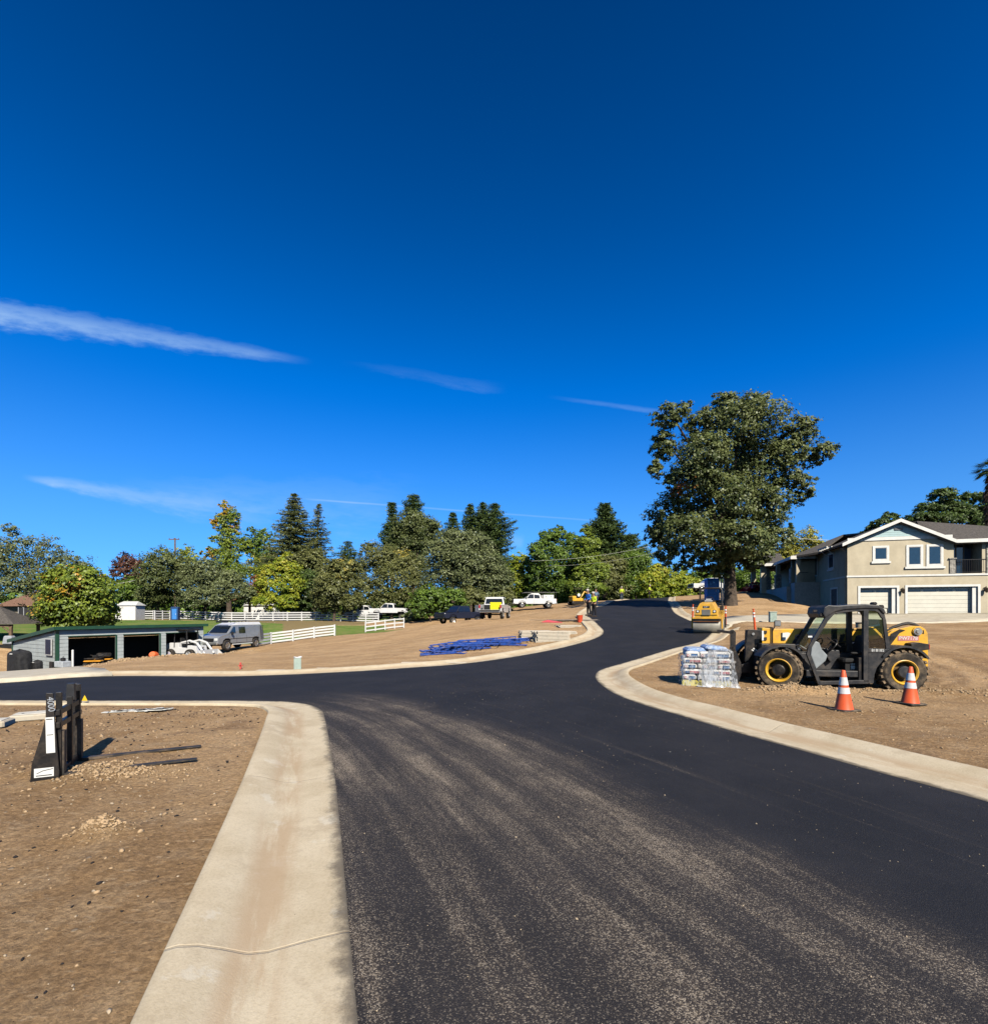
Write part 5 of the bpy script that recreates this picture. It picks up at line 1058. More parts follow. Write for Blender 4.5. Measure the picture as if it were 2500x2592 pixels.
    bs.prism(pl([(555, 322), (566, 320), (563, 380), (555, 378)], .85), .852, .86); bs.build('boom_straps', BLKS, boom)
    wl = MB(); wl.prism(pl([(402, 305), (419, 305), (419, 382), (402, 382)], .82), .815, .829); wl.prism(pl([(568, 322), (610, 318), (632, 325), (618, 350), (595, 380), (566, 382)], .85), .850, .859); wl.build('white_sticker', WLAB, boom)
    dc = MB(); dc.prism(pl([(722, 296), (1215, 294), (1215, 391), (640, 407), (655, 380), (690, 340)], .85), .848, .859); dc.build('dark_decal', pm('decal_dark', (.035, .036, .045), .5), boom)
    x, z = z8(700, 356, .846); text_mesh('lettering', 'CAT', .155, pm('ink_blue', (.16, .17, .36), .6), boom, (x+.05, .846, z), (R(90), 0, 0))
    ym = MB(); ym.prism(pl([(1075, 305), (1212, 303), (1212, 385), (1050, 388)], .845), .842, .8475); ym.build('yellow_decal', YEL, boom)
    x, z = z8(965, 322, .84); text_mesh('lettering', 'ALEPRY', .135, BLKS, boom, (x, .8405, z), (R(90), 0, 0)).data.materials[0] = pm('ink_olive', (.20, .17, .03), .7)
    # lift cylinder and steps under the boom
    ly = MB(); a = z8(700, 470, .75); b = z8(1120, 420, .75); ly.cyl((a[0], .95, a[1]), (b[0], .95, b[1]), .06); ly.build('lift_cylinder', BLKS, t, smooth=True)
    cl = MB(); cl.cyl((z8(560, 500, .9)[0], .9, .75), (z8(620, 400, .9)[0], .9, 1.05), .035); 
    for (a_, b_, rr) in ((610, 440, .05), (660, 430, .04), (700, 450, .05), (640, 470, .035)): x, z = z8(a_, b_, .7); cl.ball((x, .72, z), rr, 8, 6)
    cl.tube([(z8(620, 430, .7)[0], .7, z8(620, 430, .7)[1]), (z8(690, 415, .7)[0], .66, z8(690, 415, .7)[1]), (z8(740, 450, .7)[0], .6, z8(740, 450, .7)[1])], .018, 6); cl.build('front_fittings', CHR, t, smooth=True)
    # boom nose, carriage and forks
    for v in (.80, 1.16): prism('nose_plate', [(292, 295), (400, 298), (402, 330), (380, 400), (370, 480), (350, 560), (320, 610), (268, 552), (276, 420)], v, .05, BLKS)
    ns = MB(); ns.prism(pl([(300, 300), (395, 303), (370, 420), (355, 520), (290, 540)], .86), .85, 1.16); ns.build('nose_block', CHAR, t)
    bp_ = MB()
    for a_, b_, v in ((333, 330, .79), (292, 597, .70), (183, 555, .33)): x, z = z8(a_, b_, v); bp_.cyl((x, v, z), (x, v-.02, z), .032)
    bp_.build('pin_heads', CHR, t, smooth=True)
    st = MB(); st.prism(pl([(330, 448), (337, 440), (372, 462), (365, 472)], .79), .788, .799); st.prism(pl([(318, 458), (325, 452), (360, 474), (352, 482)], .79), .788, .799); st.build('white_stripes', WLAB, t)
    car = MB()
    for v in (.36, 1.48): car.prism(pl([(155, 302), (176, 296), (196, 318), (192, 470), (155, 470)], v), v, v+.07)
    for v in (.36, .60, 1.26, 1.48): car.prism(pl([(148, 432), (176, 432), (200, 470), (236, 560), (240, 640), (222, 700), (214, 752), (172, 752), (146, 650)], v), v, v+.04)
    x0, z0 = z8(160, 470, .36); x1, z1 = z8(160, 300, .36)
    car.b2(x0-.02, x0+.06, .36, 1.55, z0-.10, z0); car.b2(x0-.02, x0+.05, .36, 1.55, z1-.09, z1-.03); car.b2(x0+.0, x0+.08, .36, 1.55, .18, .30)
    car.prism(pl([(240, 575), (300, 560), (345, 600), (362, 640), (300, 640), (240, 640)], .66), .66, .72); car.prism(pl([(236, 560), (330, 600), (300, 640), (240, 700)], 1.2), 1.2, 1.26)
    car.build('carriage', BLKS, t, bevel=.004)
    for v in (.50, 1.25):
        fk = MB(); fk.b2(x0-.04, x0+.0, v, v+.11, .03, .62); fk.b2(x0-1.12, x0-.04, v, v+.11, .03, .065); fk.build('fork', BLKS, t)
    # mudguards
    def guard(cx_, cz_, r0, a0, a1, v0, v1, mat=CHAR, th=.03, name='mudguard'):
        g = MB(); n = 14; o_ = []; i_ = []
        for k in range(n+1):
            a = R(a0+(a1-a0)*k/n); o_.append((cx_+math.cos(a)*(r0+th), cz_+math.sin(a)*(r0+th))); i_.append((cx_+math.cos(a)*r0, cz_+math.sin(a)*r0))
        g.prism(o_+i_[::-1], v0, v1)
        g.prism([(x, z) for x, z in o_]+[(cx_+(x-cx_)*.96, cz_+(z-cz_)*.96) for x, z in i_[::-1]], v0-.012, v0+.004); g.build(name, mat, t, smooth=False)
    guard(xf, r, r+.06, 28, 150, -.02, .42, th=.022); guard(xf, r, r+.12, 30, 165, 1.42, 1.86)
    guard(xr, r, r+.07, 30, 145, -.0, .40, th=.022); guard(xr, r, r+.08, 28, 150, 1.44, 1.84)
    # cab
    cab = bpy.data.objects.new('cab', None); C.objects.link(cab); cab.parent = t
    yn, yf = .03, .80
    def both(name, pts, w=.06, mat=CHAR, far=True):
        m = MB(); m.prism(pl(pts, yn), yn, yn+w)
        if far and name == 'side_panel': m2 = MB(); m2.prism(pl(pts, yn), yf-w, yf); m2.build(name, mat, cab)
        elif far: m.prism(pl(pts, yn), yf-w, yf)
        return m.build(name, mat, cab, bevel=.008)
    both('front_pillar', [(852, 736), (760, 492), (772, 438), (905, 205), (962, 150), (1000, 152), (932, 226), (800, 440), (789, 492), (872, 712)])
    both('roof_rail', [(962, 150), (1060, 134), (1215, 124), (1320, 122), (1378, 160), (1392, 215), (1360, 205), (1330, 158), (1300, 146), (1215, 146), (1060, 158), (1000, 172)])
    both('door_pillar', [(1214, 140), (1254, 140), (1254, 715), (1214, 715)], .09)
    both('rear_pillar', [(1366, 205), (1393, 215), (1428, 455), (1394, 455)])
    both('side_panel', [(1254, 447), (1425, 452), (1432, 485), (1370, 540), (1320, 600), (1300, 660), (1295, 725), (1254, 725)], .05)
    both('sill', [(852, 710), (1254, 698), (1254, 728), (856, 738)], .10)
    trm = MB(); trm.prism(pl([(1254, 474), (1428, 479), (1428, 485), (1254, 480)], yn-.004), yn-.006, yn); trm.build('panel_crease', BLKS, cab)
    rfm = MB(); rfm.prism(pl([(886, 168), (896, 118), (930, 100), (975, 104), (1010, 104), (1215, 92), (1325, 100), (1372, 128), (1388, 165), (1368, 168), (1330, 128), (1215, 126), (1060, 136), (985, 152), (930, 185), (905, 205)], yn), yn-.03, yf+.03); rfm.build('roof', CHAR, cab, bevel=.02)
    hp = MB(); x, z = z8(945, 140, yn); hp.ball((x, .42, z+.01), .13, 14, 8, (1.0, 2.6, .75)); hp.build('roof_visor', BLKS, cab, smooth=True)
    lf = MB()
    for yy_ in (.10, .70): x, z = z8(900, 180, yy_); lf.box((x-.08, yy_, z), (.09, .12, .09), bev=.02)
    x, z = z8(828, 148, .1); lf.box((x, .12, z), (.09, .05, .06), bev=.01); x, z = z8(1292, 92, .3); lf.box((x, .3, z+.01), (.10, .14, .07), bev=.02); x, z = z8(1345, 122, .1); lf.box((x+.02, .1, z+.03), (.10, .08, .07), bev=.02)
    lf.tube([(z8(1350, 120, .1)[0], .05, z8(1350, 120, .1)[1]), (z8(1385, 128, .1)[0], .02, z8(1385, 128, .1)[1]), (z8(1388, 170, .1)[0], .02, z8(1388, 170, .1)[1])], .01, 6); lf.build('roof_lamps', BLKS, cab)
    def pane(name, p4): m = MB(); m.add(p4, [tuple(range(len(p4)))]); return m.build(name, WGLASS if name == 'windscreen' else TGLASS, cab)
    def at_(a, b, v): x, z = z8(a, b, yn); return (x, v, z)
    pane('window', [at_(800, 440, yf-.03), at_(985, 175, yf-.03), at_(1215, 146, yf-.03), at_(1215, 640, yf-.03), at_(840, 640, yf-.03)])
    pane('windscreen', [at_(782, 440, yn+.06), at_(950, 180, yn+.06), at_(950, 180, yf-.06), at_(782, 440, yf-.06)])
    pane('side_window', [at_(1254, 146, yn+.02), at_(1330, 158, yn+.02), at_(1366, 210, yn+.02), at_(1394, 447, yn+.02), at_(1254, 447, yn+.02)])
    pane('rear_window', [at_(1372, 215, yn+.06), at_(1372, 215, yf-.06), at_(1400, 447, yf-.06), at_(1400, 447, yn+.06)])
    fl = MB(); x0_, z0_ = z8(855, 708, .1); x1_, _ = z8(1290, 700, .1); fl.b2(x0_, x1_, yn+.10, yf-.06, z0_-.04, z0_); fl.build('floor', MUD, cab)
    bk = MB(); bk.b2(x1_-.30, x1_-.24, yn+.05, yf-.05, z0_, z0_+.55); bk.b2(z8(1040, 0)[0], x1_-.3, .50, yf-.05, z0_, z0_+.25); bk.build('bulkhead', BLKS, cab)
    fw_ = MB(); fw_.prism(pl([(800, 500), (870, 500), (950, 640), (900, 705), (868, 705), (800, 520)], .4), .62, yf-.07); fw_.build('front_bulkhead', BLKS, cab)
    se = MB(); cx0, cz0 = z8(1100, 540, .42); se.box((cx0, .42, cz0), (.44, .42, .12), bev=.04); se.box((cx0+.22, .42, cz0+.30), (.12, .42, .55), (0, R(12), 0), bev=.04); se.b2(cx0-.16, cx0+.2, .26, .58, z0_, cz0-.05)
    se.box((cx0+.05, .18, cz0+.18), (.28, .06, .05), bev=.02); se.build('seat', SEATB, cab)
    lb_ = MB(); x, z = z8(1138, 600, .25); lb_.b2(x-.07, x+.07, .248, .256, z-.035, z+.05); lb_.b2(x-.07, x+.07, .248, .256, z+.07, z+.13); lb_.build('white_label', WLAB, cab)
    ds = MB(); ds.prism(pl([(800, 402), (835, 388), (860, 400), (878, 452), (925, 502), (908, 545), (832, 610), (790, 500)], .12), .10, .20); ds.build('dash_shroud', GREYP, cab, bevel=.02)
    dd_ = MB(); dd_.prism(pl([(930, 455), (1020, 460), (1028, 500), (950, 560), (925, 520)], .4), .40, .70); dd_.build('dash_panel', CHAR, cab, bevel=.02)
    sw_ = MB(); wx, wz = z8(960, 425, .4); n = 20; pts = []
    for k in range(n+1): a = 2*math.pi*k/n; pts.append((wx+math.cos(a)*.17*.55, .42+math.sin(a)*.17, wz+math.cos(a)*.17*.8))
    sw_.tube(pts, .014, 6); sw_.tube([(wx, .42, wz), (wx-.16, .42, wz-.32)], .03, 8); sw_.tube([(z8(920, 355, .3)[0], .3, z8(920, 355, .3)[1]), (z8(1030, 435, .3)[0], .3, z8(1030, 435, .3)[1])], .012, 6); sw_.build('steering_wheel', BLKS, cab, smooth=True)
    x, z = z8(1326, 462, yn); text_mesh('lettering', '818185', .085, WLAB, cab, (x, yn-.004, z), (R(90), 0, 0))
    lb2 = MB(); x, z = z8(1568, 366, .38); lb2.b2(x-.21, x+.21, .374, .379, z-.055, z+.055); sg = lb2.build('unit_sign', pm('pink_red', (.62, .22, .20), .6), t)
    text_mesh('lettering', 'PW7178', .115, WLAB, t, (x, .373, z), (R(90), 0, 0), sx=.92)
    ml = MB(); ml.prism(pl([(770, 345), (803, 345), (803, 358), (770, 358)], yn-.002), yn-.008, yn-.002); ml.build('white_label', WLAB, cab)
    # mirror, work lamp, air cleaner
    mr = MB(); x, z = z8(527, 246, .30); mr.box((x, .30, z), (.15, .04, .14), bev=.02); mo = mr.build('mirror', BLKS, t)
    mg = MB(); mg.box((x, .279, z), (.12, .006, .11)); mg.build('mirror_glass', pm('mirror_glass', (.35, .36, .37), .25, metal=.4), mo)
    arm = MB(); q0 = z8(485, 400, .5); arm.tube([(x-.05, .31, z-.05), (x-.10, .35, z-.20), (q0[0], .5, q0[1])], .012, 6); arm.build('mirror_arm', BLKS, mo)
    lp = MB(); x, z = z8(562, 448, .32); lp.box((x, .32, z), (.14, .14, .19), bev=.03); lp.tube([(x, .34, z-.09), (x, .4, z-.2)], .02, 6); lp.build('work_lamp', BLKS, t)
    lq = MB(); lq.b2(x+.03, x+.055, .244, .252, z-.05, z+.05); lq.build('lamp_lens', WLAB, t)
    ac = MB(); x, z = z8(1188, 262, 1.25); ac.cyl((x, 1.25, z-.055), (x, 1.25, z+.045), .10); ac.build('air_cleaner', pm('tan_plastic', (.50, .42, .28), .6), t, smooth=True)
    ad = MB(); ad.cyl((x, 1.25, z+.045), (x, 1.25, z+.075), .105); ad.build('air_cleaner_cap', BLKS, t, smooth=True)
    return fr
TF = telehandler()

# ------------------------------------------------------------------ shrink-wrapped bag pallet
def bag_pallet():
    D = 12.05; x0 = px2x(1717, D); x1 = px2x(1841, D); z0 = gz((x0+x1)/2, D)-.01; W = 1.06; Dp = .92
    t = empty('bag_pallet', (x0+.05, D-.10, z0), R(-17), 'pallet of white printed cement bags in loose clear plastic wrap in front of the forks', 'pallet of bags')
    YP = pm('yellow_pallet', (.72, .62, .12), .7, var=.1, dirt=(.45, .38, .15)); p = MB()
    for y in (.0, .42, .85): p.b2(.0, W, y, y+.10, .02, .105)
    for i in range(6): a = i*W/6; p.b2(a+.01, a+W/6-.03, 0, Dp, .105, .13)
    for y in (0., .42, .85): p.b2(0, W, y, y+.1, 0, .02)
    po_ = p.build('pallet', YP, t); text_mesh('lettering', 'AVE201', .075, pm('ink_green', (.10, .12, .05), .8), po_, (W*.37, -.004, .062), (R(90), 0, 0))
    BAGW = pm('paper_bag', (.72, .71, .69), .7, var=.05, scale=8, bump=.006, bscale=18); INKB = pm('bag_blue', (.05, .12, .28), .6, var=.2, scale=20); INKR = pm('bag_red', (.48, .12, .15), .6, var=.3, scale=25); INKL = pm('bag_light_blue', (.12, .28, .55), .5, var=.2)
    rs = np.random.default_rng(8); h = .128; z = .133
    for row in range(5):
        if row < 4: ws = [.335, .12, .335, .335] if row % 2 == 0 else [.46, .21, .46]
        else: ws = [.335, .25, .46]
        if row % 2: ws = ws[:]
        tot_ = sum(ws); x = .01 if row < 4 else .06
        for k, w_ in enumerate(ws):
            w_ = w_*(W-.02)/tot_*(1 if row < 4 else .93)
            m = MB(); hh = h*(1 if row < 4 else 1.2); m.box((x+w_/2, Dp/2+rs.normal()*.006, z+hh/2), (w_-.008, Dp-.02, hh-.004), (0, 0, rs.normal()*.01), bev=.035)
            y = -.001+.01-.012
            if w_ > .2:
                if row % 2: m.cm = 1; m.b2(x+.06, x+.15, y, y+.01, z+.035, z+.085); m.cm = 2; m.b2(x+.155, x+w_-.04, y, y+.01, z+.035, z+.085); m.cm = 0; m.b2(x+.18, x+w_*.55, y-.003, y, z+.048, z+.066)
                else: m.cm = 2; m.cyl((x+.065, y+.01, z+.062), (x+.065, y, z+.062), .030, n=12); m.cm = 0; m.cyl((x+.065, y, z+.062), (x+.065, y-.002, z+.062), .016, n=10); m.cm = 1; m.b2(x+.13, x+w_-.035, y, y+.01, z+.028, z+.100); m.cm = 3; m.b2(x+.15, x+w_-.05, y-.003, y, z+.05, z+.07)
            m.build('bag', [BAGW, INKB, INKR, INKL], t)
            x += w_
        z += h
    for (bx, bz, rr, bw) in ((.20, z-.0, .0, .45), (.62, z+.05, .10, .50)):
        m = MB(); m.box((bx+.1, .42, bz+.03), (bw, .7, .13), (0, rr, .1), bev=.05); m.cm = 1; m.build('bag', [pm('blue_bag', (.28, .42, .70), .5, var=.25, scale=9, dirt=(.75, .76, .80), dscale=7, damt=.8), INKB], t)
    # crumpled clear wrap
    m = bpy.data.materials.new('clear_wrap'); m.use_nodes = True; nt = m.node_tree; nt.nodes.clear(); tc = N(nt, 'ShaderNodeTexCoord'); mp = N(nt, 'ShaderNodeMapping'); mp.inputs['Scale'].default_value = (9, 3, 2.4); link(nt, tc.outputs['Object'], mp.inputs[0])
    nz = N(nt, 'ShaderNodeTexNoise', i_Scale=2.2, i_Detail=6.0, i_Roughness=.65, i_Distortion=1.2); link(nt, mp.outputs[0], nz.inputs[0]); a = N(nt, 'ShaderNodeAttribute', attribute_name='tone')
    tr = N(nt, 'ShaderNodeBsdfTransparent'); df = N(nt, 'ShaderNodeBsdfDiffuse', i_Color=(.78, .80, .84, 1)); gl = N(nt, 'ShaderNodeBsdfGlossy', i_Roughness=.12)
    m1 = N(nt, 'ShaderNodeMixShader'); m1.inputs[0].default_value = .3; link(nt, df.outputs[0], m1.inputs[1]); link(nt, gl.outputs[0], m1.inputs[2]); m2 = N(nt, 'ShaderNodeMixShader')
    link(nt, MA(nt, 'ADD', MA(nt, 'MULTIPLY', SMOOTH(nt, nz.outputs[0], .42, .66), .62), MA(nt, 'MULTIPLY', a.outputs['Fac'], .75), clamp=True), m2.inputs[0]); link(nt, tr.outputs[0], m2.inputs[1]); link(nt, m1.outputs[0], m2.inputs[2]); oo = N(nt, 'ShaderNodeOutputMaterial'); link(nt, m2.outputs[0], oo.inputs[0])
    V = []; n = 90; hN = 30; rs2 = np.random.default_rng(2); ton = []
    for j in range(hN+1):
        for i in range(n):
            s_ = i/n*4; e = s_ % 1
            cx_, cy_ = [(e, 0), (1, e), (1-e, 1), (0, 1-e)][int(s_)]
            f = j/hN; hh = (.80+.16*max(0, math.sin((cx_-.35)*2.6))); flare = .10*(1-f)**3
            px_ = -.03+cx_*(W+.06); py_ = -.035+cy_*(Dp+.07); ox = (cx_-.5)*2*flare*(1.3 if cx_ > .5 else .2); oy = (cy_-.5)*2*flare
            tp = max(0, f-.86)/.14; sh = 1-tp*.93; wob = (vnoise(cx_*7+cy_*5, f*5, 1.4, 3)-.5)*.05
            X = W/2+(px_-W/2)*sh+ox+wob; Y = Dp/2+(py_-Dp/2)*sh+oy+(vnoise(cx_*9, f*4+cy_*3, 1.7, 8)-.6)*.045
            V.append((X, Y, .02+f*hh*.98+tp*.02)); ton.append(min(1, max(0, .45*math.exp(-((cx_-.58)/.13)**2)*(1 if cy_ == 0 else 0)+.5*(1-f)**4*(1 if cx_ > .4 else 0)+.25*tp)))
    Fq = [[j*n+i, j*n+(i+1) % n, (j+1)*n+(i+1) % n, (j+1)*n+i] for j in range(hN) for i in range(n)]
    o = mesh_np('plastic_wrap', V, Fq, m, t, smooth=True); at = o.data.attributes.new('tone', 'FLOAT', 'POINT'); at.data.foreach_set('value', np.array(ton, np.float32))
    sk = MB(); 
    for i in range(9): a = .35+i*.10; sk.ball((a, -.10-.04*(i % 3), .012), .06, 6, 4, (1.1, .7, .3))
    sk.build('wrap_skirt', pm('cloudy_plastic', (.62, .63, .66), .35, var=.25, scale=20), t)
bag_pallet()

# ------------------------------------------------------------------ cones and delineators
ORG = pm('cone_orange', (.85, .125, .035), .5, var=.06, scale=8, dirt=(.45, .10, .05), dscale=6, damt=.3)
def cone(px, py, lean, lab):
    D = 1.75*F/(py-HY); 
    for _ in range(8): D = (CAMH-gz(px2x(px, D), D))*F/(py-HY)
    X = px2x(px, D); t = empty('traffic_cone', (X, D, gz(X, D)+.0), R(12), lab, 'traffic cone', 'orange cones beside the telehandler'); t.rotation_euler = (lean[0], lean[1], R(12))
    b = MB(); b.box((0, 0, .018), (.36, .36, .036), bev=.012); b.build('base', pm('cone_base', (.035, .033, .030), .85, dirt=(.25, .19, .13), dscale=4, damt=.7), t)
    H = .70; R0, R1 = .135, .030
    def rr(z): return R0+(R1-R0)*(z-.036)/(H-.036)
    c = MB(); c.lathe([(R0+.012, .030), (R0+.002, .05), (rr(.28), .28), (rr(.5), .5), (rr(H-.01), H-.01), (R1*.8, H), (R1*.7, H-.02)], n=28); c.build('cone_body', ORG, t, smooth=True)
    for z0, z1 in ((.30, .405), (.445, .58)): s_ = MB(); s_.lathe([(rr(z0)+.001, z0), (rr(z0)+.003, z0+.002), (rr(z1)+.003, z1-.002), (rr(z1)+.001, z1)], n=28); s_.build('reflective_collar', pm('collar_white', (.80, .79, .78), .35, var=.04, dirt=(.55, .52, .50), dscale=9, damt=.4), t, smooth=True)
    return t
cone(2136, 1799, (0, R(-1.5), 0), 'orange and white traffic cone in front of the open telehandler cab')
cone(2303, 1783, (0, R(1), 0), 'orange and white traffic cone in front of the telehandler rear wheel')
def delin(px, D, h, lean, lab):
    X = px2x(px, D); t = empty('delineator_post', (X, D, gz(X, D)), 0, lab, 'delineator', 'orange delineator posts by the driveway'); t.rotation_euler = (lean[0], lean[1], 0)
    b = MB(); b.lathe([(.20, 0), (.20, .03), (.08, .05), (.05, .06)], n=16); b.build('base', BLKS, t, smooth=True)
    c = MB(); c.lathe([(.052, .05), (.045, h*.86), (.05, h*.87), (.05, h*.89), (.03, h*.90), (.03, h*.96), (.055, h*.97), (.055, h), (.0, h)], n=14); c.build('post', ORG, t, smooth=True)
    for a in (.62, .76): s_ = MB(); s_.lathe([(.050, h*a), (.053, h*a+.005), (.053, h*a+.08), (.050, h*a+.085)], n=14); s_.build('reflective_band', WLAB, t, smooth=True)
delin(1836, 28.2, 1.05, (0, 0), 'upright orange delineator post at the corner of the concrete driveway')
delin(1911, 24.0, 1.05, (0, R(-5)), 'leaning orange delineator post above the telehandler boom nose')
delin(1752, 33.0, 1.1, (0, R(2)), 'orange delineator post left of the road roller')

# ------------------------------------------------------------------ fork frame in the left foreground
def fork_frame():
    o = (-4.50, 5.18, gz(-4.50, 5.18)-.02); ang = R(26); t = empty('pallet_forks', o, ang, 'black steel pallet fork attachment standing upright on the left dirt with its forks lying flat', 'fork attachment')
    W = .80
    p = MB(); p.prism([(-.135, .0), (.09, .0), (.095, .10), (.062, .62), (.048, .90), (-.008, .905), (-.012, .66), (-.04, .52), (-.07, .40), (-.12, .20)], -.02, .0); side = p.build('side_plate', BLKS, t, bevel=.004)
    p = MB(); p.prism([(-.10, .0), (.10, .0), (.10, .16), (.075, .62), (.055, .90), (-.005, .905), (-.03, .5)], W, W+.02); p.build('side_plate', BLKS, t, bevel=.004)
    lb = MB(); lb.prism([(-.012, .66), (.056, .66), (.066, .30), (-.005, .30)], -.024, -.0205); lb.prism([(-.10, .155), (.055, .155), (.055, .065), (-.10, .065)], -.024, -.0205); so_ = lb.build('white_sticker', WLAB, side)
    ln = MB(); ln.b2(-.085, .04, -.026, -.0245, .078, .086); ln.tube([(-.08, -.026, .105), (-.03, -.026, .13), (.05, -.026, .142)], .003, 4); ln.b2(.0, .05, -.026, -.0245, .48, .486); ln.b2(-.006, .045, -.026, -.0245, .636, .644); ln.build('sticker_print', BLKS, so_)
    text_mesh('lettering', '4000', .075, pm('stencil_grey', (.42, .45, .50), .7), side, (.030, -.0225, .79), (R(90), R(84), 0))
    for y in (.03, .40, W-.10): f = MB(); f.b2(.055, .10, y, y+.045, .03, .90 if y != .40 else .80); f.build('upright', BLKS, t, bevel=.003)
    for z in (.05, .54, .67): f = MB(); f.b2(.05, .095, .0, W, z, z+.055); f.build('crossbar', BLKS, t, bevel=.003)
    hk = MB(); hk.prism([(.02, .74), (.10, .74), (.09, .93), (.03, .93)], .50, .57); hk.build('mount_plate', CHAR, t)
    bt = MB()
    for x_, z_ in ((.012, .71), (.038, .71)): bt.cyl((x_, .38, z_), (x_, .365, z_), .012, n=10)
    bt.build('bolts', WLAB, t)
    for y in (.05, W-.13):
        g = MB(); g.b2(.08, .12, y, y+.075, .02, .50)
        g.add([(.10, y, .03), (.10, y+.075, .03), (1.30, y+.075, .05), (1.30, y, .05), (.10, y, .06), (.10, y+.075, .06), (1.30, y+.075, .062), (1.30, y, .062)], [(0, 3, 2, 1), (4, 5, 6, 7), (0, 1, 5, 4), (1, 2, 6, 5), (2, 3, 7, 6), (3, 0, 4, 7)]); g.build('fork', pm('worn_steel', (.035, .032, .030), .65, dirt=(.24, .17, .11), dscale=5, damt=.6), t)
fork_frame()

# ------------------------------------------------------------------ road roller
def roller():
    D = 24.6; X = px2x(1787, D); o = (X, D, rz_(X, D)+.015); t = empty('road_roller', o, R(-29), 'small yellow double drum road roller seen from the front on the fresh asphalt', 'road roller')
    STL = pm('drum_steel', (.42, .40, .34), .5, metal=.2, var=.15, dirt=(.16, .14, .12), dscale=3, damt=.6); W = .60
    for i, y in enumerate((0.36, 2.1)):
        d = MB(); d.lathe([(.0, -W), (.30, -W), (.30, -W+.02), (.355, -W), (.36, -W+.01), (.36, -.004), (.354, 0), (.36, .004), (.36, W-.01), (.355, W), (.30, W-.02), (.30, W), (.0, W)], (0, y, .36), 36, 'x'); d.build('drum', STL, t, smooth=True)
        y_ = MB()
        for s in (-1, 1): y_.prism([(y-.10, .25), (y+.10, .25), (y+.16, .80), (y-.16, .80)], s*(W+.04), s*(W+.10), 'x')
        y_.build('drum_yoke', BLKS if i else YEL, t, bevel=.01)
        sc = MB(); sc.b2(-W+.01, W-.01, y-.40, y-.36, .58, .70); sc.build('scraper_bar', pm('rust_orange', (.45, .16, .06), .8), t)
    fr_ = MB(); fr_.b2(-W-.02, W+.02, -.10, .02, .72, .80); fr_.b2(-.52, .52, -.02, .75, .80, .93); fr_.build('front_frame', YEL, t, bevel=.015)
    bb = MB(); bb.b2(-W, W, -.06, .6, .62, .72); bb.build('black_frame', BLKS, t)
    hd = MB(); prof = [(-.50, .90), (.50, .90), (.50, 1.05), (.40, 1.26), (.30, 1.45), (-.30, 1.45), (-.40, 1.26), (-.50, 1.05)]
    hd.add([(x, -.06, z) for x, z in prof]+[(x*1.0, .95, z+(.10 if z > 1.2 else 0)) for x, z in prof], [tuple(range(8)), tuple(range(15, 7, -1))]+[(i, i+8, (i+1) % 8+8, (i+1) % 8) for i in range(8)]); h_ = hd.build('hood', YEL, t, bevel=.03)
    g = MB(); g.b2(-.19, .19, -.075, -.062, .90, 1.16); g.build('grille', pm('grille_grey', (.17, .17, .16), .6), h_)
    for s in (-1, 1):
        l = MB(); l.box((s*.37, -.06, 1.08), (.16, .05, .13), bev=.02); lo = l.build('headlight', BLKS, h_); l = MB(); l.cyl((s*.37, -.088, 1.08), (s*.37, -.10, 1.08), .048, n=14); l.build('lens', WLAB, lo)
    lg = MB(); lg.b2(-.15, .15, -.068, -.062, 1.24, 1.335); lo = lg.build('logo_plate', BLKS, h_); text_mesh('lettering', 'CAT', .10, WLAB, h_, (0, -.071, 1.287), (R(90), 0, 0))
    bd = MB(); bd.b2(-.5, .5, .95, 2.3, .55, .95); bd.b2(-.5, .5, 2.2, 2.9, .80, 1.25); bd.build('rear_body', YEL, t, bevel=.02)
    se = MB(); se.box((0, 1.55, 1.15), (.5, .45, .14), bev=.04); se.box((0, 1.80, 1.4), (.48, .1, .5), bev=.04); se.build('seat', SEATB, t)
    ct = MB(); ct.box((.02, 1.0, 1.50), (.42, .25, .16), bev=.03); ct.tube([(.2*math.cos(a), 1.12+.05*math.sin(a), 1.66+.14*math.sin(a)) for a in [k*math.pi/8 for k in range(17)]], .016, 6); ct.build('control_console', BLKS, t)
    wp = MB(); wp.b2(-.18, .18, .92, .94, 1.55, 1.62); wp.b2(-.12, .12, .9, 1.0, 1.66, 1.70); wp.build('gauge_panel', WLAB, t)
    rp = MB(); rp.tube([(-.52, 1.95, .9), (-.52, 1.95, 2.15), (-.44, 1.95, 2.27), (.44, 1.95, 2.27), (.52, 1.95, 2.15), (.52, 1.95, .9)], .040, 8); rp.b2(.44, .60, 1.6, 1.95, .95, 1.35); rp.build('rollover_bar', BLKS, t, smooth=True)
    rl = MB()
    for x in (.56, .66): rl.tube([(x, .7, .5), (x, .7, 1.12), (x, 1.3, 1.12), (x, 1.3, .7)], .018, 6)
    rl.build('hand_rail', YEL, t); return t
roller()

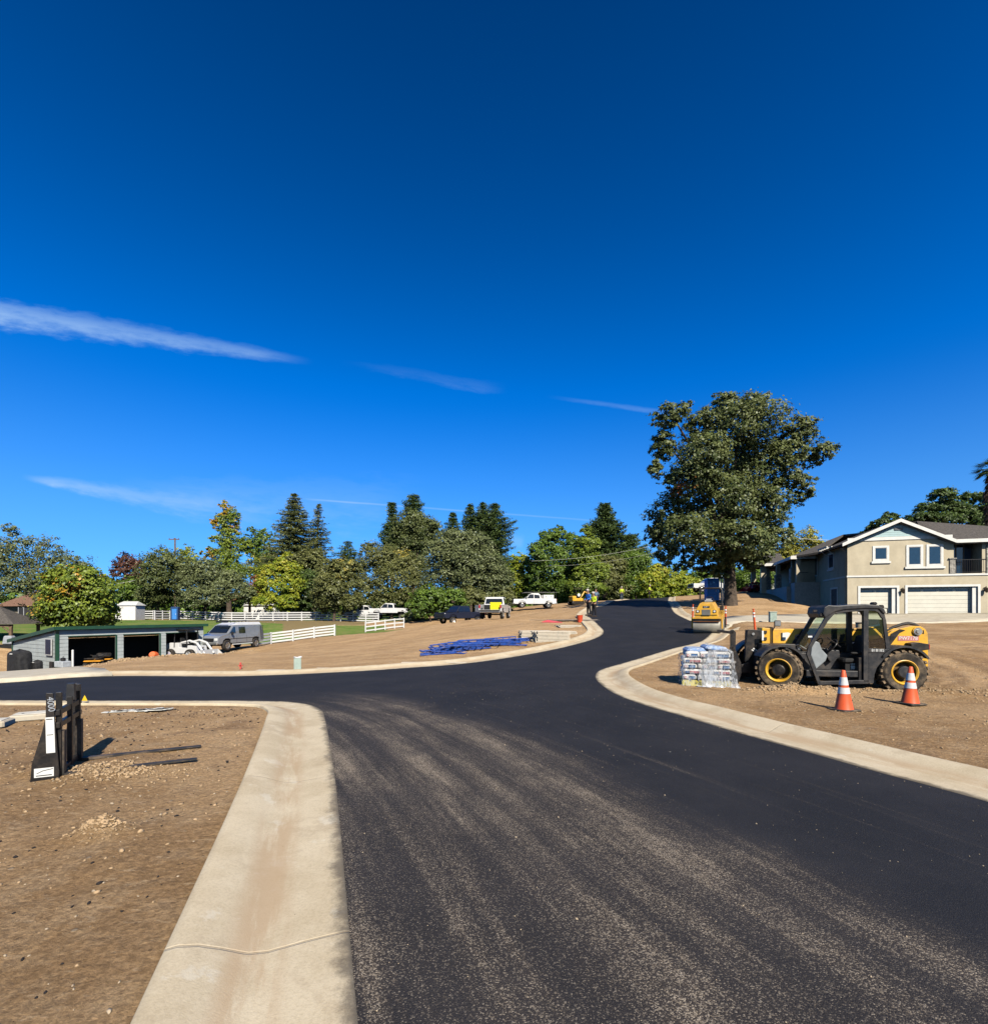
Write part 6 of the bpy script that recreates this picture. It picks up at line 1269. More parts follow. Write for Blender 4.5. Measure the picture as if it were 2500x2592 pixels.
# ------------------------------------------------------------------ people
SKIN = pm('skin', (.42, .24, .16), .6); HIVIS = pm('hi_vis_yellow', (.62, .80, .03), .75, var=.05); BLUEJ = pm('blue_jacket', (.02, .16, .62), .7, var=.15); DENIM = pm('denim', (.04, .07, .13), .85, var=.2); DARKT = pm('dark_trousers', (.014, .014, .018), .85); GREYH = pm('grey_blue_hoodie', (.16, .24, .36), .85, var=.1); HATW = pm('white_cap', (.65, .60, .54), .7); HAIR = pm('dark_hair', (.02, .014, .01), .8); BOOT = pm('boots', (.05, .035, .025), .8)
def skinned(name, chains, mat, parent, sub=1, root=None):
    """chains: list of [(pos, radius), ...]; vertices shared by equal position"""
    vs = []; rad = []; es = []; idx = {}
    def vi(p, r):
        k = tuple(round(c, 4) for c in p)
        if k not in idx: idx[k] = len(vs); vs.append(p); rad.append(r)
        return idx[k]
    for ch in chains:
        pr = None
        for p, r in ch:
            i = vi(p, r)
            if pr is not None and pr != i: es.append((pr, i))
            pr = i
    me = bpy.data.meshes.new(name); me.from_pydata(vs, es, []); me.materials.append(mat); o = bpy.data.objects.new(name, me); C.objects.link(o)
    if parent: o.parent = parent

    sk = o.modifiers.new('skin', 'SKIN'); sk.use_smooth_shade = True
    for i, r in enumerate(rad):
        d = me.skin_vertices[0].data[i]; d.radius = (r, r) if not isinstance(r, tuple) else r; d.use_root = (i == 0)
    if sub: s = o.modifiers.new('sub', 'SUBSURF'); s.levels = sub; s.render_levels = sub
    dg = bpy.context.evaluated_depsgraph_get(); m2 = bpy.data.meshes.new_from_object(o.evaluated_get(dg)); o.modifiers.clear(); o.data = m2; m2.name = name
    return o
def person(px, D, h, rz, label, top, legs, hat, bend=0.0, road=True, arms='down', group=None, zoff=0.0):
    X = px2x(px, D); t = empty('person', (X, D, (rz_(X, D)+.012 if road else gz(X, D))+zoff), rz, label, 'person', group); s = h/1.75
    def P(x, y, z): return (x*s, y*s-max(0, z-.92)*bend*s, z*s)
    L = {}
    for sd_, sx in (('l', -1), ('r', 1)):
        fy = .05*sx; L[sd_] = [(P(0, 0, .95), .13*s), (P(.095*sx, 0, .88), .088*s), (P(.11*sx, fy*.4-.01, .50), .060*s), (P(.115*sx, fy+.02, .10), .042*s)]
    if arms == 'down': A = lambda sx: [(P(.0, 0, 1.40), .11*s), (P(.19*sx, 0, 1.40), .062*s), (P(.245*sx, .02, 1.13), .047*s), (P(.235*sx, -.08, .88), .036*s)]
    else: A = lambda sx: [(P(.0, 0, 1.40), .11*s), (P(.19*sx, 0, 1.40), .062*s), (P(.25*sx, -.02, 1.14), .047*s), (P(.14*sx, -.24, 1.08), .036*s)]
    torso = [(P(0, 0, .95), .13*s), (P(0, 0, 1.18), .125*s), (P(0, 0, 1.40), .115*s)]
    hands = []
    for sx in (-1, 1):
        w_ = A(sx)[-1][0]; hands.append([A(sx)[-2], (w_, .032*s), ((w_[0], w_[1]-.02*s, w_[2]-.05*s), .030*s)])
        for k in range(4): hands.append([((w_[0], w_[1]-.02*s, w_[2]-.05*s), .030*s), ((w_[0]+(k-1.5)*.016*s, w_[1]-.035*s, w_[2]-(.10+.01*(k % 2))*s), .009*s), ((w_[0]+(k-1.5)*.015*s, w_[1]-.055*s, w_[2]-(.13+.01*(k % 2))*s), .008*s)])
        hands.append([((w_[0], w_[1]-.02*s, w_[2]-.05*s), .030*s), ((w_[0]-.035*sx*s, w_[1]-.05*s, w_[2]-.07*s), .010*s), ((w_[0]-.04*sx*s, w_[1]-.06*s, w_[2]-.095*s), .009*s)])
    neck = [(P(0, 0, 1.40), .10*s), (P(0, -.01, 1.52), .056*s), (P(0, -.015, 1.60), .075*s), (P(0, -.02, 1.67), .086*s), (P(0, -.015, 1.73), .055*s)]
    nose = [(P(0, -.02, 1.67), .086*s), (P(0, -.115, 1.635), .014*s)]
    ears = [[(P(0, -.02, 1.67), .086*s), (P(.088*sx, -.0, 1.65), .018*s)] for sx in (-1, 1)]
    body = skinned('body', [torso, A(-1), A(1), L['l'], L['r'], neck, nose]+ears+hands, SKIN, t, 1)
    big = lambda ch, k: [(p, r*k) for p, r in ch]
    skinned('jacket', [big(torso, 1.24), big(A(-1), 1.35), big(A(1), 1.35), [big(torso, 1.24)[-1], (P(0, -.0, 1.49), .085*s)]], top, t, 1)
    skinned('trousers', [[(P(0, 0, .97), .155*s), (P(0, 0, .90), .15*s)], *[[(P(0, 0, .97), .155*s)]+big(L[k][1:], 1.30) for k in 'lr']], legs, t, 1)
    b = MB()
    for sx in (-1, 1): f = L['l' if sx < 0 else 'r'][-1][0]; b.box((f[0], f[1]-.05*s, .05*s), (.10*s, .28*s, .10*s), bev=.03*s)
    b.build('boots', BOOT, t, smooth=True)
    hc = P(0, -.02, 1.70); q = MB(); q.ball((hc[0], hc[1]+.005, hc[2]+.02*s), .102*s, 14, 8, (.95, 1.05, .85)); 
    if hat is not HAIR: q.box((hc[0], hc[1]-.12*s, hc[2]+.01*s), (.15*s, .14*s, .012*s), bev=.004)
    q.build('cap' if hat is not HAIR else 'hair', hat, t, smooth=True)
    e = MB()
    for sx in (-1, 1): p = P(.032*sx, -.100, 1.665); e.ball(p, .010*s, 8, 6)
    p = P(0, -.098, 1.60); e.box(p, (.045*s, .01*s, .008*s)); e.build('eyes_and_mouth', HAIR, body)
    return t
person(1490, 35.2, 1.80, R(-70), 'person in a bright blue hooded jacket standing on the kerb', BLUEJ, DARKT, HATW, .10, arms='front', zoff=.08)
person(1503, 36.2, 1.74, R(-60), 'person in a yellow hi-vis top beside the one in the blue jacket', HIVIS, DARKT, HATW, .08, arms='front', zoff=.0)
person(1508, 52, 1.82, R(180), 'person in a grey blue hoodie walking away near the yellow excavator', GREYH, DENIM, HAIR, .03)
person(1573, 72, 1.86, R(175), 'person in a yellow hi-vis jacket and jeans at the top of the road', HIVIS, DENIM, HATW, .02)
person(1643, 71, 1.86, R(60), 'person in yellow hi-vis and dark trousers in front of the lime green shrub', HIVIS, DARKT, HATW, .10, arms='front')

# ------------------------------------------------------------------ road vehicles
def pickup(o, ang, label, paint, group=None, cat='pickup truck', tailgate=False, door=False, rack=False, lift=0.0, trimc=None, low=CARG):
    t = empty('pickup_truck', o, ang, label, cat, group); W = 1.94; L = 5.75; z = lift   # local +x is forward
    b = MB(); prof = [(0, .58), (0, 1.08), (.05, 1.12), (2.05, 1.12), (3.95, 1.12), (5.45, 1.04), (5.68, .92), (5.72, .60), (5.55, .45), (5.05, .45), (4.95, .72), (4.7, .86), (4.4, .86), (4.15, .72), (4.05, .45), (1.55, .45), (1.45, .72), (1.2, .86), (.9, .86), (.65, .72), (.55, .45), (.1, .48)]
    sidep = [(x, zz+z) for x, zz in prof]
    b.prism(sidep, .0, .08); b.prism(sidep, W-.08, W); b.b2(2.05, 3.6, .08, W-.08, .45+z, 1.12+z); b.b2(3.6, 5.68, .08, W-.08, .62+z, 1.07+z); b.b2(0.05, 2.05, .08, W-.08, .62+z, .68+z); b.b2(1.98, 2.05, .08, W-.08, .68+z, 1.12+z); b.b2(5.62, 5.70, .08, W-.08, .60+z, .98+z)
    body = b.build('body', paint, t, bevel=.02)
    c = MB(); gh = [(2.05, 1.12), (2.15, 1.70), (2.35, 1.82), (3.25, 1.82), (3.55, 1.72), (4.12, 1.12)]
    n = len(gh); vs = []
    for x, zz in gh: ins = .05+(.14 if zz > 1.2 else 0); vs += [(x, ins, zz+z), (x, W-ins, zz+z)]
    c.add(vs, [tuple(2*i for i in range(n)), tuple(2*i+1 for i in range(n-1, -1, -1))]+[(2*i, 2*i+1, 2*((i+1) % n)+1, 2*((i+1) % n)) for i in range(n)]); cab = c.build('cab', paint, t, bevel=.03)
    for nm, pts in (('windscreen', [(4.03, .14, 1.17), (4.03, W-.14, 1.17), (3.585, W-.24, 1.69), (3.585, .24, 1.69)]), ('rear_window', [(2.045, .2, 1.24), (2.045, W-.2, 1.24), (2.12, W-.27, 1.66), (2.12, .27, 1.66)])):
        d = .02 if nm == 'windscreen' else -.02; m = MB(); m.add([(x+d, y, zz+z) for x, y, zz in pts], [(0, 1, 2, 3)]); m.build(nm, CARG, cab)
    for s in (0, 1):
        yb, yt = (.045, .185) if s == 0 else (W-.045, W-.185); e = -.008 if s == 0 else .008
        for (x0, x1, x0t, x1t) in ((2.2, 2.95, 2.28, 2.95), (3.02, 3.95, 3.02, 3.52)):
            m = MB(); m.add([(x0, yb+e, 1.17+z), (x1, yb+e, 1.17+z), (x1t, yt+e, 1.70+z), (x0t, yt+e, 1.70+z)], [(0, 1, 2, 3)]); m.build('side_window', CARG, cab)
        m = MB(); m.box((4.0, (-.10 if s == 0 else W+.10), 1.22+z), (.10, .16, .16), bev=.03); m.build('wing_mirror', BLK, t)
        m = MB(); m.box((5.60, (.16 if s == 0 else W-.16), .92+z), (.16, .30, .14), bev=.03); m.build('headlight', WLAB, t)
        m = MB(); m.box((.0, (.07 if s == 0 else W-.07), .95+z), (.06, .14, .28), bev=.02); m.build('tail_light', REDL, t)
        m = MB(); [m.b2(x-.005, x+.005, (-.004 if s == 0 else W), (0 if s == 0 else W+.004), .55+z, 1.10+z) for x in (2.2, 2.98, 3.98)]; m.build('door_gaps', BLK, t)
    m = MB(); m.b2(5.70, 5.76, .3, W-.3, .66+z, .95+z); m.build('grille', BLK, t); m = MB(); m.box((5.72, W/2, .52+z), (.16, W-.1, .20), bev=.04); m.build('front_bumper', trimc or CHR, t); m = MB(); m.box((-.06, W/2, .52+z), (.16, W-.1, .18), bev=.03); m.build('rear_bumper', trimc or CHR, t)
    if tailgate:
        m = MB(); m.b2(-.62, -.05, .12, W-.12, .60+z, .66+z); m.build('tailgate', BLK, t, bevel=.01); m = MB(); m.b2(.1, 1.97, .085, W-.085, .685+z, .69+z); m.b2(1.95, 1.975, .085, W-.085, .69+z, 1.12+z); m.b2(0.02, .05, .08, W-.08, .55+z, .63+z); m.build('bed_liner', BLK, t)
    else: m = MB(); m.b2(-.02, .04, .09, W-.09, .64+z, 1.10+z); m.build('tailgate', paint, t, bevel=.015)
    for x in (1.05, 4.55):
        for s, y in ((-1, .10), (1, W-.10)): wheel(t, (x, y, .40), .40, .25, CHR, side=s, n=20)
    ch = MB(); ch.b2(.3, 5.2, .45, W-.45, .38+z, .50+z); ch.cyl((1.05, .2, .4), (1.05, W-.2, .4), .06); ch.build('chassis', BLK, t)
    if rack:
        m = MB(); zt = 1.98+z
        for y in (.12, W-.12): m.tube([(-.15, y, zt-.02), (2.0, y, zt), (4.2, y, zt-.03), (4.35, y, zt-.08)], .028, 6); m.tube([(.05, y, 1.1+z), (.05, y, zt)], .028, 6); m.tube([(1.9, y, 1.1+z), (1.9, y, zt)], .028, 6)
        for x in (-.1, .5, 1.1, 1.9, 2.8, 3.6): m.tube([(x, .12, zt), (x, W-.12, zt)], .024, 6)
        m.build('ladder_rack', BLK, t); m = MB(); 
        for y in (.02, W-.42): m.b2(.35, 1.75, y, y+.40, 1.13+z, 1.62+z)
        tb_ = m.build('tool_box', paint, t, bevel=.02); m = MB()
        for x in (.7, 1.4): m.cyl((x, .012, 1.4+z), (x, .02, 1.4+z), .04, n=10); m.cyl((x, W-.02, 1.4+z), (x, W-.0, 1.4+z), .04, n=10)
        m.build('lock', BLK, tb_)
    if door: m = MB(); m.add([(2.15, W, .5+z), (2.05, W+.75, .5+z), (2.05, W+.75, 1.1+z), (2.15, W, 1.1+z)], [(0, 1, 2, 3)]); dd = m.build('open_door', pm('door_grey', (.10, .11, .14), .4), t); s_ = dd.modifiers.new('t', 'SOLIDIFY'); s_.thickness = .08
    return t
def place(px, D): X = px2x(px, D); return X, D, gz(X, D)
# pickup on the lot, rear to the camera
X, D, zz = place(1240, 44.5); a = R(80); o = (X+math.sin(a)*.97, D-math.cos(a)*.97-1.2, gz(X, D-1)); 
pk = pickup(o, a, 'white pickup seen from behind with its tailgate down on the dirt lot', WCAR, tailgate=True, door=True, lift=.12)
pb = MB(); pb.box((0, 0, .33), (.98, .03, .64), bev=.01); yb = pb.build('yellow_board', pm('bright_yellow', (.95, .90, .03), .5, var=.03), None); yb.location = (o[0]+math.cos(a)*.25-math.sin(a)*.50, o[1]+math.sin(a)*.25+math.cos(a)*.50, o[2]+.79); yb.rotation_euler = (R(8), 0, a-R(90)); tag(yb, 'bright yellow square board standing in the open bed of the pickup', 'board')
X, D, zz = place(1400, 69.5); pickup((X, D, zz-.05), R(186), 'white pickup with black ladder rack and tool boxes parked side on under the trees', WCAR, rack=True, lift=.08)
X, D, zz = place(868, 81.5); k1 = pickup((X, D, zz), R(-3), 'white pickup facing right behind the fence, left of its twin', WCAR, group='white pickups behind the fence', lift=.45); k1.scale = (1.1,)*3
X, D, zz = place(1040, 82.5); k1 = pickup((X, D, zz), R(178), 'white pickup facing left behind the fence above the short gate', WCAR, group='white pickups behind the fence', lift=.5); k1.scale = (1.1,)*3
X, D, zz = place(1842, 71); pickup((X, D, zz), R(183), 'white pickup behind the big oak trunk and the blue toilet', WCAR, lift=.1)
X, D, zz = place(1200, 60); pickup((X, D, zz-.1), R(222), 'dark blue truck darkened as in deep shade left of the pickup with the open tailgate', pm('shaded_navy', (.010, .016, .04), .5), lift=.2, trimc=BLK)  # paint darkened to stand for the shade on the truck

def van():
    o = (-22.85, 47.0, gz(-22.5, 45.5)+.02); ang = math.atan2(-.977, -.21); t = empty('van', o, ang, 'lifted silver camper van with white raised roof, roof rack and rear ladder', 'van'); SIL = pm('silver_paint', (.34, .37, .41), .32, var=.04, metal=.3, coat=.5, dirt=(.40, .37, .32), dscale=2, damt=.25); W = 2.0
    # local +x forward, y=0 is the side towards the camera after mirroring: build across -y..0
    def Y(y): return -y if False else y
    b = MB(); prof = [(0, .60), (.0, 1.15), (.12, 2.02), (3.75, 2.05), (4.45, 1.42), (5.35, 1.22), (5.60, 1.05), (5.62, .62), (5.45, .55), (5.10, .60), (5.0, .86), (4.75, 1.0), (4.4, 1.0), (4.15, .86), (4.05, .60), (1.55, .58), (1.45, .86), (1.2, 1.0), (.85, 1.0), (.6, .86), (.5, .60)]
    vs = []; n = len(prof)
    for x, z in prof: ins = max(0, (z-1.2)*.14); vs += [(x, ins, z), (x, W-ins, z)]
    b.add(vs, [tuple(2*i for i in range(n)), tuple(2*i+1 for i in range(n-1, -1, -1))]+[(2*i, 2*i+1, 2*((i+1) % n)+1, 2*((i+1) % n)) for i in range(n)]); body = b.build('body', SIL, t, bevel=.03)
    r = MB(); rp = [(.12, 2.05), (.25, 2.30), (3.0, 2.30), (3.75, 2.06)]; vs = []
    for x, z in rp: ins = .14+(z-2.05)*.5; vs += [(x, ins, z), (x, W-ins, z)]
    r.add(vs, [(0, 2, 4, 6), (7, 5, 3, 1), (0, 1, 3, 2), (2, 3, 5, 4), (4, 5, 7, 6), (6, 7, 1, 0)]); r.build('raised_roof', WCAR, t, bevel=.03)
    ws = MB(); ws.add([(4.44, .16, 1.45), (4.44, W-.16, 1.45), (3.80, W-.24, 2.0), (3.80, .24, 2.0)], [(0, 1, 2, 3)]); ws.v = [(x+.03, y, z+.02) for x, y, z in ws.v]; ws.build('windscreen', CARG, t)
    for s in (0, 1):
        def q(x, z, e=.012): ins = max(0, (z-1.2)*.14); return (x, ins-e if s == 0 else W-ins+e, z)
        m = MB(); m.add([q(3.55, 1.42), q(4.28, 1.42), q(3.72, 1.95), q(3.55, 1.95)], [(0, 1, 2, 3)]); m.build('side_window', CARG, t)
        m = MB(); m.add([q(2.35, 1.38), q(3.15, 1.38), q(3.15, 1.92), q(2.35, 1.92)], [(0, 1, 2, 3)]); m.build('side_window', CARG, t)
        m = MB(); m.box((4.15, -.14 if s == 0 else W+.14, 1.42), (.14, .20, .26), bev=.04); m.build('wing_mirror', BLK, t)
        m = MB(); m.b2(1.6, 4.0, -.10 if s == 0 else W, 0 if s == 0 else W+.10, .46, .53); m.build('side_step', WLAB, t)
        m = MB(); m.box((5.60, .2 if s == 0 else W-.2, .95), (.08, .30, .20), bev=.02); m.build('headlight', WLAB, t)
        m = MB(); [m.b2(x-.006, x+.006, -.006 if s == 0 else W, 0 if s == 0 else W+.006, .62, 1.2) for x in (3.45, 2.25, 4.35)]; m.b2(.6, 4.3, -.012 if s == 0 else W, 0 if s == 0 else W+.012, .93, .97); m.build('door_gaps', BLK, t)
    m = MB(); m.b2(5.60, 5.66, .40, W-.40, .80, 1.05); m.build('grille', BLK, t); m = MB(); m.box((5.64, W/2, .64), (.14, W-.06, .22), bev=.04); m.build('front_bumper', CHR, t)
    k = MB(); 
    for y in (.32, W-.32): k.tube([(.1, y, 2.42), (3.9, y, 2.40)], .022, 6)
    for i in range(9): x = .2+i*.45; k.tube([(x, .30, 2.40), (x, W-.30, 2.40)], .018, 6); k.tube([(x, .32, 2.25), (x, .32, 2.42)], .016, 6); k.tube([(x, W-.32, 2.25), (x, W-.32, 2.42)], .016, 6)
    k.box((3.98, W/2, 2.34), (.12, 1.1, .10), bev=.02); k.build('roof_rack', BLK, t)
    for s_ in (0, 1):
        yy_ = .10 if s_ == 0 else W-.10
        if s_ == 1:
            l = MB()
            for x in (.06, .40): l.tube([(x, W+.06, .75), (x, W-.05, 2.0)], .02, 6)
            for i in range(8): z = .85+i*.155; y = W+.06-(z-.75)*.088; l.tube([(.06, y, z), (.40, y, z)], .018, 6)
            l.build('ladder', BLK, t)
    sp = MB(); sp.cyl((-.12, W/2+.3, 1.25), (-.34, W/2+.3, 1.25), .40, n=24); sp.build('spare_wheel', RUB, t, smooth=True)
    for x in (1.03, 4.58):
        for s, y in ((-1, .10), (1, W-.10)): wheel(t, (x, y, .44), .44, .30, CHR, side=s, n=22)
    ch = MB(); ch.b2(.3, 5.2, .45, W-.45, .42, .62); ch.cyl((1.03, .2, .44), (1.03, W-.2, .44), .07); ch.cyl((4.58, .2, .44), (4.58, W-.2, .44), .07); ch.build('chassis', BLK, t)
van()

# ------------------------------------------------------------------ machines further off
def loader(o, ang, label, paint, frame, s=1.0, name='compact_loader', cat='loader', canopy=True, bucket=True):
    t = empty(name, o, ang, label, cat); t.scale = (1, 1, 1)
    def S(*p): return tuple(c*s for c in p)
    b = MB(); b.prism([(x*s, z*s) for x, z in [(-1.3, .45), (-1.35, .95), (-1.1, 1.15), (-.3, 1.15), (-.25, .85), (.4, .80), (.45, 1.0), (1.1, .95), (1.2, .45)]], -.45*s, .45*s); b.build('body', paint, t, bevel=.03)
    for x in (-.8, .8):
        for sg, y in ((-1, -.62), (1, .62)): wheel(t, S(x, y, .38), .38*s, .26*s, paint, side=sg, n=18)
    se = MB(); se.box(S(-.15, 0, 1.0), S(.4, .42, .14), bev=.03); se.box(S(-.38, 0, 1.25), S(.1, .42, .45), bev=.03); se.build('seat', SEATB, t)
    if canopy:
        m = MB(); m.box(S(-.1, 0, 2.02), S(1.25, 1.05, .09), bev=.03)
        for x, y in ((-.62, -.45), (-.62, .45), (.40, -.45), (.40, .45)): m.tube([S(x*1.0, y, .85), S(x*.95, y, 2.0)], .035*s, 6)
        m.build('canopy', frame, t)
    for y in (-.5, .5):
        a = MB(); a.tube([S(-.1, y*.8, 1.15), S(.6, y*.8, 1.30), S(1.15, y*.8, 1.15)], .075*s, 8); a.tube([S(1.15, y*.8, 1.15), S(1.75, y*.8, .45)], .075*s, 8); a.build('lift_arm', paint, t, smooth=True)
    a = MB(); a.tube([S(.4, 0, .8), S(1.3, 0, .85)], .05*s, 8); a.build('lift_cylinder', CHR, t, smooth=True)
    if bucket: k = MB(); k.add([S(1.65, -.8, .15), S(2.35, -.8, .10), S(2.15, -.8, .35), S(1.70, -.8, .72), S(1.65, .8, .15), S(2.35, .8, .10), S(2.15, .8, .35), S(1.70, .8, .72)], [(0, 1, 2, 3), (7, 6, 5, 4), (0, 3, 7, 4), (0, 4, 5, 1)]); k.build('bucket', paint if not bucket == 2 else BLKS, t)
    return t
X, D, zz = place(520, 41.5); loader((X-.55, D-1.5, zz+.22), R(-14), 'small white wheel loader with black canopy in front of the garage end bay', WCAR, BLK, 1.16)
X, D, zz = place(1908, 60); loader((X+.6, D, zz-.05), R(186), 'red tractor with front loader parked between the oak and the house', pm('tractor_red', (.50, .025, .045), .4, coat=.3), BLK, .92, 'tractor', 'tractor', canopy=False)
X, D, zz = place(1092, 71); loader((X, D, zz+.3), R(170), 'red tractor darkened as in deep shade, parked under the low bushes', pm('shaded_red', (.16, .012, .018), .5), BLK, .95, 'tractor', 'tractor', canopy=True)  # red darkened to stand for the shade under the bushes
def excavator():
    X, D, zz = place(1458, 69); t = empty('excavator', (X, D, zz-.05), R(20), 'small yellow excavator with a white cab panel in the shade beyond the kerb', 'excavator')
    m = MB()
    for y in (-.6, .6): m.box((0, y, .24), (1.9, .35, .48), bev=.14)
    m.build('tracks', BLKS, t); m = MB(); m.box((-.05, 0, .72), (1.6, 1.25, .42), bev=.08); m.box((-.55, 0, 1.05), (.6, 1.2, .35), bev=.08); m.build('body', YEL, t)
    m = MB(); 
    for x in (-.3, .5):
        for y in (-.5, .15): m.tube([(x, y, .9), (x, y, 2.25)], .04, 6)
    m.box((.1, -.18, 2.28), (1.0, .85, .08), bev=.03); m.build('canopy', BLKS, t); m = MB(); m.tube([(.7, .1, .95), (1.3, .1, 1.85), (1.9, .1, 1.6)], .10, 8); m.tube([(1.9, .1, 1.6), (1.75, .1, .7)], .08, 8); m.build('boom', YEL, t, smooth=True); m = MB(); m.box((1.65, .1, .5), (.35, .45, .35), taper=.7, bev=.04); m.build('bucket', BLKS, t)
    m = MB(); m.ball((.1, -.55, 1.35), .22, 10, 8, (1, .2, 1)); m.build('white_panel', WLAB, t)
excavator()
def quad():
    c0, s0 = math.cos(ga_.rotation_euler.z), math.sin(ga_.rotation_euler.z)
    def G(x, y, z=0.0): return (-28.1+c0*x-s0*y, 33.0+s0*x+c0*y, z)
    p = G(2.1, -.55); t = empty('quad_bike', (p[0], p[1], gz(p[0], p[1])-.02), R(-75), 'orange and black quad bike parked nose out in the left garage bay', 'quad bike'); OR_ = pm('quad_orange', (.75, .33, .03), .4)
    for x in (-.62, .62):
        for s, y in ((-1, -.42), (1, .42)): wheel(t, (x, y, .31), .31, .24, CHR, side=s, n=18)
    m = MB(); m.box((0, 0, .62), (1.0, .34, .30), bev=.08); m.box((-.15, 0, .86), (.75, .30, .14), bev=.06); m.build('seat', SEATB, t); m = MB(); m.box((.70, 0, .68), (.50, 1.0, .10), bev=.04); m.box((-.70, 0, .68), (.45, 1.0, .10), bev=.04); m.build('fender', OR_, t)
    m = MB()
    for i in range(5): m.tube([(.5+i*.12, -.40, .86), (.5+i*.12, .40, .86)], .015, 6)
    m.tube([(.5, -.4, .86), (1.0, -.4, .86), (1.0, .4, .86), (.5, .4, .86)], .02, 6); m.box((-.72, 0, .98), (.5, .75, .28), bev=.06); m.build('rack', BLKS, t); m = MB(); m.tube([(.25, -.38, 1.05), (.32, 0, .98), (.25, .38, 1.05)], .02, 6); m.box((.45, 0, .95), (.25, .3, .2), bev=.05); m.tube([(1.05, -.3, .45), (1.12, 0, .55), (1.05, .3, .45)], .025, 6); m.build('handlebar', BLKS, t)
    p = G(5.75, -.25); t = empty('concrete_mixer', (p[0], p[1], gz(p[0], p[1])+.0), 0, 'orange concrete mixer drum on a yellow stand at the garage middle bay', 'concrete mixer'); OM = pm('mixer_orange', (.90, .15, .03), .5)
    m = MB(); m.lathe([(.16, -.35), (.33, -.12), (.34, .12), (.20, .42)], n=18); M = Euler((R(60), R(25), 0)).to_matrix().to_4x4(); M.translation = (0, 0, .78); m.xf(M); d = m.build('drum', OM, t, smooth=True); m = MB()
    for x, y in ((-.25, -.2), (.25, -.2), (-.25, .25), (.25, .25)): m.tube([(x, y, 0), (x*.6, y*.6, .62)], .03, 6)
    m.b2(-.2, .2, -.2, .2, .2, .5); m.build('stand', pm('mixer_yellow', (.85, .55, .03), .5), t)
    # beside the garage
    CV = pm('cover_cloth', (.022, .022, .024), .8, var=.3, scale=5, bump=.03, bscale=6)
    def cover(px, D, w, h, d, lab, name='covered_grill'):
        X = px2x(px, D); t = empty(name, (X, D, gz(X, D)+.03), R(-25), lab, 'covered grill'); m = MB(); n = 40; V = []
        for j in range(13):
            f = j/12
            for i in range(n):
                a = 2*math.pi*i/n; cx_, sy_ = math.cos(a), math.sin(a); k = (abs(cx_)**5+abs(sy_)**5)**(-.2); r = 1.0 if f < .8 else math.sqrt(max(0, 1-((f-.8)/.2)**2))*.9+.1*(1-(f-.8)/.2)
                fold = 1+.035*math.sin(a*9+f*2)*(1-f)+.02*math.sin(a*5+1); V.append((cx_*k*w/2*r*fold*(1-.08*f), sy_*k*d/2*r*fold*(1-.05*f), f*h+.03*math.sin(a*3)*(f > .7)))
        F_ = [(j*n+i, j*n+(i+1) % n, (j+1)*n+(i+1) % n, (j+1)*n+i) for j in range(12) for i in range(n)]; m.add(V, F_+[tuple(range(12*n, 13*n))]); m.build('cover', CV, t, smooth=True); l = MB(); l.b2(-.1, .1, -d/2-.035, -d/2+.05, h*.80, h*.84); l.build('label', WLAB, t); return t
    cover(50, 32.0, 1.6, 1.45, .85, 'large black covered grill against the grey garage side wall'); cover(95, 32.2, .5, .78, .45, 'small black covered stand between the grill and the white tank')
    X = px2x(159, 30.6); t = empty('utility_box', (X, 30.6, gz(X, 30.6)+.1), R(-20), 'low pale grey tank box at the garage corner', 'tank'); m = MB(); m.box((0, 0, .18), (.75, .5, .36), bev=.03); m.build('box', pm('pale_grey_box', (.50, .53, .56), .5), t); m = MB(); m.box((.02, 0, .46), (.26, .2, .2), bev=.04); m.tube([(.02, 0, .5), (.02, 0, .62), (.1, 0, .62)], .02, 6); m.build('pump', BLK, t)
    X = px2x(184, 29.4); t = empty('bollard', (X, 29.4, gz(X, 29.4)), R(5), 'single white post standing at the left garage bay', 'bollard'); m = MB(); m.cyl((0, 0, 0), (0, 0, .98), .055, n=14); m.lathe([(.055, .98), (.03, 1.01), (0, 1.02)], n=14); m.build('post', WHT, t, smooth=True)
    p = G(7.9, .6); t = empty('folding_table', (p[0], p[1], gz(p[0], p[1])+.2), ga_.rotation_euler.z, 'white sheet draped over a bench in the right garage bay', 'table'); m = MB(); m.box((0, 0, .45), (1.7, .7, .8), taper=.97, bev=.03); m.build('sheet', pm('lilac_sheet', (.55, .50, .62), .8, var=.1, bump=.02, bscale=8), t)
quad()

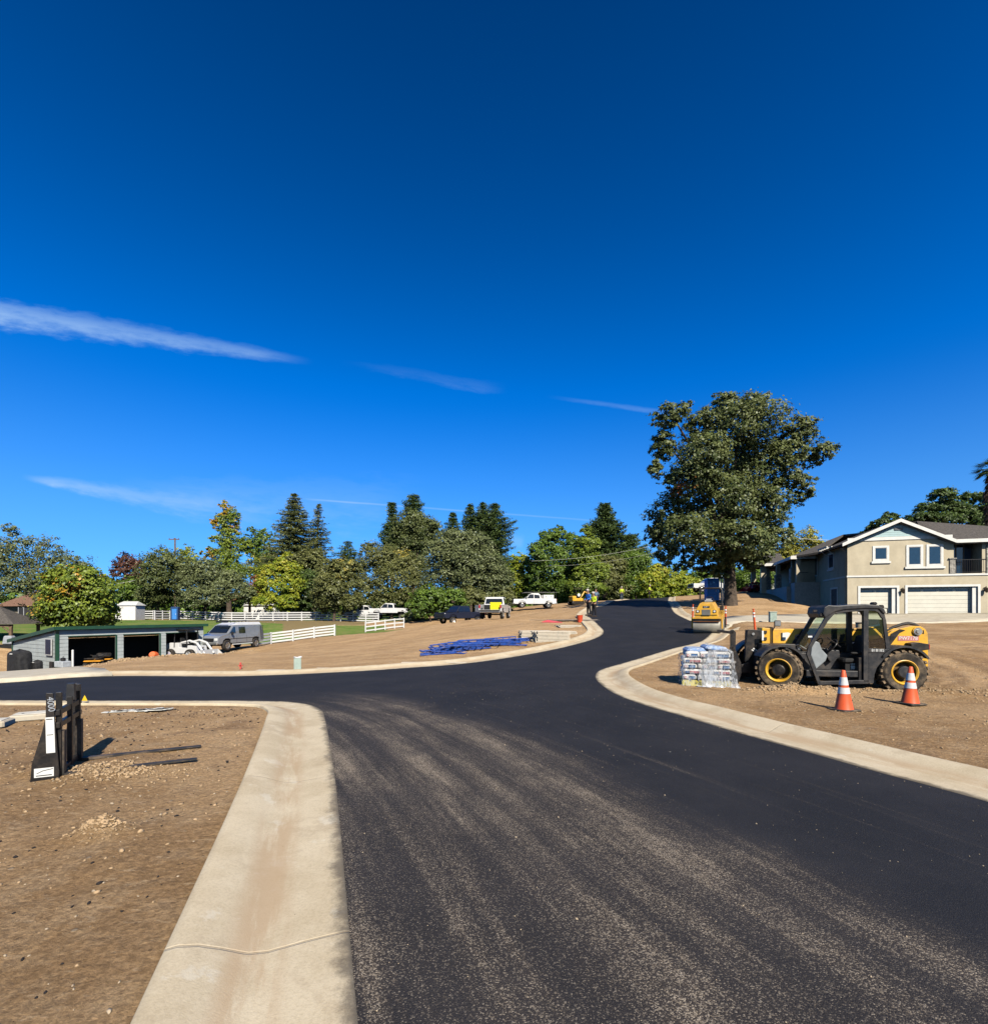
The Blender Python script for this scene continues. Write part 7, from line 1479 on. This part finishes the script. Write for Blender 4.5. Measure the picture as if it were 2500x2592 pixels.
# ------------------------------------------------------------------ fences
VIN = pm('white_vinyl', (.80, .80, .79), .5, var=.03, dirt=(.55, .52, .45), dscale=1.2, damt=.25)
def rail_fence(pts, n, h, label, rails=4, group=None, pw=.12, rh=.14, name='rail_fence'):
    """pts: list of (x, y); posts every n-th step along the line"""
    P_ = smooth_poly(pts, 10) if False else [np.array(p, float) for p in pts]; seg = []
    for a, b, k in zip(P_[:-1], P_[1:], n):
        for i in range(k): seg.append(a+(b-a)*i/k)
    seg.append(P_[-1]); x0, y0 = seg[0]; z0 = gz(x0, y0); t = empty(name, (x0, y0, z0), 0, label, 'fence', group); Z = [gz(*p)-z0 for p in seg]
    for p, z in zip(seg, Z): m = MB(); x, y = p[0]-x0, p[1]-y0; m.b2(x-pw/2, x+pw/2, y-pw/2, y+pw/2, z-.1, z+h, bev=.01); m.box((x, y, z+h+.03), (pw*1.25, pw*1.25, .05), taper=.5); m.build('post', VIN, t)
    for r in range(rails):
        m = MB(); zc = h*(.16+.78*r/(rails-1))-rh/2
        for (p, q_, za, zb) in zip(seg[:-1], seg[1:], Z[:-1], Z[1:]):
            a = Vector((p[0]-x0, p[1]-y0, za+zc)); b = Vector((q_[0]-x0, q_[1]-y0, zb+zc)); d = (b-a).normalized(); s = Vector((-d.y, d.x, 0)).normalized()*.02; u = Vector((0, 0, rh))
            m.add([a-s, b-s, b+s, a+s, a-s+u, b-s+u, b+s+u, a+s+u], [(0, 1, 2, 3), (4, 7, 6, 5), (0, 4, 5, 1), (1, 5, 6, 2), (2, 6, 7, 3), (3, 7, 4, 0)])
        m.build('rail', VIN, t)
    return t
def L2(px, D): return (px2x(px, D), D)
rail_fence([L2(640, 47.5), L2(686, 51), L2(847, 54)], [1, 3], 1.10, 'white four rail fence running up from the van to the dirt edge', 4, 'white rail fences', .15, .16)
rail_fence([L2(925, 58), L2(1022, 61)], [4], 1.12, 'short white rail fence standing below the parked white pickups', 3, 'white rail fences')
rail_fence([L2(355, 80), L2(388, 80), L2(392, 76), L2(430, 79)], [1, 1, 2], 1.35, 'white rail fence section bending between the white shed and the blue toilet', 4, 'white rail fences')
rail_fence([L2(455, 82), L2(620, 81), L2(800, 80), L2(958, 78)], [5, 5, 5], 1.38, 'long white rail fence below the line of trees', 4, 'white rail fences', .14, .17)
rail_fence([L2(285, 78), L2(305, 78)], [1], 1.3, 'short white rail fence stub left of the white shed', 4, 'white rail fences')

# ------------------------------------------------------------------ far small buildings and yard things
X, D, zz = place(328, 75); t = empty('garden_shed', (X, D, zz), R(6), 'small white shed with a pitched white roof on the lawn', 'shed'); m = MB(); m.b2(-1.35, 1.35, -1.0, 1.4, 0, 2.1); m.build('wall', WHT, t)
m = MB(); m.add([(-1.5, -1.15, 2.1), (1.5, -1.15, 2.1), (1.5, 1.55, 2.1), (-1.5, 1.55, 2.1), (-.9, .2, 2.72), (1.1, .2, 2.72)], [(0, 1, 5, 4), (2, 3, 4, 5), (0, 4, 3), (1, 2, 5), (3, 2, 1, 0)]); m.build('roof', pm('white_roof', (.74, .74, .72), .5), t)
def porta(px, D, s, rz, label, mat):
    X, D, zz = place(px, D); t = empty('portable_toilet', (X, D, zz), rz, label, 'portable toilet'); W = 1.15*s; H = 2.3*s
    m = MB(); m.box((0, 0, H*.47), (W, W, H*.90), bev=.03)
    for i in range(5): m.box((-W/2+.12+i*(W-.24)/4, -W/2-.008, H*.5), (.05, .02, H*.8))
    b_ = m.build('wall', mat, t); m = MB(); m.box((0, 0, .05), (W*1.05, W*1.05, .10)); m.build('base', BLK, t); m = MB(); m.box((0, 0, H*.955), (W*1.05, W*1.05, H*.07), taper=.85, bev=.02); m.build('roof', mat, t)
    m = MB(); m.box((0, -W/2-.02, H*.45), (W*.62, .03, H*.78), bev=.01); d = m.build('door', pm('toilet_door', (.05, .26, .70), .5), t); m = MB(); m.box((W*.2, -W/2-.045, H*.45), (.05, .02, .12)); m.build('handle', WLAB, d); m = MB(); m.cyl((W*.3, W*.3, H*.9), (W*.3, W*.3, H*1.08), .05); m.build('vent_pipe', BLK, t)
porta(444, 76, .86, R(15), 'dark blue portable toilet standing in tree shade on the far lawn', pm('toilet_navy', (.015, .06, .18), .5))
porta(1801, 50, .98, R(-8), 'blue portable toilet behind the road roller', pm('toilet_blue', (.04, .28, .80), .45, var=.15))
for px in (1824, 1829.5): pass
X, D, zz = place(1827, 51); t = empty('white_posts', (X, D, zz), 0, 'pair of tall white posts right of the blue toilet', 'posts')
for x in (-.1, .14): m = MB(); m.b2(x, x+.09, 0, .09, 0, 2.9); m.build('post', WHT, t)
X, D, zz = place(6, 46); t = empty('gazebo', (X, D, zz), R(10), 'open gazebo with a grey shingle hip roof at the far left', 'gazebo'); m = MB(); m.add([(-3.2, -1.8, 1.55), (2.05, -1.8, 1.55), (2.05, 2.2, 1.55), (-3.2, 2.2, 1.55), (-.8, .2, 3.15), (-.4, .2, 3.15)], [(0, 1, 5, 4), (2, 3, 4, 5), (0, 4, 3), (1, 2, 5), (3, 2, 1, 0)]); m.build('roof', SHING, t)
WD = pm('timber', (.20, .13, .08), .85, var=.25); 
for x, y in ((-2.8, -1.5), (1.65, -1.5), (1.65, 1.9), (-2.8, 1.9)): m = MB(); m.b2(x-.1, x+.1, y-.1, y+.1, -1.0, 1.5); m.build('post', WD, t)
m = MB()
m.b2(-2.9, 1.8, -1.6, -1.45, 1.32, 1.53); m.tube([(1.65, -1.5, .7), (1.0, -1.5, 1.35)], .06, 6); m.build('frame', WD, t)
X, D, zz = place(24, 44.5); t = empty('covered_grill', (X, D, zz-.2), 0, 'small barbecue under a light grey cover beneath the gazebo', 'covered grill'); m = MB(); m.box((0, 0, .85), (.85, .6, .75), taper=.8, bev=.08); m.build('cover', pm('light_grey_cover', (.38, .40, .44), .7), t); m = MB(); m.b2(-.6, .6, -.3, .3, 0, .48); m.build('cart', BLK, t)
X, D, zz = place(62, 86); t = empty('house', (X, D, zz), R(-20), 'low brown house with a dark hip roof behind the left oak', 'house'); m = MB(); m.b2(-6, 5, 0, 7, 0, 2.6); m.build('wall', pm('tan_wall', (.30, .26, .19), .9), t); m = MB(); m.add([(-7, -.9, 2.5), (5.8, -.9, 2.5), (5.8, 8, 2.5), (-7, 8, 2.5), (-3.5, 3.5, 5.2), (1.5, 3.5, 5.2)], [(0, 1, 5, 4), (2, 3, 4, 5), (0, 4, 3), (1, 2, 5), (3, 2, 1, 0)]); m.build('roof', pm('brown_roof', (.25, .14, .09), .9, var=.3, scale=6), t)
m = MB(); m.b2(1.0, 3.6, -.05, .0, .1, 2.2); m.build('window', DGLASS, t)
X, D, zz = place(88, 64); t = empty('trampoline', (X, D, zz), 0, 'black netted trampoline on white legs by the brown house', 'trampoline'); m = MB()
for i in range(8): a = i*math.pi/4; m.tube([(1.5*math.cos(a), 1.5*math.sin(a), 0), (1.5*math.cos(a), 1.5*math.sin(a), 2.0)], .035, 6)
m.build('leg', pm('galv', (.55, .56, .58), .4), t); m = MB(); m.cyl((0, 0, .70), (0, 0, .76), 1.5, n=28); m.build('mat', BLK, t); m = MB(); m.lathe([(1.48, .78), (1.48, 1.95)], n=28, closed=False); m.f = m.f[:28]; m.m = m.m[:28]; m.build('net', pm('net_black', (.03, .03, .035), .9), t)
X, D, zz = place(648, 92); t = empty('house', (X, D, zz), 0, 'white walled building glimpsed behind the lime green tree', 'house'); m = MB(); m.b2(-2.2, 3.4, 0, 4, 0, 2.6); m.b2(-1.0, 2.6, .3, 3.5, 2.6, 3.1); m.build('wall', WHT, t); m = MB(); m.prism([(-.3, 2.6), (4.3, 2.6), (2, 3.3)], -2.5, 3.7, 'x'); m.build('roof', pm('white_roof2', (.72, .71, .68), .5), t)
X, D, zz = place(549, 88); t = empty('covered_vehicle', (X, D, zz), 0, 'teal covered boat or car behind the long white fence', 'covered vehicle'); m = MB(); m.ball((0, 0, .65), 1.0, 16, 8, (1.1, 1.6, .75)); m.build('cover', pm('teal_cover', (.05, .48, .55), .6), t, smooth=True)
X, D, zz = place(815, 79.2); t = empty('round_sign', (X, D, zz), 0, 'round yellow sign showing above the long white fence', 'sign'); m = MB(); m.cyl((0, 0, 1.45), (0, .04, 1.45), .26, n=20); m.build('disc', pm('sign_yellow', (.80, .85, .15), .5), t); m = MB(); m.b2(-.03, .03, .04, .08, 0, 1.5); m.build('post', VIN, t)
# utility pole with cross arm, wires
X, D, zz = place(443, 98); t = empty('utility_pole', (X, D, zz), 0, 'brown wooden utility pole with a cross arm above the left trees', 'utility pole'); H = pz(1362, D)-zz; m = MB(); m.cyl((0, 0, 0), (0, 0, H), .19, .13, 10); m.build('pole', WD, t, smooth=True); m = MB(); m.b2(-1.2, .8, -.1, .1, H-.32, H-.16); m.build('cross_arm', WD, t)
for x in (-1.1, -.2, .7): m = MB(); m.lathe([(.03, 0), (.07, .05), (.05, .14), (0, .16)], (x, 0, H-.16), 8); m.build('insulator', BLK, t)
X, D, zz = place(1935, 70); t = empty('utility_pole', (X, D, zz), 0, 'brown wooden utility pole left of the house porch', 'utility pole'); H = pz(1410, D)-zz; m = MB(); m.cyl((0, 0, 0), (0, 0, H), .17, .14, 10); m.build('pole', WD, t, smooth=True)
WIRE = pm('wire_pale', (.55, .55, .50), .5)
def wire(p0, p1, sag, r, lab):
    p0, p1 = Vector(p0), Vector(p1); n = 24; m = MB(); m.tube([p0.lerp(p1, i/n)-Vector((0, 0, sag*4*(i/n)*(1-i/n))) for i in range(n+1)], r, 5); o = m.build('overhead_wire', WIRE, None, smooth=True); tag(o, lab, 'wire', 'overhead wires')
wire(P3(1345, 1420, 78), P3(1690, 1372, 78), .6, .018, 'pale overhead wire, upper of the two crossing the centre trees'); wire(P3(1380, 1433, 80), P3(1660, 1398, 80), .5, .012, 'thin overhead wire, lower of the two crossing the centre trees')
wire(P3(1960, 1357, 88), P3(2110, 1368, 88), .1, .045, 'bright wire in front of the pale yellow tree'); wire(P3(258, 1480, 88), P3(345, 1468, 88), .2, .05, 'pale wire left of the purple maple')

# ------------------------------------------------------------------ building materials on the lot
STB = pm('blue_painted_steel', (.012, .075, .40), .45, var=.25, scale=6, dirt=(.25, .22, .20), dscale=5, damt=.35); LUM = pm('weathered_lumber', (.76, .68, .55), .85, var=.18, scale=5, dirt=(.30, .22, .15), dscale=5, damt=.5)
def blue_frames():
    rs = np.random.default_rng(12); k = 0
    def frame(px, py_D, rz, L_, W_, tilt, z):
        nonlocal k
        X = px2x(px, py_D); o = empty('scaffold_frame', (X, py_D, gz(X, py_D)+z), rz, None, 'scaffold frame', 'blue scaffold frames heaped by the far kerb'); o.rotation_euler = (tilt[0], tilt[1], rz); m = MB()
        for y in (0, W_): m.tube([(0, y, 0), (L_, y, 0)], .030, 6)
        nn = 5
        for i in range(nn+1): m.tube([(L_*i/nn, 0, 0), (L_*i/nn, W_, 0)], .022, 6)
        m.tube([(0, 0, 0), (L_*.4, W_, 0)], .018, 6); m.build('frame_tubes', STB, o); o['label'] = 'blue steel scaffold frame lying in the tangled heap beside the far kerb'; k += 1
    for i in range(38):
        f = rs.random(); px = 1062+f*205; D = 20.0+f*2.9+rs.random()*2.0; frame(px, D, R(rs.uniform(-15, 28)), rs.uniform(1.3, 2.1), rs.uniform(.6, .9), (R(rs.normal()*5), R(rs.normal()*5)), .03+.28*math.sin(math.pi*min(1, f*1.1))*rs.random())
blue_frames()
def boards(px, D, n, layers, L_, rz, label, w=.09, h=.045, z0=.0, gap=.02, name='lumber_stack', jit=.02):
    X = px2x(px, D); t = empty(name, (X, D, gz(X, D)+z0), rz, label, 'lumber'); rs = np.random.default_rng(int(px))
    for l in range(layers):
        for i in range(n): m = MB(); j = rs.normal()*jit; m.box((L_/2+j, i*(w+gap), h/2+l*h), (L_*(1+rs.normal()*.03), w, h*.74), (0, 0, rs.normal()*.01)); m.build('board', LUM, t)
boards(1320, 24.4, 6, 7, 1.5, R(14), 'neat stack of pale form boards at the left of the lumber piles', .085, .07)
boards(1357, 23.5, 6, 8, 1.7, R(18), 'stack of pale form boards with red painted ends nearest the kerb', .085, .065)
boards(1385, 26.2, 8, 4, 1.6, R(12), 'low spread of grey boards behind the form board stacks', .12, .05)
boards(1415, 29.0, 7, 3, 1.3, R(10), 'loose grey boards just below the orange bucket', .12, .05)
boards(1018, 18.1, 1, 1, 2.2, R(2), 'pair of long pale planks lying along the kerb, upper one', .16, .05, name='plank'); boards(1055, 17.9, 1, 1, 1.75, R(-2), 'pair of long pale planks lying along the kerb, lower one', .12, .05, name='plank')
boards(650, 18.0, 2, 1, 1.1, R(2), 'short pale planks left of the small green utility box', .12, .04, name='plank'); boards(802, 17.9, 1, 1, .9, R(3), 'short pale plank right of the small green utility box', .12, .04, name='plank')
X, D, zz = place(1392, 26.4); m = MB(); m.add([(-.45, 0, .42), (.3, -.2, .40), (.65, .1, .40), (-.2, .35, .46), (-.1, .15, .52)], [(0, 1, 4), (1, 2, 4), (2, 3, 4), (3, 0, 4)]); o = m.build('red_tarp', pm('pink_red_cloth', (.72, .10, .12), .7), None); o.location = (X, D, zz+.25); s = o.modifiers.new('t', 'SOLIDIFY'); s.thickness = .03; tag(o, 'crumpled red cloth lying on top of the form boards', 'cloth')
X, D, zz = place(1467, 31.0); t = empty('bucket', (X, D, zz), 0, 'orange red bucket behind the lumber piles near the two people', 'bucket'); m = MB(); m.lathe([(.0, .0), (.14, 0), (.19, .42), (.20, .44), (.185, .43), (.13, .02)], n=18); m.build('pail', pm('bucket_red', (.80, .10, .04), .5), t, smooth=True)
X, D, zz = place(1440, 32); m = MB(); rs = np.random.default_rng(4)
for i in range(60): a0 = rs.random()*6.28; m.tube([(rs.normal()*.5+math.cos(a0+q*.7)*.9+q*.12, rs.normal()*.3+math.sin(a0+q*.7)*.7, .04+.05*rs.random()) for q in range(7)], .012, 4)
o = m.build('wire_tangle', pm('grey_netting', (.26, .22, .19), .85), None); o.location = (X, D+.6, zz); tag(o, 'grey heap of tangled netting left of the orange bucket', 'netting')
# utility boxes
GBX = pm('pale_green_box', (.42, .52, .46), .5, var=.06)
X, D, zz = place(753, 17.9); t = empty('utility_box', (X, D, zz), R(20), 'pale green utility box with white cloth on top beside the far kerb', 'utility box'); m = MB(); m.box((0, 0, .20), (.24, .22, .42), bev=.01); m.build('box', GBX, t); m = MB(); m.box((-.05, 0, .43), (.14, .18, .05), (0, .2, .3), bev=.02); m.box((.07, 0, .44), (.14, .12, .04), (.2, -.2, 0), bev=.015); m.build('cloth', WLAB, t)
X, D, zz = place(1955, 29.0); t = empty('utility_box', (X, D, zz), R(-12), 'green utility box standing in front of the driveway', 'utility box'); m = MB(); m.box((0, 0, .28), (.36, .3, .56), bev=.02); m.build('box', pm('green_box', (.40, .50, .44), .5), t); m = MB(); m.box((0, 0, .575), (.40, .34, .04), bev=.01); m.build('lid', pm('green_box2', (.46, .56, .50), .5), t)
for (px, py, s, rz, lb) in ((86, 1828, .88, R(28), 'rectangular concrete meter box lid behind the pallet forks'), (-28, 1849, .8, R(20), 'concrete meter box lid cut off by the left photo edge')):
    D = CAMH*F/(py-HY); X = px2x(px, D); t = empty('meter_box', (X, D, gz(X, D)), rz, lb, 'meter box'); m = MB(); m.box((0, 0, .04), (.62*s, .42*s, .10), bev=.02); m.build('box', pm('old_concrete', (.62, .56, .45), .9, var=.1, dirt=(.35, .26, .17), dscale=6), t); m = MB(); m.box((0, 0, .095), (.50*s, .30*s, .012), bev=.004); l = m.build('lid', pm('lid_concrete', (.66, .63, .55), .9), t); m = MB(); m.cyl((-.12, -.05, .10), (-.12, -.05, .104), .018, n=8); m.build('lift_hole', BLK, l)
# small markers
def flag(px, py, mat, lab, s=.12, name='marker_flag', cat='marker flag'):
    D = CAMH*F/(py-HY)
    for _ in range(6): D = (CAMH-gz(px2x(px, D), D))*F/(py-HY)
    X = px2x(px, D); t = empty(name, (X, D, gz(X, D)), 0, lab, cat); m = MB(); m.tube([(0, 0, 0), (0, 0, s)], .003, 4); m.build('wire', BLK, t); m = MB(); m.prism([(-.06, .0), (.05, .0), (-.005, s)], -.004, .004); m.build('flag', mat, t)
flag(215, 1774, pm('flag_yellow', (.95, .62, .03), .5), 'small yellow triangular marker on the near kerb of the side street', .11)
flag(195, 1789, pm('flag_orange', (.90, .15, .04), .5), 'small orange marker just behind the pallet forks', .04)
X, D, zz = place(609, 18.9); t = empty('marker_stake', (X, D, zz), 0, 'short pink red marker stake on the dirt left of the green utility box', 'marker stake'); m = MB(); m.b2(-.025, .025, -.02, .02, 0, .24); m.b2(-.07, .07, -.02, .02, .10, .14); m.build('stake', pm('stake_red', (.80, .12, .10), .6), t)
m = MB()
rs = np.random.default_rng(6)
for i in range(70): a = rs.random(); x = (a-.5)*.85; y = rs.normal()*.05+x*.28; m.box((x, y, .008), (rs.uniform(.04, .12), rs.uniform(.03, .09), .010), (0, 0, rs.random()*.5))
o = m.build('spilled_powder', pm('white_powder', (.78, .77, .72), .9), None); D = 1.68*F/(1798-HY); o.location = (px2x(352, D), D, gz(px2x(352, D), D)+.012); tag(o, 'white patch of spilled powder on the dirt near the side street kerb', 'powder patch')

# ------------------------------------------------------------------ loose clods, stones and straw
def rock_proto(rs, n=9):
    bm = bmesh.new(); bmesh.ops.create_icosphere(bm, subdivisions=1, radius=1.0)
    V = np.array([v.co[:] for v in bm.verts]); Fa = np.array([[v.index for v in f.verts] for f in bm.faces]); bm.free(); V = V*(1+rs.normal(size=(len(V), 1))*.22)*np.array([1, .8, .55]); return V, Fa
def scatter(name, pos, size, mat, label, cat, seed, flat=1.0, sink=.25):
    size = np.minimum(size, np.exp(np.mean(np.log(size)))*2.2); rs = np.random.default_rng(seed); protos = [rock_proto(rs) for _ in range(6)]; n = len(pos); Z = ground_z(pos[:, 0], pos[:, 1])+terr_rel(pos[:, 0], pos[:, 1]); Vs = []; Fs = []; b = 0
    for i in range(n):
        V, Fa = protos[i % 6]; a = rs.random()*6.28; c, s = math.cos(a), math.sin(a); v = V*size[i]*np.array([1, rs.uniform(.6, 1), flat]); v = np.c_[v[:, 0]*c-v[:, 1]*s, v[:, 0]*s+v[:, 1]*c, v[:, 2]]; Vs.append(v+np.array([pos[i, 0], pos[i, 1], Z[i]+size[i]*(.5-sink)*flat*.6])); Fs.append(Fa+b); b += len(V)
    o = mesh_np(name, np.vstack(Vs), np.vstack(Fs), mat); tag(o, label, cat, kind='stuff'); return o
_gi = {}
def terr_rel(x, y):
    """read the built ground sheet (soil relief) by bilinear lookup, relative to ground_z"""
    ix = np.clip(np.searchsorted(gx, x)-1, 0, len(gx)-2); iy = np.clip(np.searchsorted(gy, y)-1, 0, len(gy)-2); ZG = Zg.reshape(len(gy), len(gx)); fx = (x-gx[ix])/(gx[ix+1]-gx[ix]); fy = (y-gy[iy])/(gy[iy+1]-gy[iy])
    z = (ZG[iy, ix]*(1-fx)+ZG[iy, ix+1]*fx)*(1-fy)+(ZG[iy+1, ix]*(1-fx)+ZG[iy+1, ix+1]*fx)*fy; return z-ground_z(x, y)
def soil_pts(n, x0, x1, y0, y1, rs, dens=None, marg=.95):
    p = np.c_[rs.uniform(x0, x1, n), rs.uniform(y0, y1, n)]; d, _, _ = seg_dist(p, ROAD[::3], True); ok = (~inside(p, ROAD[::3])) & (d > marg) & (~inside(p, DRV)) & (~inside(p, APR)); 
    if dens is not None: ok &= rs.random(n) < dens(p)
    return p[ok]
rs = np.random.default_rng(31)
CL_DK = pm('asphalt_crumb', (.022, .018, .018), .9); CL_BR = pm('soil_clod', (.48, .335, .195), .95, var=.2, scale=9); CL_LT = pm('pale_stone', (.50, .40, .28), .9, var=.25, scale=6)
p = soil_pts(3400, -9.5, -2.0, 2.0, 9.6, rs, lambda q_: .30+.70*np.exp(-((q_[:, 0]+4.6)/1.5)**2-((q_[:, 1]-8.3)/1.1)**2)); scatter('asphalt_crumbs', p, rs.lognormal(-4.62, .5, len(p)), CL_DK, 'scattered black asphalt crumbs on the left dirt', 'asphalt crumbs', 1)
p = np.vstack([soil_pts(5200, -9.5, -1.2, 1.8, 10, rs, lambda q_: vnoise(q_[:, 0], q_[:, 1], 1.6, 4)**2), soil_pts(5200, 2.9, 13, 4.5, 16, rs, lambda q_: vnoise(q_[:, 0], q_[:, 1], 1.4, 4)**2)]); scatter('soil_clods', p, rs.lognormal(-4.35, .5, len(p)), CL_BR, 'small brown clods of soil strewn over the graded dirt', 'soil clods', 2)
p = np.vstack([soil_pts(1500, -9.5, -1.2, 1.8, 10, rs), soil_pts(2000, 2.9, 14, 4.5, 17, rs), soil_pts(1300, -14, 6, 17.5, 30, rs)]); scatter('pebbles', p, rs.lognormal(-4.95, .45, len(p))*np.clip(p[:, 1]/9, 1, 1.7), CL_LT, 'pale pebbles and chips lying over the dirt', 'pebbles', 3)
def heap(n, cx, cy, sx, sy, seed, s0, label, h=.1):
    rs = np.random.default_rng(seed); p = np.c_[rs.normal(cx, sx, n), rs.normal(cy, sy, n)]; scatter('soil_heap', p, rs.lognormal(s0, .5, n), CL_BR, label, 'soil heap', seed, 1.0, .1)
heap(700, 6.35, 11.02, .42, .13, 41, -3.95, 'broken soil lumps piled against the telehandler front wheel'); heap(450, 8.0, 10.95, 1.0, .12, 42, -4.1, 'line of soil lumps along the near side of the telehandler'); heap(650, -4.05, 5.42, .36, .15, 43, -4.4, 'crumbled pale soil between the two lying forks'); heap(420, -3.03, 3.95, .10, .07, 44, -4.75, 'small crumbled soil heap on the near left dirt')
heap(380, 10.1, 10.7, .7, .35, 45, -4.1, 'soil lumps churned up behind the telehandler rear wheel')
p = np.c_[np.interp(rs.random(420), [0, 1], [190, 640]), np.zeros(420)]; D = np.interp(p[:, 0], [190, 300, 400, 520, 640], [23.6, 24, 24.4, 27, 30.5]); q_ = np.c_[(p[:, 0]-CX)/F*D, D+rs.normal(size=420)*.5]; scatter('soil_clods', q_, rs.lognormal(-3.1, .5, 420), CL_BR, 'lumpy soil bank along the edge above the garage', 'soil bank', 46)
# aggregate chips loose on the asphalt
n = 900; p = np.c_[rs.uniform(-1.6, 4.5, n), rs.uniform(1.9, 13, n)]; ins_ = inside(p, ROAD[::3]); p = p[ins_]; Zr = hz(p[:, 0], p[:, 1])+.014
def road_chips():
    rs = np.random.default_rng(9); Vs = []; Fs = []; b = 0; pr_ = [rock_proto(rs) for _ in range(5)]
    for i in range(len(p)):
        V, Fa = pr_[i % 5]; s = rs.lognormal(-5.7, .4); Vs.append(V*s+np.array([p[i, 0], p[i, 1], Zr[i]])); Fs.append(Fa+b); b += len(V)
    o = mesh_np('stone_chips', np.vstack(Vs), np.vstack(Fs), CL_LT); tag(o, 'loose pale stone chips on the new asphalt', 'stone chips', kind='stuff')
road_chips()
